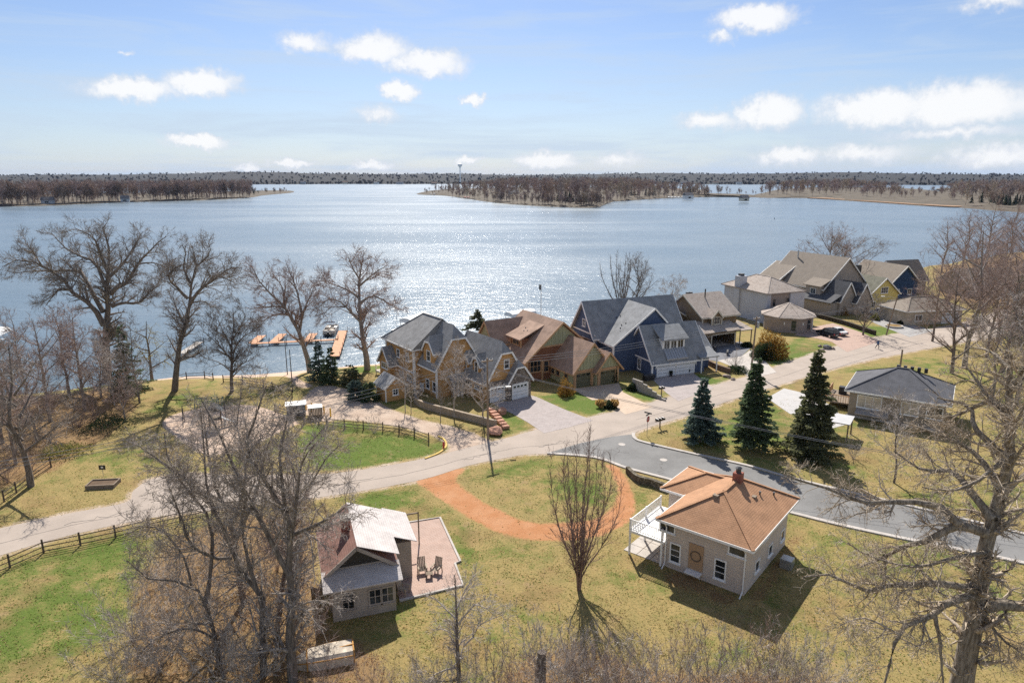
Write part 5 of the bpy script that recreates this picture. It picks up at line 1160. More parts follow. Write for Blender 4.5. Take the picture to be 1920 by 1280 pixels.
hero('oak_tree', 'massive gnarled oak with thick furrowed trunk at lower right', 110, 33.0, ZOK, [
 ([(770,1420),(800,1280),(840,1100),(880,900),(900,750),(930,640),(960,520),(1000,300),(1010,100),(1000,-80)], .72, .12, .5),
 ([(890,960),(980,955),(1060,965),(1180,945)], .4, .2, -1), ([(905,660),(800,620),(740,640),(660,690),(560,720),(490,750),(380,800)], .3, .05, 1.5), ([(790,622),(690,540),(560,530),(400,530),(250,480),(60,415)], .24, .04, 3),
 ([(850,895),(730,870),(620,870),(500,880),(400,900),(280,840),(150,840)], .24, .04, -2), ([(860,915),(740,950),(680,1000),(600,1030),(540,1080),(480,1290)], .26, .05, -3), ([(690,1000),(710,1100),(725,1300)], .13, .04, -1, -1), ([(895,1000),(960,1090),(1070,1170)], .12, .03, -2),
 ([(925,600),(830,480),(760,400),(640,400),(520,320)], .26, .04, 4), ([(985,350),(860,230),(830,140),(700,100)], .24, .04, 3), ([(985,300),(1030,200),(1080,90)], .2, .04, -3), ([(960,520),(1050,420),(1180,340)], .22, .04, 2),
 ([(1000,200),(900,80),(820,-30)], .18, .04, 3), ([(960,480),(860,330),(700,250),(560,200)], .2, .04, 5), ([(480,750),(485,830),(480,890)], .1, .05, 0, .8), ([(540,1080),(400,1010),(300,1040)], .08, .03, -1, -2.5), ([(900,740),(780,760),(620,800),(430,760),(330,700)], .13, .03, -2), ([(1000,150),(900,120),(760,180),(600,170)], .16, .03, 4), ([(985,350),(900,420),(780,480),(640,470)], .15, .03, -3), ([(940,600),(1040,560),(1150,600)], .16, .03, 2), ([(1005,60),(1080,-40),(1150,-60)], .14, .03, -2), ([(1000,-20),(920,-90),(830,-110)], .12, .03, 3), ([(960,450),(1060,300),(1150,240)], .14, .03, -3)],
 [lv(2.9, 1.0, 3.6, .85, .02, .24, K=5, S=4, rr=.45, rmin=.016), lv(5.0, .5, 1.6, .85, .0, .3, K=3, S=3, rmin=.011), lv(9.0, .2, .8, .85, .02, .3, K=3, S=2, rmin=.010)], M_oak, material('oak_twig', (.40, .32, .235), .95, 'bark', col2=(.54, .45, .35)))
GF = 'bare trees crowding the left foreground'
hero('ash_tree', 'thickest trunk of the left foreground thicket, rising by the cottage', 120, 37.0, ZFG, [
 ([(752,1330),(735,1100),(740,950),(730,780),(740,640),(700,480),(690,350),(720,230)], .42, .04, .5), ([(733,850),(600,600),(520,450),(460,300),(380,150)], .2, .03, 2), ([(738,700),(760,560),(780,400),(830,330)], .16, .03, -1.5),
 ([(738,690),(830,650),(920,600),(985,560)], .15, .03, -2), ([(735,640),(640,480),(560,350),(600,200),(640,90)], .17, .03, 1), ([(740,985),(830,950),(905,965)], .09, .02, -1)], LV_NEAR, M_barkdark, material('ash_twig', (.30, .25, .21), .95, 'bark', col2=(.44, .38, .33)), GF)
hero('ash_tree', 'twin-limbed bare tree left of the thickest foreground trunk', 121, 37.5, ZFG, [
 ([(645,1330),(620,1100),(630,950),(560,850),(500,780),(470,660),(420,560),(300,450),(140,340)], .3, .03, 1.5), ([(500,780),(430,780),(330,720),(300,620),(250,500)], .13, .03, -1, 1), ([(625,980),(560,760),(540,600),(600,450),(560,300)], .16, .03, 2), ([(460,650),(400,500),(390,350),(375,180)], .12, .03, 2, 1.2)], LV_NEAR, M_barkdark, material('ash_twig', (.30, .25, .21), .95, 'bark', col2=(.44, .38, .33)), GF)
hero('ash_tree', 'bare tree reaching leftmost over the split rail fence in the foreground thicket', 122, 38.5, ZFG, [
 ([(460,1310),(430,1080),(380,930),(300,870),(200,880),(80,790)], .22, .03, -1), ([(395,960),(420,780),(400,600),(260,430),(230,280)], .16, .03, 2), ([(430,1100),(330,1060),(200,1100),(120,1180)], .1, .03, -2), ([(340,890),(300,760),(180,650),(60,700)], .1, .02, 1)], LV_NEAR, M_barkdark, material('ash_twig', (.30, .25, .21), .95, 'bark', col2=(.44, .38, .33)), GF)
hero('ash_tree', 'bare tree behind the foreground thicket whose crown covers the playground', 123, 45.0, ZFG, [
 ([(560,1010),(520,800),(500,640),(430,480),(400,330),(380,160)], .26, .03, 1), ([(510,720),(600,520),(640,340),(700,220)], .16, .03, -2), ([(470,560),(330,480),(220,400),(90,300)], .14, .03, 2), ([(505,640),(560,430),(520,250),(540,120)], .14, .03, 1)], LV_NEAR, M_barkdark, material('ash_twig', (.30, .25, .21), .95, 'bark', col2=(.44, .38, .33)), GF)
hero('ash_tree', 'bare tree in the foreground thicket reaching right toward the green park lawn', 124, 44.0, ZFG, [
 ([(690,1000),(720,800),(745,620),(770,450),(800,330),(870,260)], .22, .03, -1), ([(745,600),(820,480),(880,380),(930,330)], .12, .03, 2), ([(765,480),(720,330),(740,200)], .12, .03, 2)], LV_NEAR, M_barkdark, material('ash_twig', (.30, .25, .21), .95, 'bark', col2=(.44, .38, .33)), GF)
hero('apple_tree', 'small pale bare tree at bottom centre-left below the patio', 125, 37.6, lambda x, y: (760+x/4, 1040+y/4), [
 ([(410,1010),(400,880),(385,640),(385,480),(385,300),(370,150)], .2, .025, .3), ([(400,520),(440,460),(510,380),(540,370),(600,400),(640,395)], .08, .02, -1.2), ([(385,480),(320,420),(250,350),(190,310)], .07, .02, 1.2), ([(440,680),(520,600),(540,540),(620,490),(740,440)], .07, .02, -1), ([(395,840),(300,860),(200,910),(150,950),(70,930)], .08, .02, -1),
 ([(390,620),(300,560),(230,560)], .05, .02, 1), ([(388,400),(450,260),(520,150)], .06, .02, 1.3)], [lv(5.0, .8, 2.2, .75, .08, .16, K=4, S=3, rr=.5, rmin=.013), lv(5.0, .4, 1.2, .75, .05, .2, K=3, S=3, rmin=.010), lv(7.0, .2, .6, .7, .03, .2, K=2, S=2, rmin=.009)], M_barkdark, M_barkpale)

def multistem(name, label, seed, p, h, spread, n, r, mat, twig, group=None, cat='tree', base_spread=.35, dens=1.6, tl=(.5, 1.6)):
    rng = np.random.default_rng(seed); limbs = []
    for i in range(n):
        a = i*2.4+rng.normal(0, .3); q = (i+.5)/n; rad = spread*q**.6*rng.uniform(.85, 1.1); hh = h*(1-.28*q)*rng.uniform(.88, 1.05)
        limbs.append(([(cos(a)*base_spread*.4*q, sin(a)*base_spread*.4*q, -.2), (cos(a)*base_spread*(q+.3), sin(a)*base_spread*(q+.3), h*.12), (cos(a)*rad*.6+rng.normal(0, .06*spread), sin(a)*rad*.6+rng.normal(0, .06*spread), hh*.40), (cos(a)*rad*.92+rng.normal(0, .07*spread), sin(a)*rad*.92+rng.normal(0, .07*spread), hh*.72), (cos(a)*rad, sin(a)*rad, hh)], r*rng.uniform(.7, 1.1), r*.12))
    limbs = [([(x+p[0], y+p[1], z+p[2]) for x, y, z in pts], a, b) for pts, a, b in limbs]
    return tree_thing(name, label, seed, p, limbs, [lv(dens, tl[0], tl[1], .45, .08, .14, K=4, S=3, rr=.5, rmin=.013), lv(5.0, .3, 1.0, .5, .06, .16, K=3, S=2, rmin=.010)], mat, twig, group, cat)
c = at(1085, 1105); multistem('river_birch', 'narrow many-stemmed bare tree by the red dirt loop casting long fan shadow', 130, (c.x, c.y, 0), 13.4, 3.2, 17, .085, M_barkdark, material('birch_twig', (.20, .13, .105), .95, 'bark', col2=(.30, .21, .18)), base_spread=.3, dens=3.6, tl=(.8, 2.8))
c = at(1175, 600, -1); multistem('willow_clump', 'bare multi-stemmed lakeside tree behind the navy house', 131, (c.x, c.y+6, -1), 15.5, 7, 12, .2, M_barkdark, M_bark, base_spread=1.2, dens=2.6, tl=(.9, 3.2))

def bare(name, label, seed, px, py, ztop_py, spread, mat, twig=None, n=6, r=None, group=None, fork=.25, lean=(0, 0), levels=None, up=.7, z=None, cat='tree', dy=0):
    p = on_ground(px, py) if z is None else at(px, py, z); p = Vector((p.x, p.y+dy, gz(p.x, p.y+dy)))
    v = (640-ztop_py)/_F; k = (-_s+v*_c)/(_c+v*_s); h = CAM_H+k*p.y-p.z
    r = r or h*.018; rng = np.random.default_rng(seed)
    limbs = [([(x+p.x, y+p.y, zz+p.z) for x, y, zz in pts], a, b) for pts, a, b in generic_limbs(rng, h, r, spread, n, fork, lean, up)]
    L = levels or [lv(min(2.6, 24/h), h*.13, h*.30, .7, .08, .15, K=4, S=3, rr=.5, rmin=.022), lv(min(3, 30/h), h*.06, h*.16, .7, .05, .18, K=3, S=3, rmin=.015), lv(min(6.5, 75/h), h*.03, h*.10, .7, .03, .2, K=2, S=2, rmin=.015)]
    return tree_thing(name, label, seed, p, limbs, L, mat, twig or mat, group, cat)
# left thicket by the water
GT = 'bare trees in the thicket at the left edge'
be0 = bare('box_elder', 'reddish bare tree of the left-edge thicket nearest the broad cottonwood', 140, 160, 770, 585, 4.5, M_bark, M_barkred, 8, group=GT)
bare('box_elder', 'bare thicket tree standing mid-left above the dark ivy bank', 141, 95, 790, 590, 4.5, M_bark, M_barkred, 8, group=GT)
bare('box_elder', 'bare dark-trunked tree by the roadside rails at far left', 142, 58, 912, 640, 4.8, M_barkdark, M_bark, 7, group=GT, r=.35)
bare('box_elder', 'bare tree cut off by the left picture edge', 143, 5, 830, 640, 4.5, M_barkdark, M_bark, 7, group=GT)
bare('box_elder', 'slim bare tree between leaning cottonwood and left thicket', 144, 262, 755, 600, 3.2, M_barkdark, M_bark, 6, group=GT, r=.16)
bare('plum_thicket', 'low dense grey bare thicket in front of the broad cottonwood', 145, 215, 760, 640, 5.5, M_barkpale, M_barkpale, 12, r=.12, fork=.05, group=GT)
bare('box_elder', 'bare tree second from the left edge over the ivy bank', 146, 30, 870, 690, 4.0, M_bark, M_barkred, 8, group=GT, r=.2)
# behind and around the houses
GB = 'bare trees behind the lake houses'
bare('elm_tree', 'bare round-crowned elm right behind the yellow house chimney', 150, 1595, 560, 425, 9.5, M_bark, M_barkred, 9, group=GB, fork=.15, dy=14)
bare('elm_tree', 'wide bare elm rising behind the yellow and blue house roofs', 151, 1655, 560, 440, 12, M_barkdark, M_bark, 10, group=GB, fork=.15, dy=22)
bare('birch_tree', 'slender pale bare birch behind the brown shake-roof house', 152, 1275, 610, 512, 3.5, M_barkpale, M_barkpale, 6, group=GB, dy=8, r=.14)
bare('elm_tree', 'bare elm beside the lakeside clump behind the navy house', 153, 1208, 600, 478, 5.5, M_barkdark, M_bark, 8, group=GB, dy=12)
bare('crabapple_tree', 'low spreading bare crabapple beside the brick driveway and walker', 154, 1618, 628, 548, 4.2, M_barkdark, M_bark, 9, r=.22, fork=.12)
GR = 'bare trees on the right lawn'
mp0 = bare('maple_tree', 'tall bare maple with pinkish buds over the far road at right', 155, 1808, 690, 425, 8.5, M_bark, M_barkred, 10, group=GR, r=.45, fork=.2)
bare('maple_tree', 'bare maple left of the tall budding maple, branching low over the road', 156, 1785, 700, 495, 7.5, M_barkdark, M_barkred, 9, group=GR, r=.32, fork=.12, lean=(-.1, 0))
bare('maple_tree', 'bare maple at the right edge beside the dark evergreen', 157, 1880, 700, 470, 6.5, M_barkdark, M_barkred, 9, group=GR, r=.3)
bare('maple_tree', 'bare tree filling the top right corner of the shore', 158, 1925, 640, 400, 9, M_bark, M_barkred, 9, group=GR, r=.4)
bare('maple_tree', 'young bare maple deep among the right-hand trees behind the garage', 159, 1840, 600, 440, 7, M_bark, M_barkred, 9, group=GR, r=.3)
bare('ash_sapling', 'yellowish budding tree in front of the olive ranch house', 160, 1676, 905, 735, 3.6, M_barkdark, M_barkpale, 8, r=.13, fork=.2)
bare('maple_tree', 'pinkish bare maple between the tall budding maple and right edge', 171, 1850, 670, 470, 6.5, M_bark, M_barkred, 9, group=GR, r=.28)
bare('maple_tree', 'bare maple low over the pale road bend at right', 172, 1748, 640, 500, 5.5, M_barkdark, M_barkred, 9, group=GR, r=.24)
bare('maple_tree', 'bare maple rising behind the oak crown at right', 173, 1905, 760, 560, 6.5, M_barkdark, M_barkpale, 9, group=GR, r=.3)
bare('ash_tree', 'short bare tree right behind the thickest foreground trunk', 176, 560, 1150, 860, 3.2, M_bark, M_barkred, 8, group=GF, r=.15, levels=LV_NEAR)
for k, (px, py, sc, a, lab) in enumerate([(1870, 640, .8, 1, 'bare maple right behind the tall budding maple'), (1900, 600, .85, 2, 'bare maple at the right edge beyond the road bend'), (1835, 560, .7, 3, 'small bare maple left of the right-edge roofs'), (1780, 560, .62, 4, 'bare maple beside the blue house roof'), (1925, 700, .8, 5, 'bare maple cut by the right edge above the oak'), (1945, 560, .9, 2.5, 'bare maple topmost at the right picture edge'), (1730, 590, .5, .7, 'low bare maple in front of the tan garage'), (1860, 745, .55, 3.6, 'low bare maple on the lawn behind the ranch house')]):
    replant(mp0, lab, px, py, sc, a)
for k, (px, py, sc, a, lab) in enumerate([(1765, 512, .75, .2, 'farthest bare maple above the blue house roof'), (1805, 500, .85, 1.3, 'bare shore maple left of the top right corner trees'), (1850, 488, .95, 2.4, 'bare shore maple by the far right waterline'), (1895, 475, 1.0, 3.5, 'bare shore maple second from the right edge at the waterline'), (1935, 470, 1.1, 4.6, 'bare shore maple nearest the right edge at the waterline'), (1825, 530, .8, 5.1, 'bare maple behind the grey-roofed house at right'), (1880, 525, .8, .9, 'bare maple beside the grey-roofed house at right'), (1920, 530, .9, 2.0, 'bare maple right of the grey-roofed house')]):
    replant(mp0, lab, px, py, sc, a)
for k, (px, py, sc, a, lab) in enumerate([(20, 760, .9, 1, 'bare thicket tree at the left edge by the boat lift'), (70, 830, .75, 2, 'short bare thicket tree on the ivy bank'), (130, 740, .95, 3, 'bare thicket tree right above the left shore'), (190, 745, .7, 4, 'bare thicket tree at the foot of the broad cottonwood'), (-20, 900, 1.0, 5, 'bare thicket tree cut by the left edge above the road'), (45, 720, .9, .4, 'bare thicket tree nearest the water at far left'), (235, 790, .55, 2.2, 'low bare tree before the ragged dark spruce')]):
    replant(be0, lab, px, py, sc, a)
# ornamental trees before the orange house
GO = 'ornamental trees before the orange house'
bare('crabapple_tree', 'pale-barked bare ornamental tree before the tall orange gable', 161, 852, 782, 640, 2.6, M_barkpale, M_barkpale, 7, group=GO, r=.11, fork=.3)
bare('crabapple_tree', 'wide bare ornamental tree before the white garage doors and utility pole', 162, 905, 790, 695, 3.6, M_bark, M_barkpale, 10, group=GO, r=.14, fork=.2)
bare('crabapple_tree', 'thin bare sapling at the shed side of the stone retaining wall', 163, 760, 772, 650, 1.6, M_barkdark, M_barkpale, 6, group=GO, r=.07)
bare('crabapple_tree', 'thin bare sapling right of the shed-side sapling', 164, 771, 774, 690, 1.5, M_barkdark, M_barkpale, 6, group=GO, r=.06)
bare('crabapple_tree', 'dark young tree on the gravel before the retaining wall', 165, 826, 790, 715, 1.9, M_barkdark, M_bark, 6, group=GO, r=.07)
# weeping willow with yellow shoots at the shore
def willow():
    p = on_ground(285, 712); rng = np.random.default_rng(170); limbs = generic_limbs(rng, 10, .3, 4.2, 8, .2, (0, 0), .5)
    limbs = [([(x+p.x, y+p.y, z+p.z) for x, y, z in pts], a, b) for pts, a, b in limbs]
    tree_thing('weeping_willow', 'weeping willow with yellow-green hanging shoots at the left shore', 170, p, limbs, [lv(2.2, 1.2, 2.6, .9, -.12, .1, K=4, S=3, rmin=.02), lv(4.5, 1.0, 2.6, .7, -.55, .08, K=4, S=3, rmin=.012)], M_barkdark, material('willow_shoot', (.34, .27, .06), .9, var=.2))
willow()

# ------------------------------------------------------------------ evergreens
def needles(name, n, P, D, size, mat, rng, parent):
    """n sprays: flat tapering quads at P along D"""
    sd = np.cross(D, rng.normal(size=(n, 3))); sd /= np.linalg.norm(sd, axis=1, keepdims=True)+1e-9
    L = size*rng.uniform(.6, 1.3, n)[:, None]; w = L*.30
    V = np.stack([P, P+D*L*.55+sd*w, P+D*L, P+D*L*.55-sd*w], 1)
    q = np.arange(n*4).reshape(n, 4); return link(name, quad_mesh(name, V.reshape(-1, 3), q, mat, False), parent)
M_spruce = [material('blue_spruce_needles', (.10, .145, .115), .8, 'leaf', var=.35, scale=5.0, bump=0, col2=(.19, .23, .20)), material('green_spruce_needles', (.095, .135, .065), .8, 'leaf', var=.35, scale=5.0, bump=0, col2=(.17, .20, .11)), material('brown_tipped_spruce', (.115, .125, .06), .8, 'leaf', var=.35, scale=5.0, bump=0, col2=(.21, .19, .10))]
def spruce(label, seed, p, h, r, mat, n=7000, trunk=1.0, size=.34, name='spruce_tree', group=None, power=1.0, cat='conifer'):
    rng = np.random.default_rng(seed); o = thing(name, label, cat, p, rng.random()*6, group)
    MB().tube([(0, 0, -.3), (0, 0, h*.5), (0, 0, h*.97)], [h*.018, h*.012, .015], 7).build('trunk', M_barkdark, o)
    nb = int(26*h); t = np.sort(rng.random(nb)**1.05); z = trunk+(h-trunk)*t; a = rng.random(nb)*6.28
    ln = r*((1-t)**power)*rng.uniform(.5, 1.18, nb)+.12; ln = ln*(1+.22*np.sin(3*a+seed+4*t)+.12*np.sin(5*a-9*t)); droop = -.18-.25*(1-t)
    g = Grower(seed); B = np.zeros((nb, 3, 3)); d = np.stack([np.cos(a), np.sin(a), droop*0+.1], -1)
    B[:, 0, 2] = z; B[:, 1] = B[:, 0]+np.stack([np.cos(a)*ln*.55, np.sin(a)*ln*.55, droop*ln*.5], -1); B[:, 2] = B[:, 0]+np.stack([np.cos(a)*ln, np.sin(a)*ln, droop*ln*.75+.05*ln], -1)
    g.tubes(B, np.stack([.012+.012*ln, .008+.006*ln, np.full(nb, .005)], 1), 3); link('branches', g.mesh('branches', M_barkdark), o)
    w = ln/ln.sum(); i = rng.choice(nb, n, p=w); f = .18+.82*rng.random(n)**.8; k = np.minimum((f*2).astype(int), 1); q = (f*2-k)[:, None]
    P = B[i, k]*(1-q)+B[i, k+1]*q; bd = B[i, 2]-B[i, 0]; bd /= np.linalg.norm(bd, axis=1, keepdims=True); side = np.cross(bd, [0, 0, 1.])
    D = bd*.7+side*rng.normal(0, .75, n)[:, None]+rng.normal(0, .22, (n, 3))+np.array([0, 0, -.12]); D /= np.linalg.norm(D, axis=1, keepdims=True)
    P = P+side*rng.normal(0, .10, n)[:, None]*ln[i][:, None]; needles('crown', n, P, D, size, mat, rng, o); return o
GS = 'spruces on the corner lawn'
p = at(1313, 828); spruce('shortest blue-green spruce of the corner lawn row, nearest the stop sign', 201, p, 8.0, 2.15, M_spruce[0], 10500, 1.1, .38, group=GS)
p = at(1406, 842); spruce('middle spruce of the three on the corner lawn', 202, p, 11.0, 2.5, M_spruce[1], 13500, 1.3, .40, group=GS)
p = at(1515, 854); spruce('tallest spruce of the corner lawn row, nearest the ranch house', 203, p, 12.6, 2.75, M_spruce[2], 16000, 1.3, .42, group=GS)
GP = 'evergreens by the beach path'
for i, (px, py, top, r, lab) in enumerate([(600, 712, 638, 2.0, 'pointed spruce beside the leaning cottonwood on the beach path'), (622, 718, 652, 1.9, 'second pointed spruce, just right of the first by the beach path'), (655, 722, 685, 2.3, 'dark bushy yew right of the two beach spruces'), (668, 748, 712, 1.5, 'round dark cedar between beach spruces and orange shed'), (694, 752, 716, 1.2, 'narrow dark cedar next to the orange shed')]):
    p = on_ground(px, py); h = atY(px, top, p.y).z-p.z; spruce(lab, 210+i, p, h, r, M_spruce[i % 3], 4200 if i < 2 else 3400, .25, .30, group=GP, power=1.0 if i < 2 else .45)
p = on_ground(885, 660); p.y += 12; spruce('dark evergreen poking up between the orange and brown houses', 220, (p.x+.5, p.y, -1), atY(885, 580, p.y).z+1, 2.8, M_spruce[2], 5000, .5)
p = on_ground(242, 735); spruce('ragged dark spruce at the foot of the broad left cottonwood', 221, p, atY(242, 610, p.y).z-p.z, 3.0, M_spruce[1], 5000, .6)
p = at(1905, 640); spruce('dark evergreen at the right edge among the bare maples', 222, p, atY(1905, 485, p.y).z, 3.6, M_spruce[1], 5000, .8)
def bush(name, label, seed, p, r, h, mat, n=2200, size=.22, cat='shrub', group=None, loc=None):
    rng = np.random.default_rng(seed); o = thing(name, label, cat, p, 0, group)
    D = rng.normal(size=(n, 3)); D[:, 2] = np.abs(D[:, 2]); D /= np.linalg.norm(D, axis=1, keepdims=True)
    lump = 1+.16*np.sin(D[:, 0]*5+seed)+.14*np.sin(D[:, 1]*6+2*seed)+.1*np.sin(D[:, 2]*7)
    P = D*(rng.random(n)**.35*lump)[:, None]*np.array([r, r, h]); d2 = D+rng.normal(0, .5, (n, 3)); d2 /= np.linalg.norm(d2, axis=1, keepdims=True)
    needles('foliage', n, P, d2, size, mat, rng, o)
    b = MB()
    for k in range(5): a = k*1.26; b.tube([(0, 0, -.1), (cos(a)*r*.4, sin(a)*r*.4, h*.6)], [.03, .012], 4)
    b.build('stem', M_barkdark, o); return o
M_autumn = material('orange_juniper', (.30, .16, .03), .85, 'leaf', var=.3, scale=1.2, bump=0, col2=(.12, .11, .03))
M_yew = material('dark_yew', (.035, .055, .025), .85, 'leaf', var=.35, bump=0, col2=(.07, .09, .04))
M_lime = material('yellow_green_shrub', (.20, .19, .06), .85, 'leaf', var=.3, bump=0, col2=(.13, .15, .05))
p = at(1448, 672); bush('juniper_bush', 'large orange-topped juniper beside the octagonal garage lawn', 230, (p.x, p.y+1.2, 0), 2.6, 4.2, M_autumn, 5200, .3); bush('juniper_bush', 'dark green juniper at the foot of the orange-topped juniper', 231, (p.x-1.7, p.y-.2, 0), 1.8, 2.8, M_yew, 3200, .28)
for i, (px, py, r, h, m, lab) in enumerate([(1185, 731, .9, .9, M_yew, 'round clipped shrub between the brown and navy house drives'), (1143, 764, .8, .8, M_yew, 'round dark shrub in the brown house lawn bed'), (1060, 741, 1.1, 2.3, M_autumn, 'orange-leaved shrub before the brown house'), (1382, 697, 1.6, 1.0, M_yew, 'low dark shrub under the bare bush by the concrete drive'),
      (1148, 715, .8, 2.6, M_yew, 'narrow dark evergreen at the right garage corner of the brown house'), (1690, 608, .6, .9, M_yew, 'small dark cone shrub in the round stone bed'), (1640, 600, 1.0, 1.2, M_lime, 'yellowish shrub near the crabapple and pickup'), (65, 690, 2.4, 3.2, M_lime, 'olive evergreen shrub at the far left edge'), (205, 800, 3.0, 1.3, M_yew, 'ivy mound on the bank of the left thicket'), (120, 850, 2.6, .9, M_lime, 'weedy green mound under the left thicket'),
      (1400, 650, .9, .9, M_yew, 'dark shrub by the stucco house steps'), (1578, 590, 1.3, 2.0, M_autumn, 'rusty shrub before the large taupe house')]):
    p = on_ground(px, py); bush('garden_shrub', lab, 240+i, p, r, h, m, 1800, .2)
# bare shrubs
for i, (px, py, h, s_, n, m, lab) in enumerate([(1378, 690, 3.4, 2.4, 16, M_barkpale, 'tan bare bush beside the concrete driveway and utility pole'), (1135, 758, 1.9, 1.2, 14, M_barkpale, 'small pale bare dome shrub in the brown house lawn bed'), (668, 806, 2.0, .8, 9, M_barkred, 'smaller bare shrub at the park fence'), (702, 812, 2.6, 1.5, 14, M_barkpale, 'larger bare shrub at the park fence'),
      (1440, 1215, 2.4, 1.6, 14, M_barkred, 'orange-tipped bare shrub at the tip of the tan house shadow'), (1010, 1275, 5.0, 3.0, 16, M_barkpale, 'pale bare thicket at bottom centre below the fan shadow'), (1100, 1285, 4.0, 3.2, 18, M_barkpale, 'grey bare thicket just right of bottom centre'), (1200, 1300, 3.6, 3.0, 18, M_barkpale, 'bare brush at the bottom edge under the tan lawn'),
      (1330, 1300, 4.6, 2.6, 14, M_bark, 'taller dark-stemmed brush at bottom right of centre'), (1450, 1310, 4.8, 2.6, 12, M_bark, 'bare brush at the bottom edge left of the oak'), (300, 1260, 5.0, 4.0, 20, M_barkpale, 'dense pale brush at the bottom left of the thicket'), (420, 1270, 5.5, 4.0, 20, M_barkpale, 'dense pale brush between the left foreground trunks'), (360, 1130, 5.0, 4.0, 18, M_barkpale, 'brush behind the leftmost foreground trunks'), (500, 1180, 5.5, 3.2, 18, M_barkred, 'reddish brush left of the thickest foreground trunk'), (620, 1290, 3.0, 2.4, 18, M_barkred, 'reddish brush before the rusty boat hull'),
      (150, 800, 3.0, 3.0, 18, M_barkred, 'rusty low brush in the left thicket'), (40, 800, 3.5, 3.2, 16, M_barkpale, 'pale low brush at the left edge'), (820, 1300, 3.2, 2.0, 10, M_bark, 'dark forked brush at the bottom left of centre'), (930, 1295, 3.8, 2.0, 8, M_bark, 'dark forked sapling clump at bottom centre'), (655, 905, 2.6, 1.8, 10, M_barkpale, 'bare roadside shrub behind the cottage'), (1600, 860, 3.0, 2.2, 14, M_barkpale, 'pale bare bush under the ranch house windows'), (1690, 600, 1.4, 1.2, 10, M_barkred, 'reddish bare bush by the stone ring bed'), (100, 705, 3.5, 3.5, 16, M_barkred, 'red-twigged brush on the left shore')]):
    p = on_ground(px, py); multistem('bare_shrub', lab, 300+i, p, h, s_, n, .022 if py < 1000 else .018, m, m, None, 'shrub', .3, 3.2, (.25, h*.3))
# ornamental grass clumps
for i, px in enumerate((1126, 1152)):
    p = at(px, 764); o = thing('ornamental_grass', ['dry ornamental grass clump left in the brown house lawn bed', 'dry ornamental grass clump right in the brown house lawn bed'][i], 'grass clump', p)
    rng = np.random.default_rng(400+i); n = 160; D = rng.normal(0, .18, (n, 3)); D[:, 2] = 1; P = np.c_[rng.normal(0, .12, (n, 2)), np.zeros(n)]; g = needles('blades', n, P, D/np.linalg.norm(D, axis=1, keepdims=True), 1.0, M_straw, rng, o)
# felled trunk / stump at the bottom
p = at(1012, 1290); b = MB(); b.tube([(0, 0, -.2), (.05, 0, 1.2), (.1, .05, 2.6)], [.38, .33, .27], 10); o = thing('tree_stump', 'tall dark broken tree stump at the bottom edge centre', 'stump', p); b.build('trunk', M_barkdark, o)

sh = [o for o in bpy.data.objects if o.name.startswith('bare_shrub') and o.parent is None]; src = {o['label']: o for o in sh}
s1 = src['dense pale brush at the bottom left of the thicket']; s2 = src['reddish brush left of the thickest foreground trunk']
for k, (px, py, sc, a, sr, lab) in enumerate([(250, 1200, .9, 1, s1, 'pale brush at the lawn edge of the foreground thicket'), (340, 1200, 1.0, 2, s1, 'pale brush mid-left in the foreground thicket'), (450, 1110, .9, 3, s1, 'pale brush behind the twin-limbed tree'), (400, 1040, .8, 4, s1, 'pale brush at the back of the foreground thicket'), (520, 1070, .8, 5, s2, 'reddish brush at the back of the foreground thicket'), (570, 1230, .9, .6, s2, 'reddish brush at the foot of the thickest trunk'), (480, 1290, 1.0, 1.7, s1, 'pale brush at the bottom edge between trunks'), (220, 1290, .8, 2.6, s1, 'pale brush at the bottom left lawn corner'), (310, 1090, .7, 3.3, s1, 'small pale brush left at the back of the thicket'), (560, 1010, .7, 4.1, s2, 'reddish brush beside the cottage left eave'),
  (1060, 1300, .8, .3, s1, 'pale brush right of the broken stump'), (1160, 1290, .7, 1.1, s1, 'pale low brush under the tan house lawn'), (1270, 1305, .85, 2.3, s2, 'reddish brush at the bottom edge right of centre'), (1390, 1300, .9, 3.1, s1, 'pale brush at the bottom edge below the shadow tip'), (1520, 1300, .8, 4.4, s1, 'pale brush left of the oak trunk base'), (890, 1305, .6, 5.2, s1, 'pale brush beside the small pale tree'), (100, 770, .8, 1.4, s2, 'reddish brush low in the left thicket'), (30, 850, .8, 2.7, s1, 'pale brush under the far left trees'), (180, 790, .8, 3.9, s2, 'reddish brush on the left bank'), (70, 750, .9, .9, s1, 'pale brush behind the left thicket')]):
    replant(sr, lab, px, py, sc, a)

bot = [(780, 1310, .55), (850, 1325, .7), (960, 1325, .75), (1035, 1330, .8), (1130, 1330, .85), (1230, 1335, .9), (1310, 1330, .8), (1420, 1335, .9), (1490, 1330, .85), (1560, 1325, .7), (700, 1320, .6), (1080, 1262, .55)]
wd = 'first second third fourth fifth sixth seventh eighth ninth tenth eleventh twelfth'.split()
for k, (px, py, sc) in enumerate(sorted(bot)): replant(s1 if k % 3 else s2, '%s clump from the left in the row of brush on the bottom edge' % wd[k], px, py, sc, k*1.1, 'brush along the bottom edge')
bank = [(10, 770, .8), (55, 805, .8), (95, 830, .75), (140, 770, .85), (175, 740, .8), (215, 735, .7), (60, 880, .7), (15, 905, .7), (120, 715, .8), (235, 760, .6)]
for k, (px, py, sc) in enumerate(sorted(bank)): replant(s2 if k % 2 else s1, '%s low brush clump from the left on the thicket bank' % wd[k], px, py, sc, k*1.7, 'brush on the left bank')
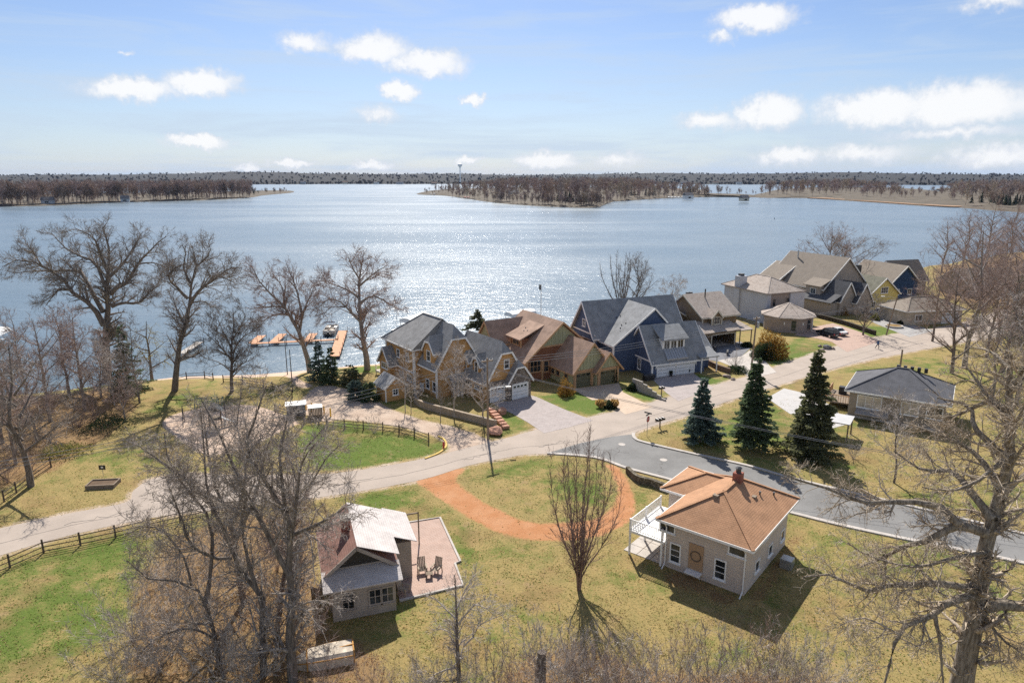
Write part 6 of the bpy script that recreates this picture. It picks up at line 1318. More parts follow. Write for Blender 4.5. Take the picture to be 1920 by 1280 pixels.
# ------------------------------------------------------------------ fences
_post = MB().tube([(0, 0, -.3), (0, 0, 1.25)], [.085, .075], 6).mesh('post', M_rail)
def rail_fence(label, pts, rails=3, h=1.15, name='split_rail_fence'):
    G = [on_ground(*p) for p in pts]; o = thing(name, label, 'fence', G[0])
    for g in G: link('post', _post, o, g-G[0])
    for a, b in zip(G[:-1], G[1:]):
        for k in range(rails):
            z = h*(k+.75)/rails-.12; A = a-G[0]+Vector((0, 0, z)); B = b-G[0]+Vector((0, 0, z+.03*((k*7) % 3-1)))
            MB().tube([A, B], [.05, .042], 5).build('rail', M_rail, o)
    return o
rail_fence('dark split rail fence along the near road edge at lower left', [(-60,1098),(19,1064),(82,1036),(151,1022),(217,1008),(279,993),(338,979),(398,966),(455,955)])
rail_fence('split rail fence curving round the green park lawn to the hydrant', [(516,774),(545,784),(572,791),(598,797),(612.5,798),(646,802),(681.5,805),(718,808.5),(748.6,812.5),(777,818.5),(804,829)])
rail_fence('split rail fence at the left end of the sandy beach', [(330,716),(350,711),(384,709),(400,713)])
rail_fence('split rail fence between beach and playground', [(419,717),(455,718),(494,724),(511,730),(527,736),(548,746)])
rail_fence('leaning split rail fence under the far left trees', [(8,940),(31,924),(62,900),(96,876)], 3)
# ------------------------------------------------------------------ poles and wires
def pole(label, p, h, lean=(0, 0), arm=None, cross=True, r=.15, can=False, name='utility_pole', mat=None, stub=False):
    o = thing(name, label, 'pole', p); T_ = Vector((lean[0]*h, lean[1]*h, h))
    MB().tube([(0, 0, -.5), T_*.5, T_], [r, r*.85, r*.7], 9).build('shaft', mat or M_pole, o)
    if cross:
        MB().obox(T_+Vector((0, 0, -.35)), (.65, .4, 0), (-.05, .08, 0), (0, 0, .06)).build('crossarm', M_pole, o)
        for k in (-1, -.4, .4, 1): MB().lathe([(.04, 0), (.06, .08), (.03, .16)], T_+Vector((.6*k, .37*k, -.29)), 6).build('insulator', M_white, o)
    if can: MB().lathe([(.2, 0), (.22, .1), (.22, .85), (.16, .95)], T_*.80+Vector((.32, -.1, 0)), 10).build('transformer', M_steel, o)
    if arm:
        z, dx, dy = arm; B = T_*(z/h); E_ = B+Vector((dx, dy, .35)); MB().tube([B, B+Vector((dx*.5, dy*.5, .3)), E_], .035, 6).build('lamp_arm', M_steel, o)
        MB().obox(E_+Vector((dx*.12, dy*.12, -.03)), Vector((dx, dy, 0)).normalized()*.32, Vector((-dy, dx, 0)).normalized()*.12, (0, 0, .07)).build('lamp_head', M_white, o)
    return Vector(p)+T_
tA = pole('tall wooden utility pole with street lamp before the orange house', at(915, 824), 10.2, (0, 0), (6.2, 2.2, .5))
tB = pole('wooden utility pole with grey transformer by the concrete driveway', at(1408, 697), 9.2, (.02, 0), None, True, .16, True)
tC = pole('leaning wooden pole with lamp arm by the round stone bed', at(1661, 628), 7.6, (.18, .02), (7.4, -2.2, .6), False, .15)
tD = pole('short wooden pole stub behind the ranch house roof', at(1683, 722), 5.6, (0, 0), None, False, .16)
for i, (px, py, top) in enumerate([(539, 702, 637), (549, 735, 655)]):
    p = on_ground(px, py); h = atY(px, top, p.y).z-p.z
    pole(['dark steel lamp post at the beach edge', 'dark steel lamp post nearer the park fence'][i], p, h, (0, 0), None, False, .08, name='lamp_post', mat=M_dark)
def wire(label, a, b, sag, r=.022):
    a, b = Vector(a), Vector(b); P = [a.lerp(b, t)-Vector((0, 0, 4*sag*t*(1-t))) for t in np.linspace(0, 1, 18)]
    o = MB().tube(P, r, 4).build('overhead_wire', material('wire_grey', (.30, .30, .30), .5, metal=.3)); tag(o, label, 'wire', 'overhead wires')
LFT = Vector((-52, 50.5, 7.4)); RGT_ = Vector((46, 57.5, 5.2)); FAR_ = Vector((112, 158, 8.5))
for k, nm in ((-1, 'upper'), (0, 'middle'), (1, 'lower')):
    off = Vector((.5*k, .3*k, -.2-.35*(k+1))); wire('%s wire running left from the lamp pole over the road' % nm, tA+off, LFT+off, 1.0); wire('%s wire between the lamp pole and the transformer pole' % nm, tA+off, tB+off, .9)
    if k < 1: wire('%s wire from the transformer pole to the leaning pole' % nm, tB+off, tC+off*.5, .8); wire('%s wire from the lamp pole along the grey side street' % nm, tA+off+Vector((0, 0, -.6)), RGT_+off, .8)
wire('wire from the leaning pole on past the bare maples', tC, FAR_, .8)
wire('service wire from the lamp pole to the orange house', tA+Vector((0, 0, -1)), (-6, 99, 6.2), .5); wire('service wire from the transformer pole to the navy house', tB+Vector((0, 0, -.8)), (31, 109, 5.2), .4)
# ------------------------------------------------------------------ street furniture
def text(name, s, parent, loc, rot, size, mat):
    c = bpy.data.curves.new(name, 'FONT'); c.body = s; c.size = size; c.align_x = 'CENTER'; c.align_y = 'CENTER'; c.extrude = .004
    o = link(name, c, parent, loc, rot); m2 = bpy.data.meshes.new_from_object(o.evaluated_get(bpy.context.evaluated_depsgraph_get())); m2.materials.clear(); m2.materials.append(mat)
    bpy.data.objects.remove(o); return link(name, m2, parent, loc, rot)
def stop_sign():
    p = at(1213, 818); o = thing('stop_sign', 'red stop sign with street name blades at the junction corner', 'road sign', p, RAD(50))
    MB().tube([(0, 0, -.3), (0, 0, 3.1)], .035, 6).build('post', M_steel, o)
    oc = lambda r, y: [(r*cos(pi/8+k*pi/4), y, 2.25+r*sin(pi/8+k*pi/4)) for k in range(8)]
    s = MB().prism(oc(.41, -.05), (0, .02, 0)).build('sign_plate', M_white, o); MB().prism(oc(.38, -.058), (0, .006, 0)).build('red_face', M_red, s)
    text('lettering', 'STOP', s, (0, -.066, 2.25), (pi/2, 0, 0), .3, M_white)
    for k, a in enumerate((0, pi/2)): MB().obox((0, 0, 2.85+k*.2), (cos(a)*.5, sin(a)*.5, 0), (-sin(a)*.012, cos(a)*.012, 0), (0, 0, .09)).build('name_blade', M_dark, o)
stop_sign()
def mailboxes(label, p, n, rz):
    o = thing('mailbox_stand', label, 'mailbox', p, rz); MB().box(-.06, .06, -.06, .06, -.2, 1.1).build('post', M_wood, o); MB().box(-.28*n, .28*n, -.12, .12, 1.05, 1.12).build('shelf', M_wood, o)
    for k in range(n):
        x = (k-(n-1)/2)*.5; prof = [(x+.13*cos(t), -.28, 1.28+.13*sin(t)) for t in np.linspace(0, pi, 7)]; prof = [(x+.13, -.28, 1.12)]+prof+[(x-.13, -.28, 1.12)]
        m = MB().prism(prof, (0, .56, 0)).build('mailbox', M_black, o); MB().box(x+.135, x+.15, -.1, -.02, 1.25, 1.45).build('flag', M_red, m)
mailboxes('row of dark mailboxes on a post beside the stop sign', at(1237, 803), 3, .6); mailboxes('dark mailbox pair at the foot of the timber retaining wall', at(1240, 742), 2, .4)
def hydrant():
    p = at(832, 840); o = thing('fire_hydrant', 'red fire hydrant at the yellow painted kerb', 'hydrant', p)
    MB().lathe([(.17, 0), (.17, .06), (.11, .08), (.11, .55), (.15, .58), (.14, .68), (.06, .78), (.04, .84)], n=12).build('body', M_red, o)
    for a in (0, pi): MB().tube([(0, 0, .42), (cos(a)*.2, sin(a)*.2, .42)], .06, 8).build('outlet', M_red, o)
hydrant()
for i, (px, py) in enumerate([(608, 777), (620, 781), (574, 768), (585, 771)]):
    p = on_ground(px, py); o = thing('bollard', ['yellow bollard left of the front pair on the gravel lot', 'yellow bollard right of the front pair on the gravel lot', 'yellow bollard farthest left behind the utility boxes', 'yellow bollard right behind the utility boxes'][i], 'bollard', p, 0, 'yellow bollards'); MB().lathe([(.1, -.2), (.1, 1.15), (.07, 1.22), (.02, 1.24)], n=10).build('post', M_yellow, o)
def boxes():
    p = on_ground(556, 777); o = thing('utility_shed', 'small grey utility shed with white roof behind the park fence', 'utility box', p, .3)
    MB().box(-1.2, 1.2, -.8, .8, 0, 1.5).build('wall', material('grey_panel', (.25, .25, .26), .7, 'batten', row=.3), o); MB().box(-1.35, 1.35, -.95, .95, 1.5, 1.62).build('roof', M_white, o); MB().box(-.4, .4, -.84, -.8, .1, 1.3).build('door', M_dark, o)
    p = on_ground(592, 781); o = thing('slatted_enclosure', 'slatted wooden enclosure with grey lid beside the utility shed', 'enclosure', p, .3)
    for k in range(9):
        x = -.8+k*.2
        for y in (-.7, .7): MB().box(x-.08, x+.08, y-.02, y+.02, 0, 1.4).build('slat', M_wood, o)
    for s in (-.85, .85): MB().box(s-.02, s+.02, -.7, .7, .05, 1.35).build('side_panel', M_wood, o)
    MB().box(-.9, .9, -.75, .75, 1.42, 1.5).build('lid', M_steel, o)
boxes()
def playground():
    p = on_ground(345, 795); o = thing('swing_set', 'dark metal swing set at the left end of the sand playground', 'swing set', p, .35); L = 5.0
    for x in (0, L):
        for s in (-1, 1): MB().tube([(x, s*1.1, -.1), (x, 0, 2.5)], .05, 6).build('leg', M_dark, o)
    MB().tube([(0, 0, 2.5), (L, 0, 2.5)], .05, 6).build('top_bar', M_dark, o)
    for x in (1.2, 2.5, 3.8):
        s = MB().box(x-.25, x+.25, -.1, .1, .55, .59).build('swing_seat', M_black, o)
        for d in (-.22, .22): MB().tube([(x+d, 0, .58), (x+d, 0, 2.48)], .012, 4).build('chain', M_steel, s)
    p = on_ground(368, 768); o = thing('climbing_frame', 'teal climbing frame behind the swing set', 'climber', p, .2); tl = material('teal_paint', (.06, .16, .15), .5)
    for k in range(6): MB().tube([(k*.7, -.7, 0), (k*.7, -.5, 1.3), (k*.7, 0, 1.7), (k*.7, .5, 1.3), (k*.7, .7, 0)], .045, 6).build('arch', tl, o)
    for y, z in ((-.5, 1.3), (0, 1.7), (.5, 1.3)): MB().tube([(0, y, z), (3.5, y, z)], .04, 6).build('bar', tl, o)
    p = on_ground(522, 792); o = thing('picnic_table', 'brown picnic table at the right end of the sand playground', 'picnic table', p, .5)
    for k in range(5): MB().box(-.9, .9, -.36+k*.15, -.23+k*.15, .72, .76).build('top_plank', M_wood, o)
    for y in (-.75, .75): MB().box(-.9, .9, y-.13, y+.13, .42, .46).build('bench', M_wood, o)
    for x in (-.6, .6):
        for s in (-1, 1): MB().bar((x, s*.75, 0), (x, s*.2, .72), .08, .08).build('leg', M_wood, o)
        MB().bar((x, -.8, .4), (x, .8, .4), .08, .06).build('crosspiece', M_wood, o)
    p = on_ground(405, 800); o = thing('play_tower', 'small dark play tower in the middle of the sand playground', 'play tower', p, .4)
    for x in (-.7, .7):
        for y in (-.7, .7): MB().box(x-.07, x+.07, y-.07, y+.07, -.1, 2.4).build('post', M_rail, o)
    MB().box(-.75, .75, -.75, .75, 1.1, 1.2).build('platform', M_wood, o); MB().prism([(-.95, -.95, 2.3), (.95, -.95, 2.3), (0, -.95, 3.0)], (0, 1.9, 0)).build('roof', M_dark, o)
    MB().prism([(.75, -.3, 1.2), (.75, .3, 1.2), (2.5, .3, .15), (2.5, -.3, .15)], (0, 0, .06)).build('slide', M_steel, o)
playground()
def planter():
    p = on_ground(194, 910); o = thing('planter_box', 'pale timber raised planter box on the dry grass at left', 'planter', p, .12)
    for y in (-.75, .75):
        for k in range(2): MB().box(-1.4, 1.4, y-.06, y+.06, k*.22, k*.22+.2).build('timber', M_wood, o)
    for x in (-1.34, 1.34):
        for k in range(2): MB().box(x-.06, x+.06, -.69, .69, k*.22, k*.22+.2).build('timber', M_wood, o)
    MB().box(-1.28, 1.28, -.69, .69, 0, .3).build('soil', material('soil', (.12, .08, .05), .95), o)
    p = on_ground(194, 893); o = thing('notice_sign', 'small dark notice board on a thin post behind the planter box', 'sign', p); MB().tube([(0, 0, -.2), (0, 0, 1.3)], .025, 6).build('post', M_steel, o); MB().box(-.35, .35, -.03, 0, .8, 1.3).build('board', M_black, o)
    MB().box(-.12, .12, -.036, -.03, .98, 1.14).build('mark', M_white, o)
planter()
# ------------------------------------------------------------------ docks and boats
ZD = WL+.55
def dock_run(o, a, b, w, name, mat, piles=True):
    A, B = at(*a, ZD), at(*b, ZD); d = (B-A); L = d.length; dn = d/L; sd = Vector((-dn.y, dn.x, 0)); o0 = o.location
    MB().obox((A+B)/2-o0, d/2, sd*w/2, Vector((0, 0, .06))).build(name, mat, o)
    n = max(2, int(L/3.2)+1)
    for k in range(n):
        for s in (-1, 1):
            q = A+d*(k/(n-1))+sd*s*(w/2+.05)-o0; MB().tube([(q.x, q.y, -1.5), (q.x, q.y, .9)], .05, 6).build('pile', M_dark, o)
o = thing('wooden_dock', 'long orange timber dock with three finger piers by the pontoon boat', 'dock', at(632, 637, ZD)); o.location.z = ZD
dock_run(o, (471,644), (634,636.5), 1.1, 'walkway', M_dock); dock_run(o, (627,668), (643,620), 1.9, 'main_pier', M_dock)
for a, b in (((474,643), (491,629)), ((514,640.5), (530,626)), ((577,638.5), (588,625))): dock_run(o, a, b, 1.7, 'finger_pier', M_dock)
o = thing('wooden_dock', 'short grey dock near the weeping willow', 'dock', at(342, 662, ZD)); o.location.z = ZD; dock_run(o, (340,663), (375,641), 1.4, 'walkway', M_dockgrey)
def pontoon():
    A, B = at(612, 637, WL), at(629, 613, WL); d = B-A; o = thing('pontoon_boat', 'silver pontoon boat with bimini frame moored at the orange dock', 'boat', (A+B)/2, math.atan2(d.y, d.x)); L = 7.2
    for s in (-.85, .85): MB().tube([(-L/2, s, .1), (-L/2+.3, s, .15), (L/2-.8, s, .15), (L/2, s, .35)], [.2, .33, .33, .05], 10).build('pontoon', M_steel, o)
    MB().box(-L/2+.1, L/2-.2, -1.25, 1.25, .48, .6).build('deck', material('boat_deck', (.28, .24, .2), .8), o)
    sl = material('boat_panel', (.45, .43, .40), .5)
    for s in (-1.2, 1.2): MB().box(-L/2+.6, L/2-.5, s-.03, s+.03, .7, 1.25).build('side_panel', sl, o)
    for x in (-L/2+.6, L/2-.5): MB().box(x-.03, x+.03, -1.2, 1.2, .7, 1.25).build('end_panel', sl, o)
    cr = material('boat_vinyl', (.60, .54, .46), .6)
    for x, y, w, dd in ((-2.4, -.75, 1.6, .7), (-2.4, .75, 1.6, .7), (2.0, -.75, 2.0, .7), (2.0, .75, 2.0, .7)): MB().box(x-w/2, x+w/2, y-dd/2, y+dd/2, .6, 1.05).build('seat', cr, o)
    MB().box(-.4, .1, .4, 1.1, .6, 1.5).build('helm', cr, o)
    for x in (-1.6, .6): MB().tube([(x, -1.2, 1.2), (x+.4, -1.15, 2.6), (x+.4, 1.15, 2.6), (x, 1.2, 1.2)], .03, 6).build('bimini_bow', M_steel, o)
    MB().box(-1.25, -.95, -1.1, 1.1, 2.6, 2.75).build('folded_canopy', material('navy_canvas', (.03, .05, .12), .8), o); MB().box(-L/2-.35, -L/2+.1, -.2, .2, .2, 1.1).build('outboard', M_black, o)
pontoon()
def lift(label, px, py, L, w, rz, bare_boat=False):
    p = at(px, py, WL); o = thing('boat_lift', label, 'boat lift', p, rz, 'canopied boat lifts')
    prof = [(-w/2, -L/2, 2.3), (w/2, -L/2, 2.3), (w*.42, -L/2, 2.9), (w*.2, -L/2, 3.25), (-w*.2, -L/2, 3.25), (-w*.42, -L/2, 2.9)]
    MB().prism(prof, (0, L, 0)).build('canopy', M_white, o)
    for x in (-w/2+.1, w/2-.1):
        for y in (-L/2+.4, L/2-.4): MB().box(x-.05, x+.05, y-.05, y+.05, -1, 2.4).build('post', M_steel, o)
        MB().box(x-.05, x+.05, -L/2+.4, L/2-.4, .2, .3).build('cradle_beam', M_steel, o)
    hull = MB().prism([(-w*.33, -L*.42, .9), (w*.33, -L*.42, .9), (w*.22, -L*.42, .3), (-w*.22, -L*.42, .3)], (0, L*.75, 0)); hull.build('hull', M_white, o)
lift('white canopied boat lift rising behind the orange house roof', 780, 618, 7.5, 3.4, -.5); lift('white canopied boat lift behind the brown shingle roof', 976, 608, 7, 3.2, -.9); lift('white canopied boat lift cut by the left picture edge', -6, 648, 6.5, 3.2, .2)
lift('white boat lift between navy and brown shake houses', 1245, 600, 6, 3.0, -.6)
o = thing('swim_raft', 'low white swim raft on the water left of the orange house', 'raft', at(752, 622, WL), -.4); MB().box(-1.8, 1.8, -1.2, 1.2, .05, .5).build('deck', M_white, o); MB().tube([(-1.7, 1.1, .4), (-1.7, 1.1, 4.5)], .04, 6).build('mast', M_steel, o)
b = MB(); b.lathe([(.25, -.3), (.3, .4), (.12, 1.0), (.05, 1.5)], n=8); p = at(1452, 411, WL); tag(b.build('channel_buoy', M_dark, loc=p), 'small dark channel buoy out on the lake at right', 'buoy')
# ------------------------------------------------------------------ vehicles
def car(name, label, p, rz, kind, paint, group=None):
    o = thing(name, label, 'truck' if kind == 'pickup' else 'car', p, rz, group); L, Wd = {'suv': (4.7, 1.9), 'sedan': (4.9, 1.85), 'pickup': (5.7, 2.0)}[kind]; h = L/2
    side = {'suv': [(-h, .45), (-h, .95), (-h+.1, 1.05), (h-1.25, 1.08), (h-.25, .92), (h, .75), (h, .4)], 'sedan': [(-h, .45), (-h, .85), (-h+.9, .95), (h-1.4, .95), (h-.2, .78), (h, .65), (h, .38)], 'pickup': [(-h, .6), (-h, 1.1), (h-1.5, 1.12), (h-.2, 1.02), (h, .9), (h, .5)]}[kind]
    b = MB(); n = len(side)
    for y0, y1, s in ((-Wd/2+.06, Wd/2-.06, 1.0),): b.prism([(x, y0, z) for x, z in side], (0, y1-y0, 0))
    b.prism([(-h+.05, -Wd/2, .5), (h-.12, -Wd/2, .45), (h-.15, -Wd/2, .72), (-h+.05, -Wd/2, .85)], (0, Wd, 0)); b.build('body', paint, o)
    cab = {'suv': [(-h+.15, 1.0), (-h+.45, 1.68), (h-2.0, 1.70), (h-1.2, 1.05)], 'sedan': [(-h+.75, .92), (-h+1.5, 1.42), (h-2.3, 1.44), (h-1.35, .93)], 'pickup': [(-h+2.0, 1.08), (-h+2.1, 1.78), (h-2.0, 1.80), (h-1.35, 1.08)]}[kind]
    t = .16; A = [(x, -Wd/2+.08, z) for x, z in cab]; B = [(x, -Wd/2+.08+t*(z > 1.2), z) for x, z in cab]
    b = MB(); lo = [(cab[0][0], cab[0][1]), (cab[3][0], cab[3][1])]; (x0, z0), (x1, z1), (x2, z2), (x3, z3) = cab; y = Wd/2-.08; yt = y-t
    V = [(x0, -y, z0), (x3, -y, z3), (x3, y, z3), (x0, y, z0), (x1, -yt, z1), (x2, -yt, z2), (x2, yt, z2), (x1, yt, z1)]
    for f in ((4, 5, 6, 7), (0, 1, 5, 4), (2, 3, 7, 6), (1, 2, 6, 5), (3, 0, 4, 7)): b.poly([V[i] for i in f])
    b.build('cabin', paint, o)
    def pane(nm, q, k=.86):
        c = sum((Vector(v) for v in q), Vector())/len(q); nrm = (Vector(q[1])-Vector(q[0])).cross(Vector(q[2])-Vector(q[0])).normalized(); nrm = nrm if nrm.dot(c-Vector((0, 0, 1.0))) > 0 else -nrm
        MB().prism([c+(Vector(v)-c)*k+nrm*.004 for v in q], nrm*.012).build(nm, M_glass, o)
    pane('windscreen', [V[1], V[2], V[6], V[5]]); pane('rear_window', [V[3], V[0], V[4], V[7]])
    for s in (0, 1):
        q = [V[0], V[1], V[5], V[4]] if s == 0 else [V[3], V[2], V[6], V[7]]; m0 = Vector(q[0]).lerp(Vector(q[1]), .5); m1 = Vector(q[3]).lerp(Vector(q[2]), .5)
        pane('side_window', [q[0], m0, m1, q[3]], .82); pane('side_window', [m0, q[1], q[2], m1], .82)
    for x in (-h+.95, h-.95):
        for s in (-1, 1):
            w = MB().tube([(x, s*(Wd/2-.22), .34), (x, s*(Wd/2+.01), .34)], .34, 14).build('wheel', M_rubber, o); MB().tube([(x, s*(Wd/2), .34), (x, s*(Wd/2+.025), .34)], .21, 12).build('rim', M_chrome, w)
    rz_ = {'suv': .85, 'sedan': .72, 'pickup': .85}[kind]
    for s in (-1, 1):
        MB().box(-h-.015, -h+.03, s*(Wd/2-.22)-.13, s*(Wd/2-.22)+.13, rz_-.12, rz_+.14).build('tail_light', M_red, o); MB().box(h-.06, h+.012, s*(Wd/2-.3)-.18, s*(Wd/2-.3)+.18, .58, .72).build('headlight', M_chrome, o)
        MB().obox((h-1.5, s*(Wd/2+.06), 1.02), (.07, 0, 0), (0, .1, 0), (0, 0, .07)).build('mirror', paint, o)
    MB().box(-h-.02, -h+.02, -.26, .26, .6, .72).build('number_plate', M_white, o); MB().box(-h-.05, -h+.05, -Wd/2+.1, Wd/2-.1, .36, .52).build('bumper', M_dark, o); MB().box(h-.05, h+.04, -Wd/2+.15, Wd/2-.15, .34, .5).build('bumper', M_dark, o)
    if kind == 'pickup': MB().box(-h+.12, -h+1.85, -Wd/2+.2, Wd/2-.2, 1.09, 1.125).build('bed_floor', M_dark, o)
    return o
pt_black = material('black_car_paint', (.012, .016, .022), .18, var=.05, bump=0, spec=.6); pt_white = material('white_car_paint', (.68, .68, .67), .22, var=.04, bump=0, spec=.6); pt_silver = material('silver_car_paint', (.50, .52, .55), .25, var=.04, bump=0, metal=.4)
d = at(1533, 622)-at(1572, 633); p = at(1552, 630); car('parked_suv', 'black SUV parked on the brick driveway by the octagonal garage', p, math.atan2(d.y, d.x), 'suv', pt_black, 'cars on the brick driveway')
q = p+Vector((-d.y, d.x, 0)).normalized()*-2.9+d.normalized()*1.0; q.z = 0; car('parked_sedan', 'white sedan parked beyond the black SUV on the brick driveway', q, math.atan2(d.y, d.x), 'sedan', pt_white, 'cars on the brick driveway')
p = at(1650, 592); car('pickup_truck', 'silver pickup truck parked before the yellow house', p, 2.5, 'pickup', pt_silver)
def motorcycle(label, p, rz):
    o = thing('motorcycle', label, 'motorcycle', p, rz, 'motorcycles on the shake house drive')
    for x in (-.72, .72): MB().tube([(x, -.06, .31), (x, .06, .31)], .31, 14).build('wheel', M_rubber, o); MB().tube([(x, -.07, .31), (x, .07, .31)], .17, 10).build('hub', M_chrome, o)
    MB().prism([(-.5, -.13, .45), (.4, -.13, .4), (.5, -.13, .8), (-.1, -.13, .95), (-.9, -.13, .72)], (0, .26, 0)).build('frame', M_black, o); MB().prism([(-.6, -.15, .74), (0, -.15, .78), (.05, -.15, .86), (-.65, -.15, .86)], (0, .3, 0)).build('seat', M_dark, o)
    MB().tube([(.72, 0, .31), (.5, 0, 1.0)], .04, 6).build('fork', M_chrome, o); MB().tube([(.42, -.35, 1.05), (.5, 0, 1.02), (.42, .35, 1.05)], .02, 6).build('handlebar', M_chrome, o); MB().tube([(.1, .18, .3), (-.8, .2, .32)], .05, 8).build('exhaust', M_chrome, o)
motorcycle('dark motorcycle nearest the open garage of the shake house', at(1335, 659), .3); motorcycle('motorcycle with blue glint on the outer edge of the shake house drive', at(1364, 665), 1.2)
# ------------------------------------------------------------------ walker
def walker():
    p = at(1645, 654); o = thing('person', 'person in blue jacket, dark trousers and white cap walking along the road', 'person', p, RAD(20))
    J = [(0, 0, .92), (0, 0, 1.15), (0, 0, 1.40), (0, 0, 1.50), (0, .01, 1.60), (0, .02, 1.70), (.10, .0, .90), (.12, -.18, .50), (.12, -.12, .08), (.12, -.24, .04), (-.10, 0, .90), (-.11, .20, .50), (-.11, .42, .14), (-.11, .34, .04), (.19, 0, 1.40), (.27, .12, 1.14), (.26, -.06, .94), (.26, -.12, .86), (-.19, 0, 1.40), (-.27, -.14, 1.14), (-.25, -.26, .96), (-.25, -.30, .88)]
    E_ = [(0, 1), (1, 2), (2, 3), (3, 4), (4, 5), (0, 6), (6, 7), (7, 8), (8, 9), (0, 10), (10, 11), (11, 12), (12, 13), (2, 14), (14, 15), (15, 16), (16, 17), (2, 18), (18, 19), (19, 20), (20, 21)]
    R_ = [.15, .15, .16, .06, .095, .085, .10, .07, .05, .045, .10, .07, .05, .045, .08, .055, .045, .04, .08, .055, .045, .04]
    me = bpy.data.meshes.new('body'); me.from_pydata(J, E_, []); ob = link('body', me, o); ob.modifiers.new('skin', 'SKIN'); sub = ob.modifiers.new('sub', 'SUBSURF'); sub.levels = sub.render_levels = 1
    for v, r in zip(me.skin_vertices[0].data, R_): v.radius = (r, r)
    me.skin_vertices[0].data[0].use_root = True
    dg = bpy.context.evaluated_depsgraph_get(); m2 = bpy.data.meshes.new_from_object(ob.evaluated_get(dg)); ob.modifiers.clear(); ob.data = m2; m2.materials.clear()
    for m in (material('blue_jacket', (.04, .10, .22), .8), material('dark_trousers', (.03, .03, .04), .9), material('skin_tone', (.45, .28, .2), .6)): m2.materials.append(m)
    for f in m2.polygons: c = f.center; f.material_index = 2 if c.z > 1.5 or (abs(c.x) > .2 and c.z < .95) else (0 if c.z > .9 else 1); f.use_smooth = True
    MB().lathe([(.105, 1.66), (.11, 1.72), (.08, 1.79), (.02, 1.81)], (0, .02, 0), 10).build('cap', M_white, o)
walker()
# ------------------------------------------------------------------ walls, rocks, garden things
M_block = material('tan_block_wall', (.34, .27, .20), .9, 'block', row=.2, brick=.4, col2=(.42, .35, .27)); M_brownblock = material('brown_block_wall', (.17, .11, .08), .9, 'block', row=.2, brick=.4, col2=(.24, .17, .13))
strip('retaining_wall', smooth_line(PX([(790,741),(780,746),(780,756),(795,765),(830,775),(880,788),(930,801)]), False), .4, -.2, .95, M_block, 'curved tan block retaining wall below the orange house', 'retaining wall')
strip('retaining_wall', smooth_line(PX([(1300,668),(1325,682),(1345,692),(1368,700)]), False), .4, -.2, .85, M_brownblock, 'brown block retaining wall along the shake house drive', 'retaining wall')
strip('retaining_wall', smooth_line(PX([(1528,594),(1580,608),(1640,628)]), False), .6, -.2, .9, material('dark_hedge_wall', (.05, .042, .03), .95, 'stone', col2=(.09, .07, .05)), 'long dark retaining wall between brick driveway and upper lawn', 'retaining wall')
strip('retaining_wall', smooth_line(PX([(1176,886),(1195,903),(1221,910),(1248,920)]), False), .4, -.2, .75, material('mossy_wall', (.12, .10, .07), .95, 'stone', col2=(.22, .19, .14)), 'low mossy stone wall between the dirt loop and brown hip roof', 'retaining wall')
def timber_wall():
    A, B = at(1186, 729), at(1248, 752); o = thing('timber_wall', 'grey timber retaining wall stepping down beside the navy house drive', 'retaining wall', A); d = B-A
    for k in range(6):
        f = 1-k*.14; MB().bar((0, 0, .14+k*.28), d*f+Vector((0, 0, .14+k*.28)), .25, .26).build('timber', material('grey_timber', (.36, .32, .28), .9, 'wood', col2=(.45, .41, .36)), o)
timber_wall()
def rock(label, p, r, seed, mat=None, name='boulder', group=None, flat=.7):
    import bmesh
    bm = bmesh.new(); bmesh.ops.create_icosphere(bm, subdivisions=2, radius=1.0); rng = np.random.default_rng(seed); ph = rng.random(6)*6
    for v in bm.verts:
        c = v.co; k = 1+.18*sin(c.x*3+ph[0])+.15*sin(c.y*4+ph[1])+.12*sin(c.z*5+ph[2]); v.co = Vector((c.x*k*1.15*r, c.y*k*.9*r, (c.z*k*flat+.35)*r))
    me = bpy.data.meshes.new(name); bm.to_mesh(me); bm.free(); me.materials.append(mat or M_boulder); o = link(name, me, None, p, (0, 0, rng.random()*6)); return tag(o, label, 'rock', group)
M_redrock = material('red_sandstone', (.42, .22, .15), .9, var=.2, scale=2, bump=.6, col2=(.5, .3, .22))
rock('large reddish boulder beside the lamp pole', at(929, 814), .95, 1, M_redrock); rock('reddish boulder at the top of the stone edging', at(941, 775), .75, 2, M_redrock); rock('large grey boulder on the octagonal garage lawn', at(1551, 654), .7, 3, material('grey_rock', (.2, .19, .19), .9, var=.3, bump=.8))
for i, (px, py, r, lab) in enumerate([(1537, 650, .4, 'pale stone left of the large grey boulder'), (1541, 657, .35, 'pale stone in front of the large grey boulder'), (1562, 655, .4, 'pale stone right of the large grey boulder'), (1360, 706, .45, 'pinkish stone left in the bed by the concrete drive'), (1367, 708, .4, 'pinkish stone middle in the bed by the concrete drive'), (1374, 712, .35, 'pinkish stone right in the bed by the concrete drive'), (1425, 680, .5, 'grey stone under the orange-topped juniper')]): rock(lab, at(px, py), r, 20+i, None, 'garden_stone', 'garden stones')
o = thing('stone_edging', 'row of stepped sandstone blocks beside the paver driveway', 'stone edging', at(920, 772))
for k in range(7):
    q = at(920+k*4.6, 772+k*5.2)-at(920, 772); MB().obox(q+Vector((0, 0, .25)), (.42, .2, 0), (-.14, .3, 0), (0, 0, .28-.02*k)).build('stone_block', M_redrock, o)
b = MB(); P = [(1.7*cos(a), 1.7*sin(a)) for a in np.linspace(0, 2*pi, 25)]; o = thing('ring_bed', 'round pale stone ring planting bed at the foot of the leaning pole', 'planting bed', at(1676, 613))
for k in range(24): MB().prism([(P[k][0], P[k][1], 0), (P[k+1][0], P[k+1][1], 0), (P[k+1][0]*.85, P[k+1][1]*.85, 0), (P[k][0]*.85, P[k][1]*.85, 0)], (0, 0, .4)).build('stone_block', M_conc, o)
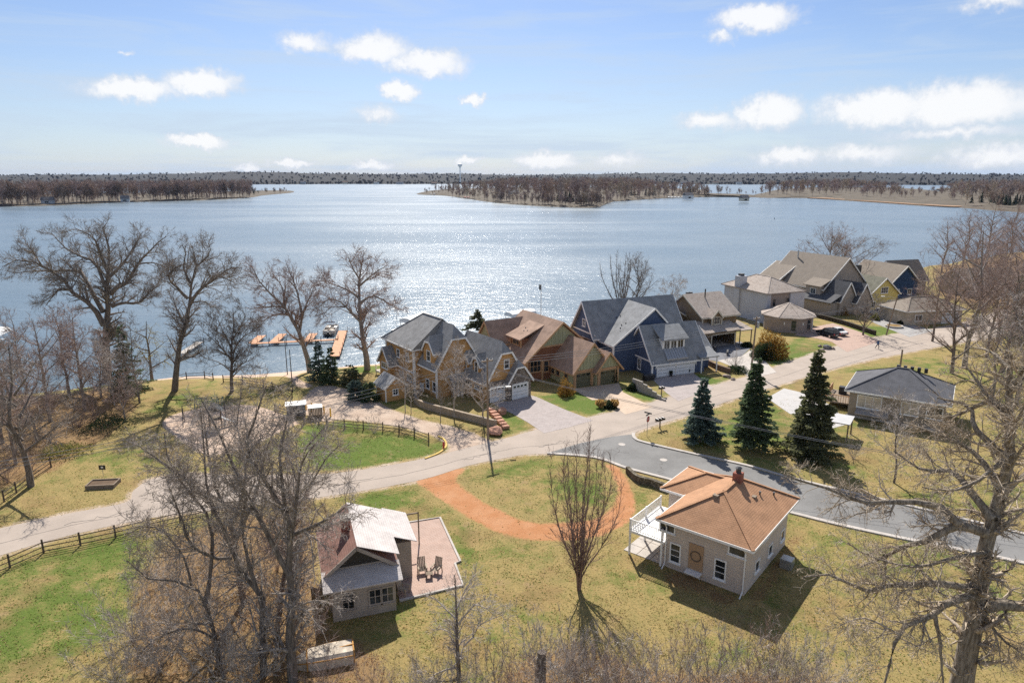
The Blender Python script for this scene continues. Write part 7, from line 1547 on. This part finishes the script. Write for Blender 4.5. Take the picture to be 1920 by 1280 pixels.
MB().lathe([(1.44, 0), (1.4, .3), (.3, .42)], n=16).build('soil', M_straw, o)
def bin_(label, p, mat, rz=0):
    o = thing('wheeled_bin', label, 'bin', p, rz, 'wheeled bins'); MB().prism([(-.28, -.3, .05), (.28, -.3, .05), (.28, .25, .05), (-.28, .25, .05)], (0, 0, .95)).build('body', mat, o); MB().prism([(-.31, -.34, 1.0), (.31, -.34, 1.0), (.31, .3, 1.06), (-.31, .3, 1.06)], (0, 0, .05)).build('lid', mat, o)
    for s in (-.25, .25): MB().tube([(s-.03, .28, .1), (s+.03, .28, .1)], .1, 8).build('wheel', M_rubber, o)
bin_('dark wheeled bin left of the closed brown garage door', at(1313, 664), M_black); bin_('dark wheeled bin close to the closed brown garage door', at(1319, 663), M_black, .2); bin_('dark wheeled bin on the ranch house deck side', at(1581, 742), M_black)
def pot(label, p):
    o = thing('plant_pot', label, 'plant pot', p, 0, 'pots by the white garage door'); MB().lathe([(.2, 0), (.28, .5), (.3, .55)], n=12).build('pot', M_black, o); rng = np.random.default_rng(5); n = 60; D = rng.normal(0, .5, (n, 3)); D[:, 2] = 1; needles('plant', n, np.c_[rng.normal(0, .06, (n, 2)), np.full(n, .5)], D/np.linalg.norm(D, axis=1, keepdims=True), .4, M_yew, rng, o)
pot('black plant pot between the two white garage doors', at(1258, 705)); pot('black plant pot at the right end of the white garage doors', at(1291, 699))
p = at(1216, 712); o = thing('storage_box', 'black storage box at the top of the timber wall', 'box', p, RAD(22)); MB().box(-.9, .9, -.4, .4, 0, .75).build('body', M_black, o); MB().box(-.93, .93, -.43, .43, .76, .84).build('lid', M_dark, o)
def patio_chair(label, px, py, rz):
    o = thing('patio_chair', label, 'chair', at(px, py, .06), rz, 'slatted chairs on the cottage patio'); m = material('weathered_chair', (.36, .29, .22), .85, 'wood')
    for k in range(5): MB().box(-.3, .3, -.3+k*.13, -.2+k*.13, .36+.01*k, .39+.01*k).build('seat_slat', m, o)
    for k in range(5): MB().obox((-.26+k*.13, .42, .78), (.05, 0, 0), (0, .015, 0), (0, .12, .42)).build('back_slat', m, o)
    for x in (-.32, .32):
        MB().box(x-.04, x+.04, -.32, -.24, 0, .6).build('leg', m, o); MB().bar((x, .42, 0), (x, .3, .6), .07, .05).build('leg', m, o); MB().box(x-.06, x+.06, -.36, .42, .6, .64).build('armrest', m, o)
patio_chair('slatted patio chair nearest the cottage side room', 792, 1074, .3); patio_chair('slatted patio chair at the outer edge of the patio', 818, 1074, -.4); patio_chair('slatted chair by the front corner of the cottage', 758, 1112, 1.2)
p = at(805, 1082, .06); o = thing('patio_table', 'small slatted table between the two patio chairs', 'table', p, .2)
for k in range(4): MB().box(-.28, .28, -.28+k*.15, -.15+k*.15, .4, .43).build('top_slat', M_wood, o)
for x in (-.22, .22):
    for y in (-.22, .22): MB().box(x-.03, x+.03, y-.03, y+.03, 0, .4).build('leg', M_wood, o)
def hull():
    m = material('faded_white_gelcoat', (.52, .46, .38), .8, var=.35, scale=2.0, bump=.5, col2=(.40, .25, .12)); r = material('rusty_orange_rim', (.46, .24, .07), .8, var=.35, scale=3.0, bump=.4)
    o = thing('old_boat_hull', 'overturned faded boat hull with rusty orange rims in brush below the cottage', 'boat', at(618, 1236), .30)
    P = lambda x, w, z: [(x, -w, 0), (x, -w*.95, z*.75), (x, -w*.7, z), (x, w*.7, z), (x, w*.95, z*.75), (x, w, 0)]
    st = [P(-2.1, .35, .5), P(-1.4, .75, .75), P(0, .9, .82), P(1.55, .88, .8)]; b = MB()
    for a, c in zip(st[:-1], st[1:]):
        for i in range(5): b.poly([a[i], a[i+1], c[i+1], c[i]])
    b.poly(list(reversed(st[0]))); b.poly(st[-1]); b.build('hull', m, o)
    for a in (st[1], st[3]): MB().tube([Vector(p)+Vector((0, 0, .02)) for p in a], .05, 5).build('rib', r, o)
    for k in (1, 4): MB().tube([st[i][k] for i in range(4)], .045, 5).build('rim', r, o)
    MB().bar((-2.0, 0, .55), (1.6, 0, .86), .06, .06).build('keel', r, o)
hull()
# ------------------------------------------------------------------ the air
def haze():
    m = bpy.data.materials.new('haze'); m.use_nodes = True; m.node_tree.nodes.clear(); T = NT(m.node_tree)
    v = T.n('ShaderNodeVolumePrincipled', None, Color=(.50, .66, 1.0, 1), Density=.000018, Anisotropy=0.0)
    T.n('ShaderNodeOutputMaterial', None, Volume=v.outputs[0])
    tag(MB().box(-9500, 9500, -400, 14500, -8, 130).build('haze', m), kind='stuff')
haze()
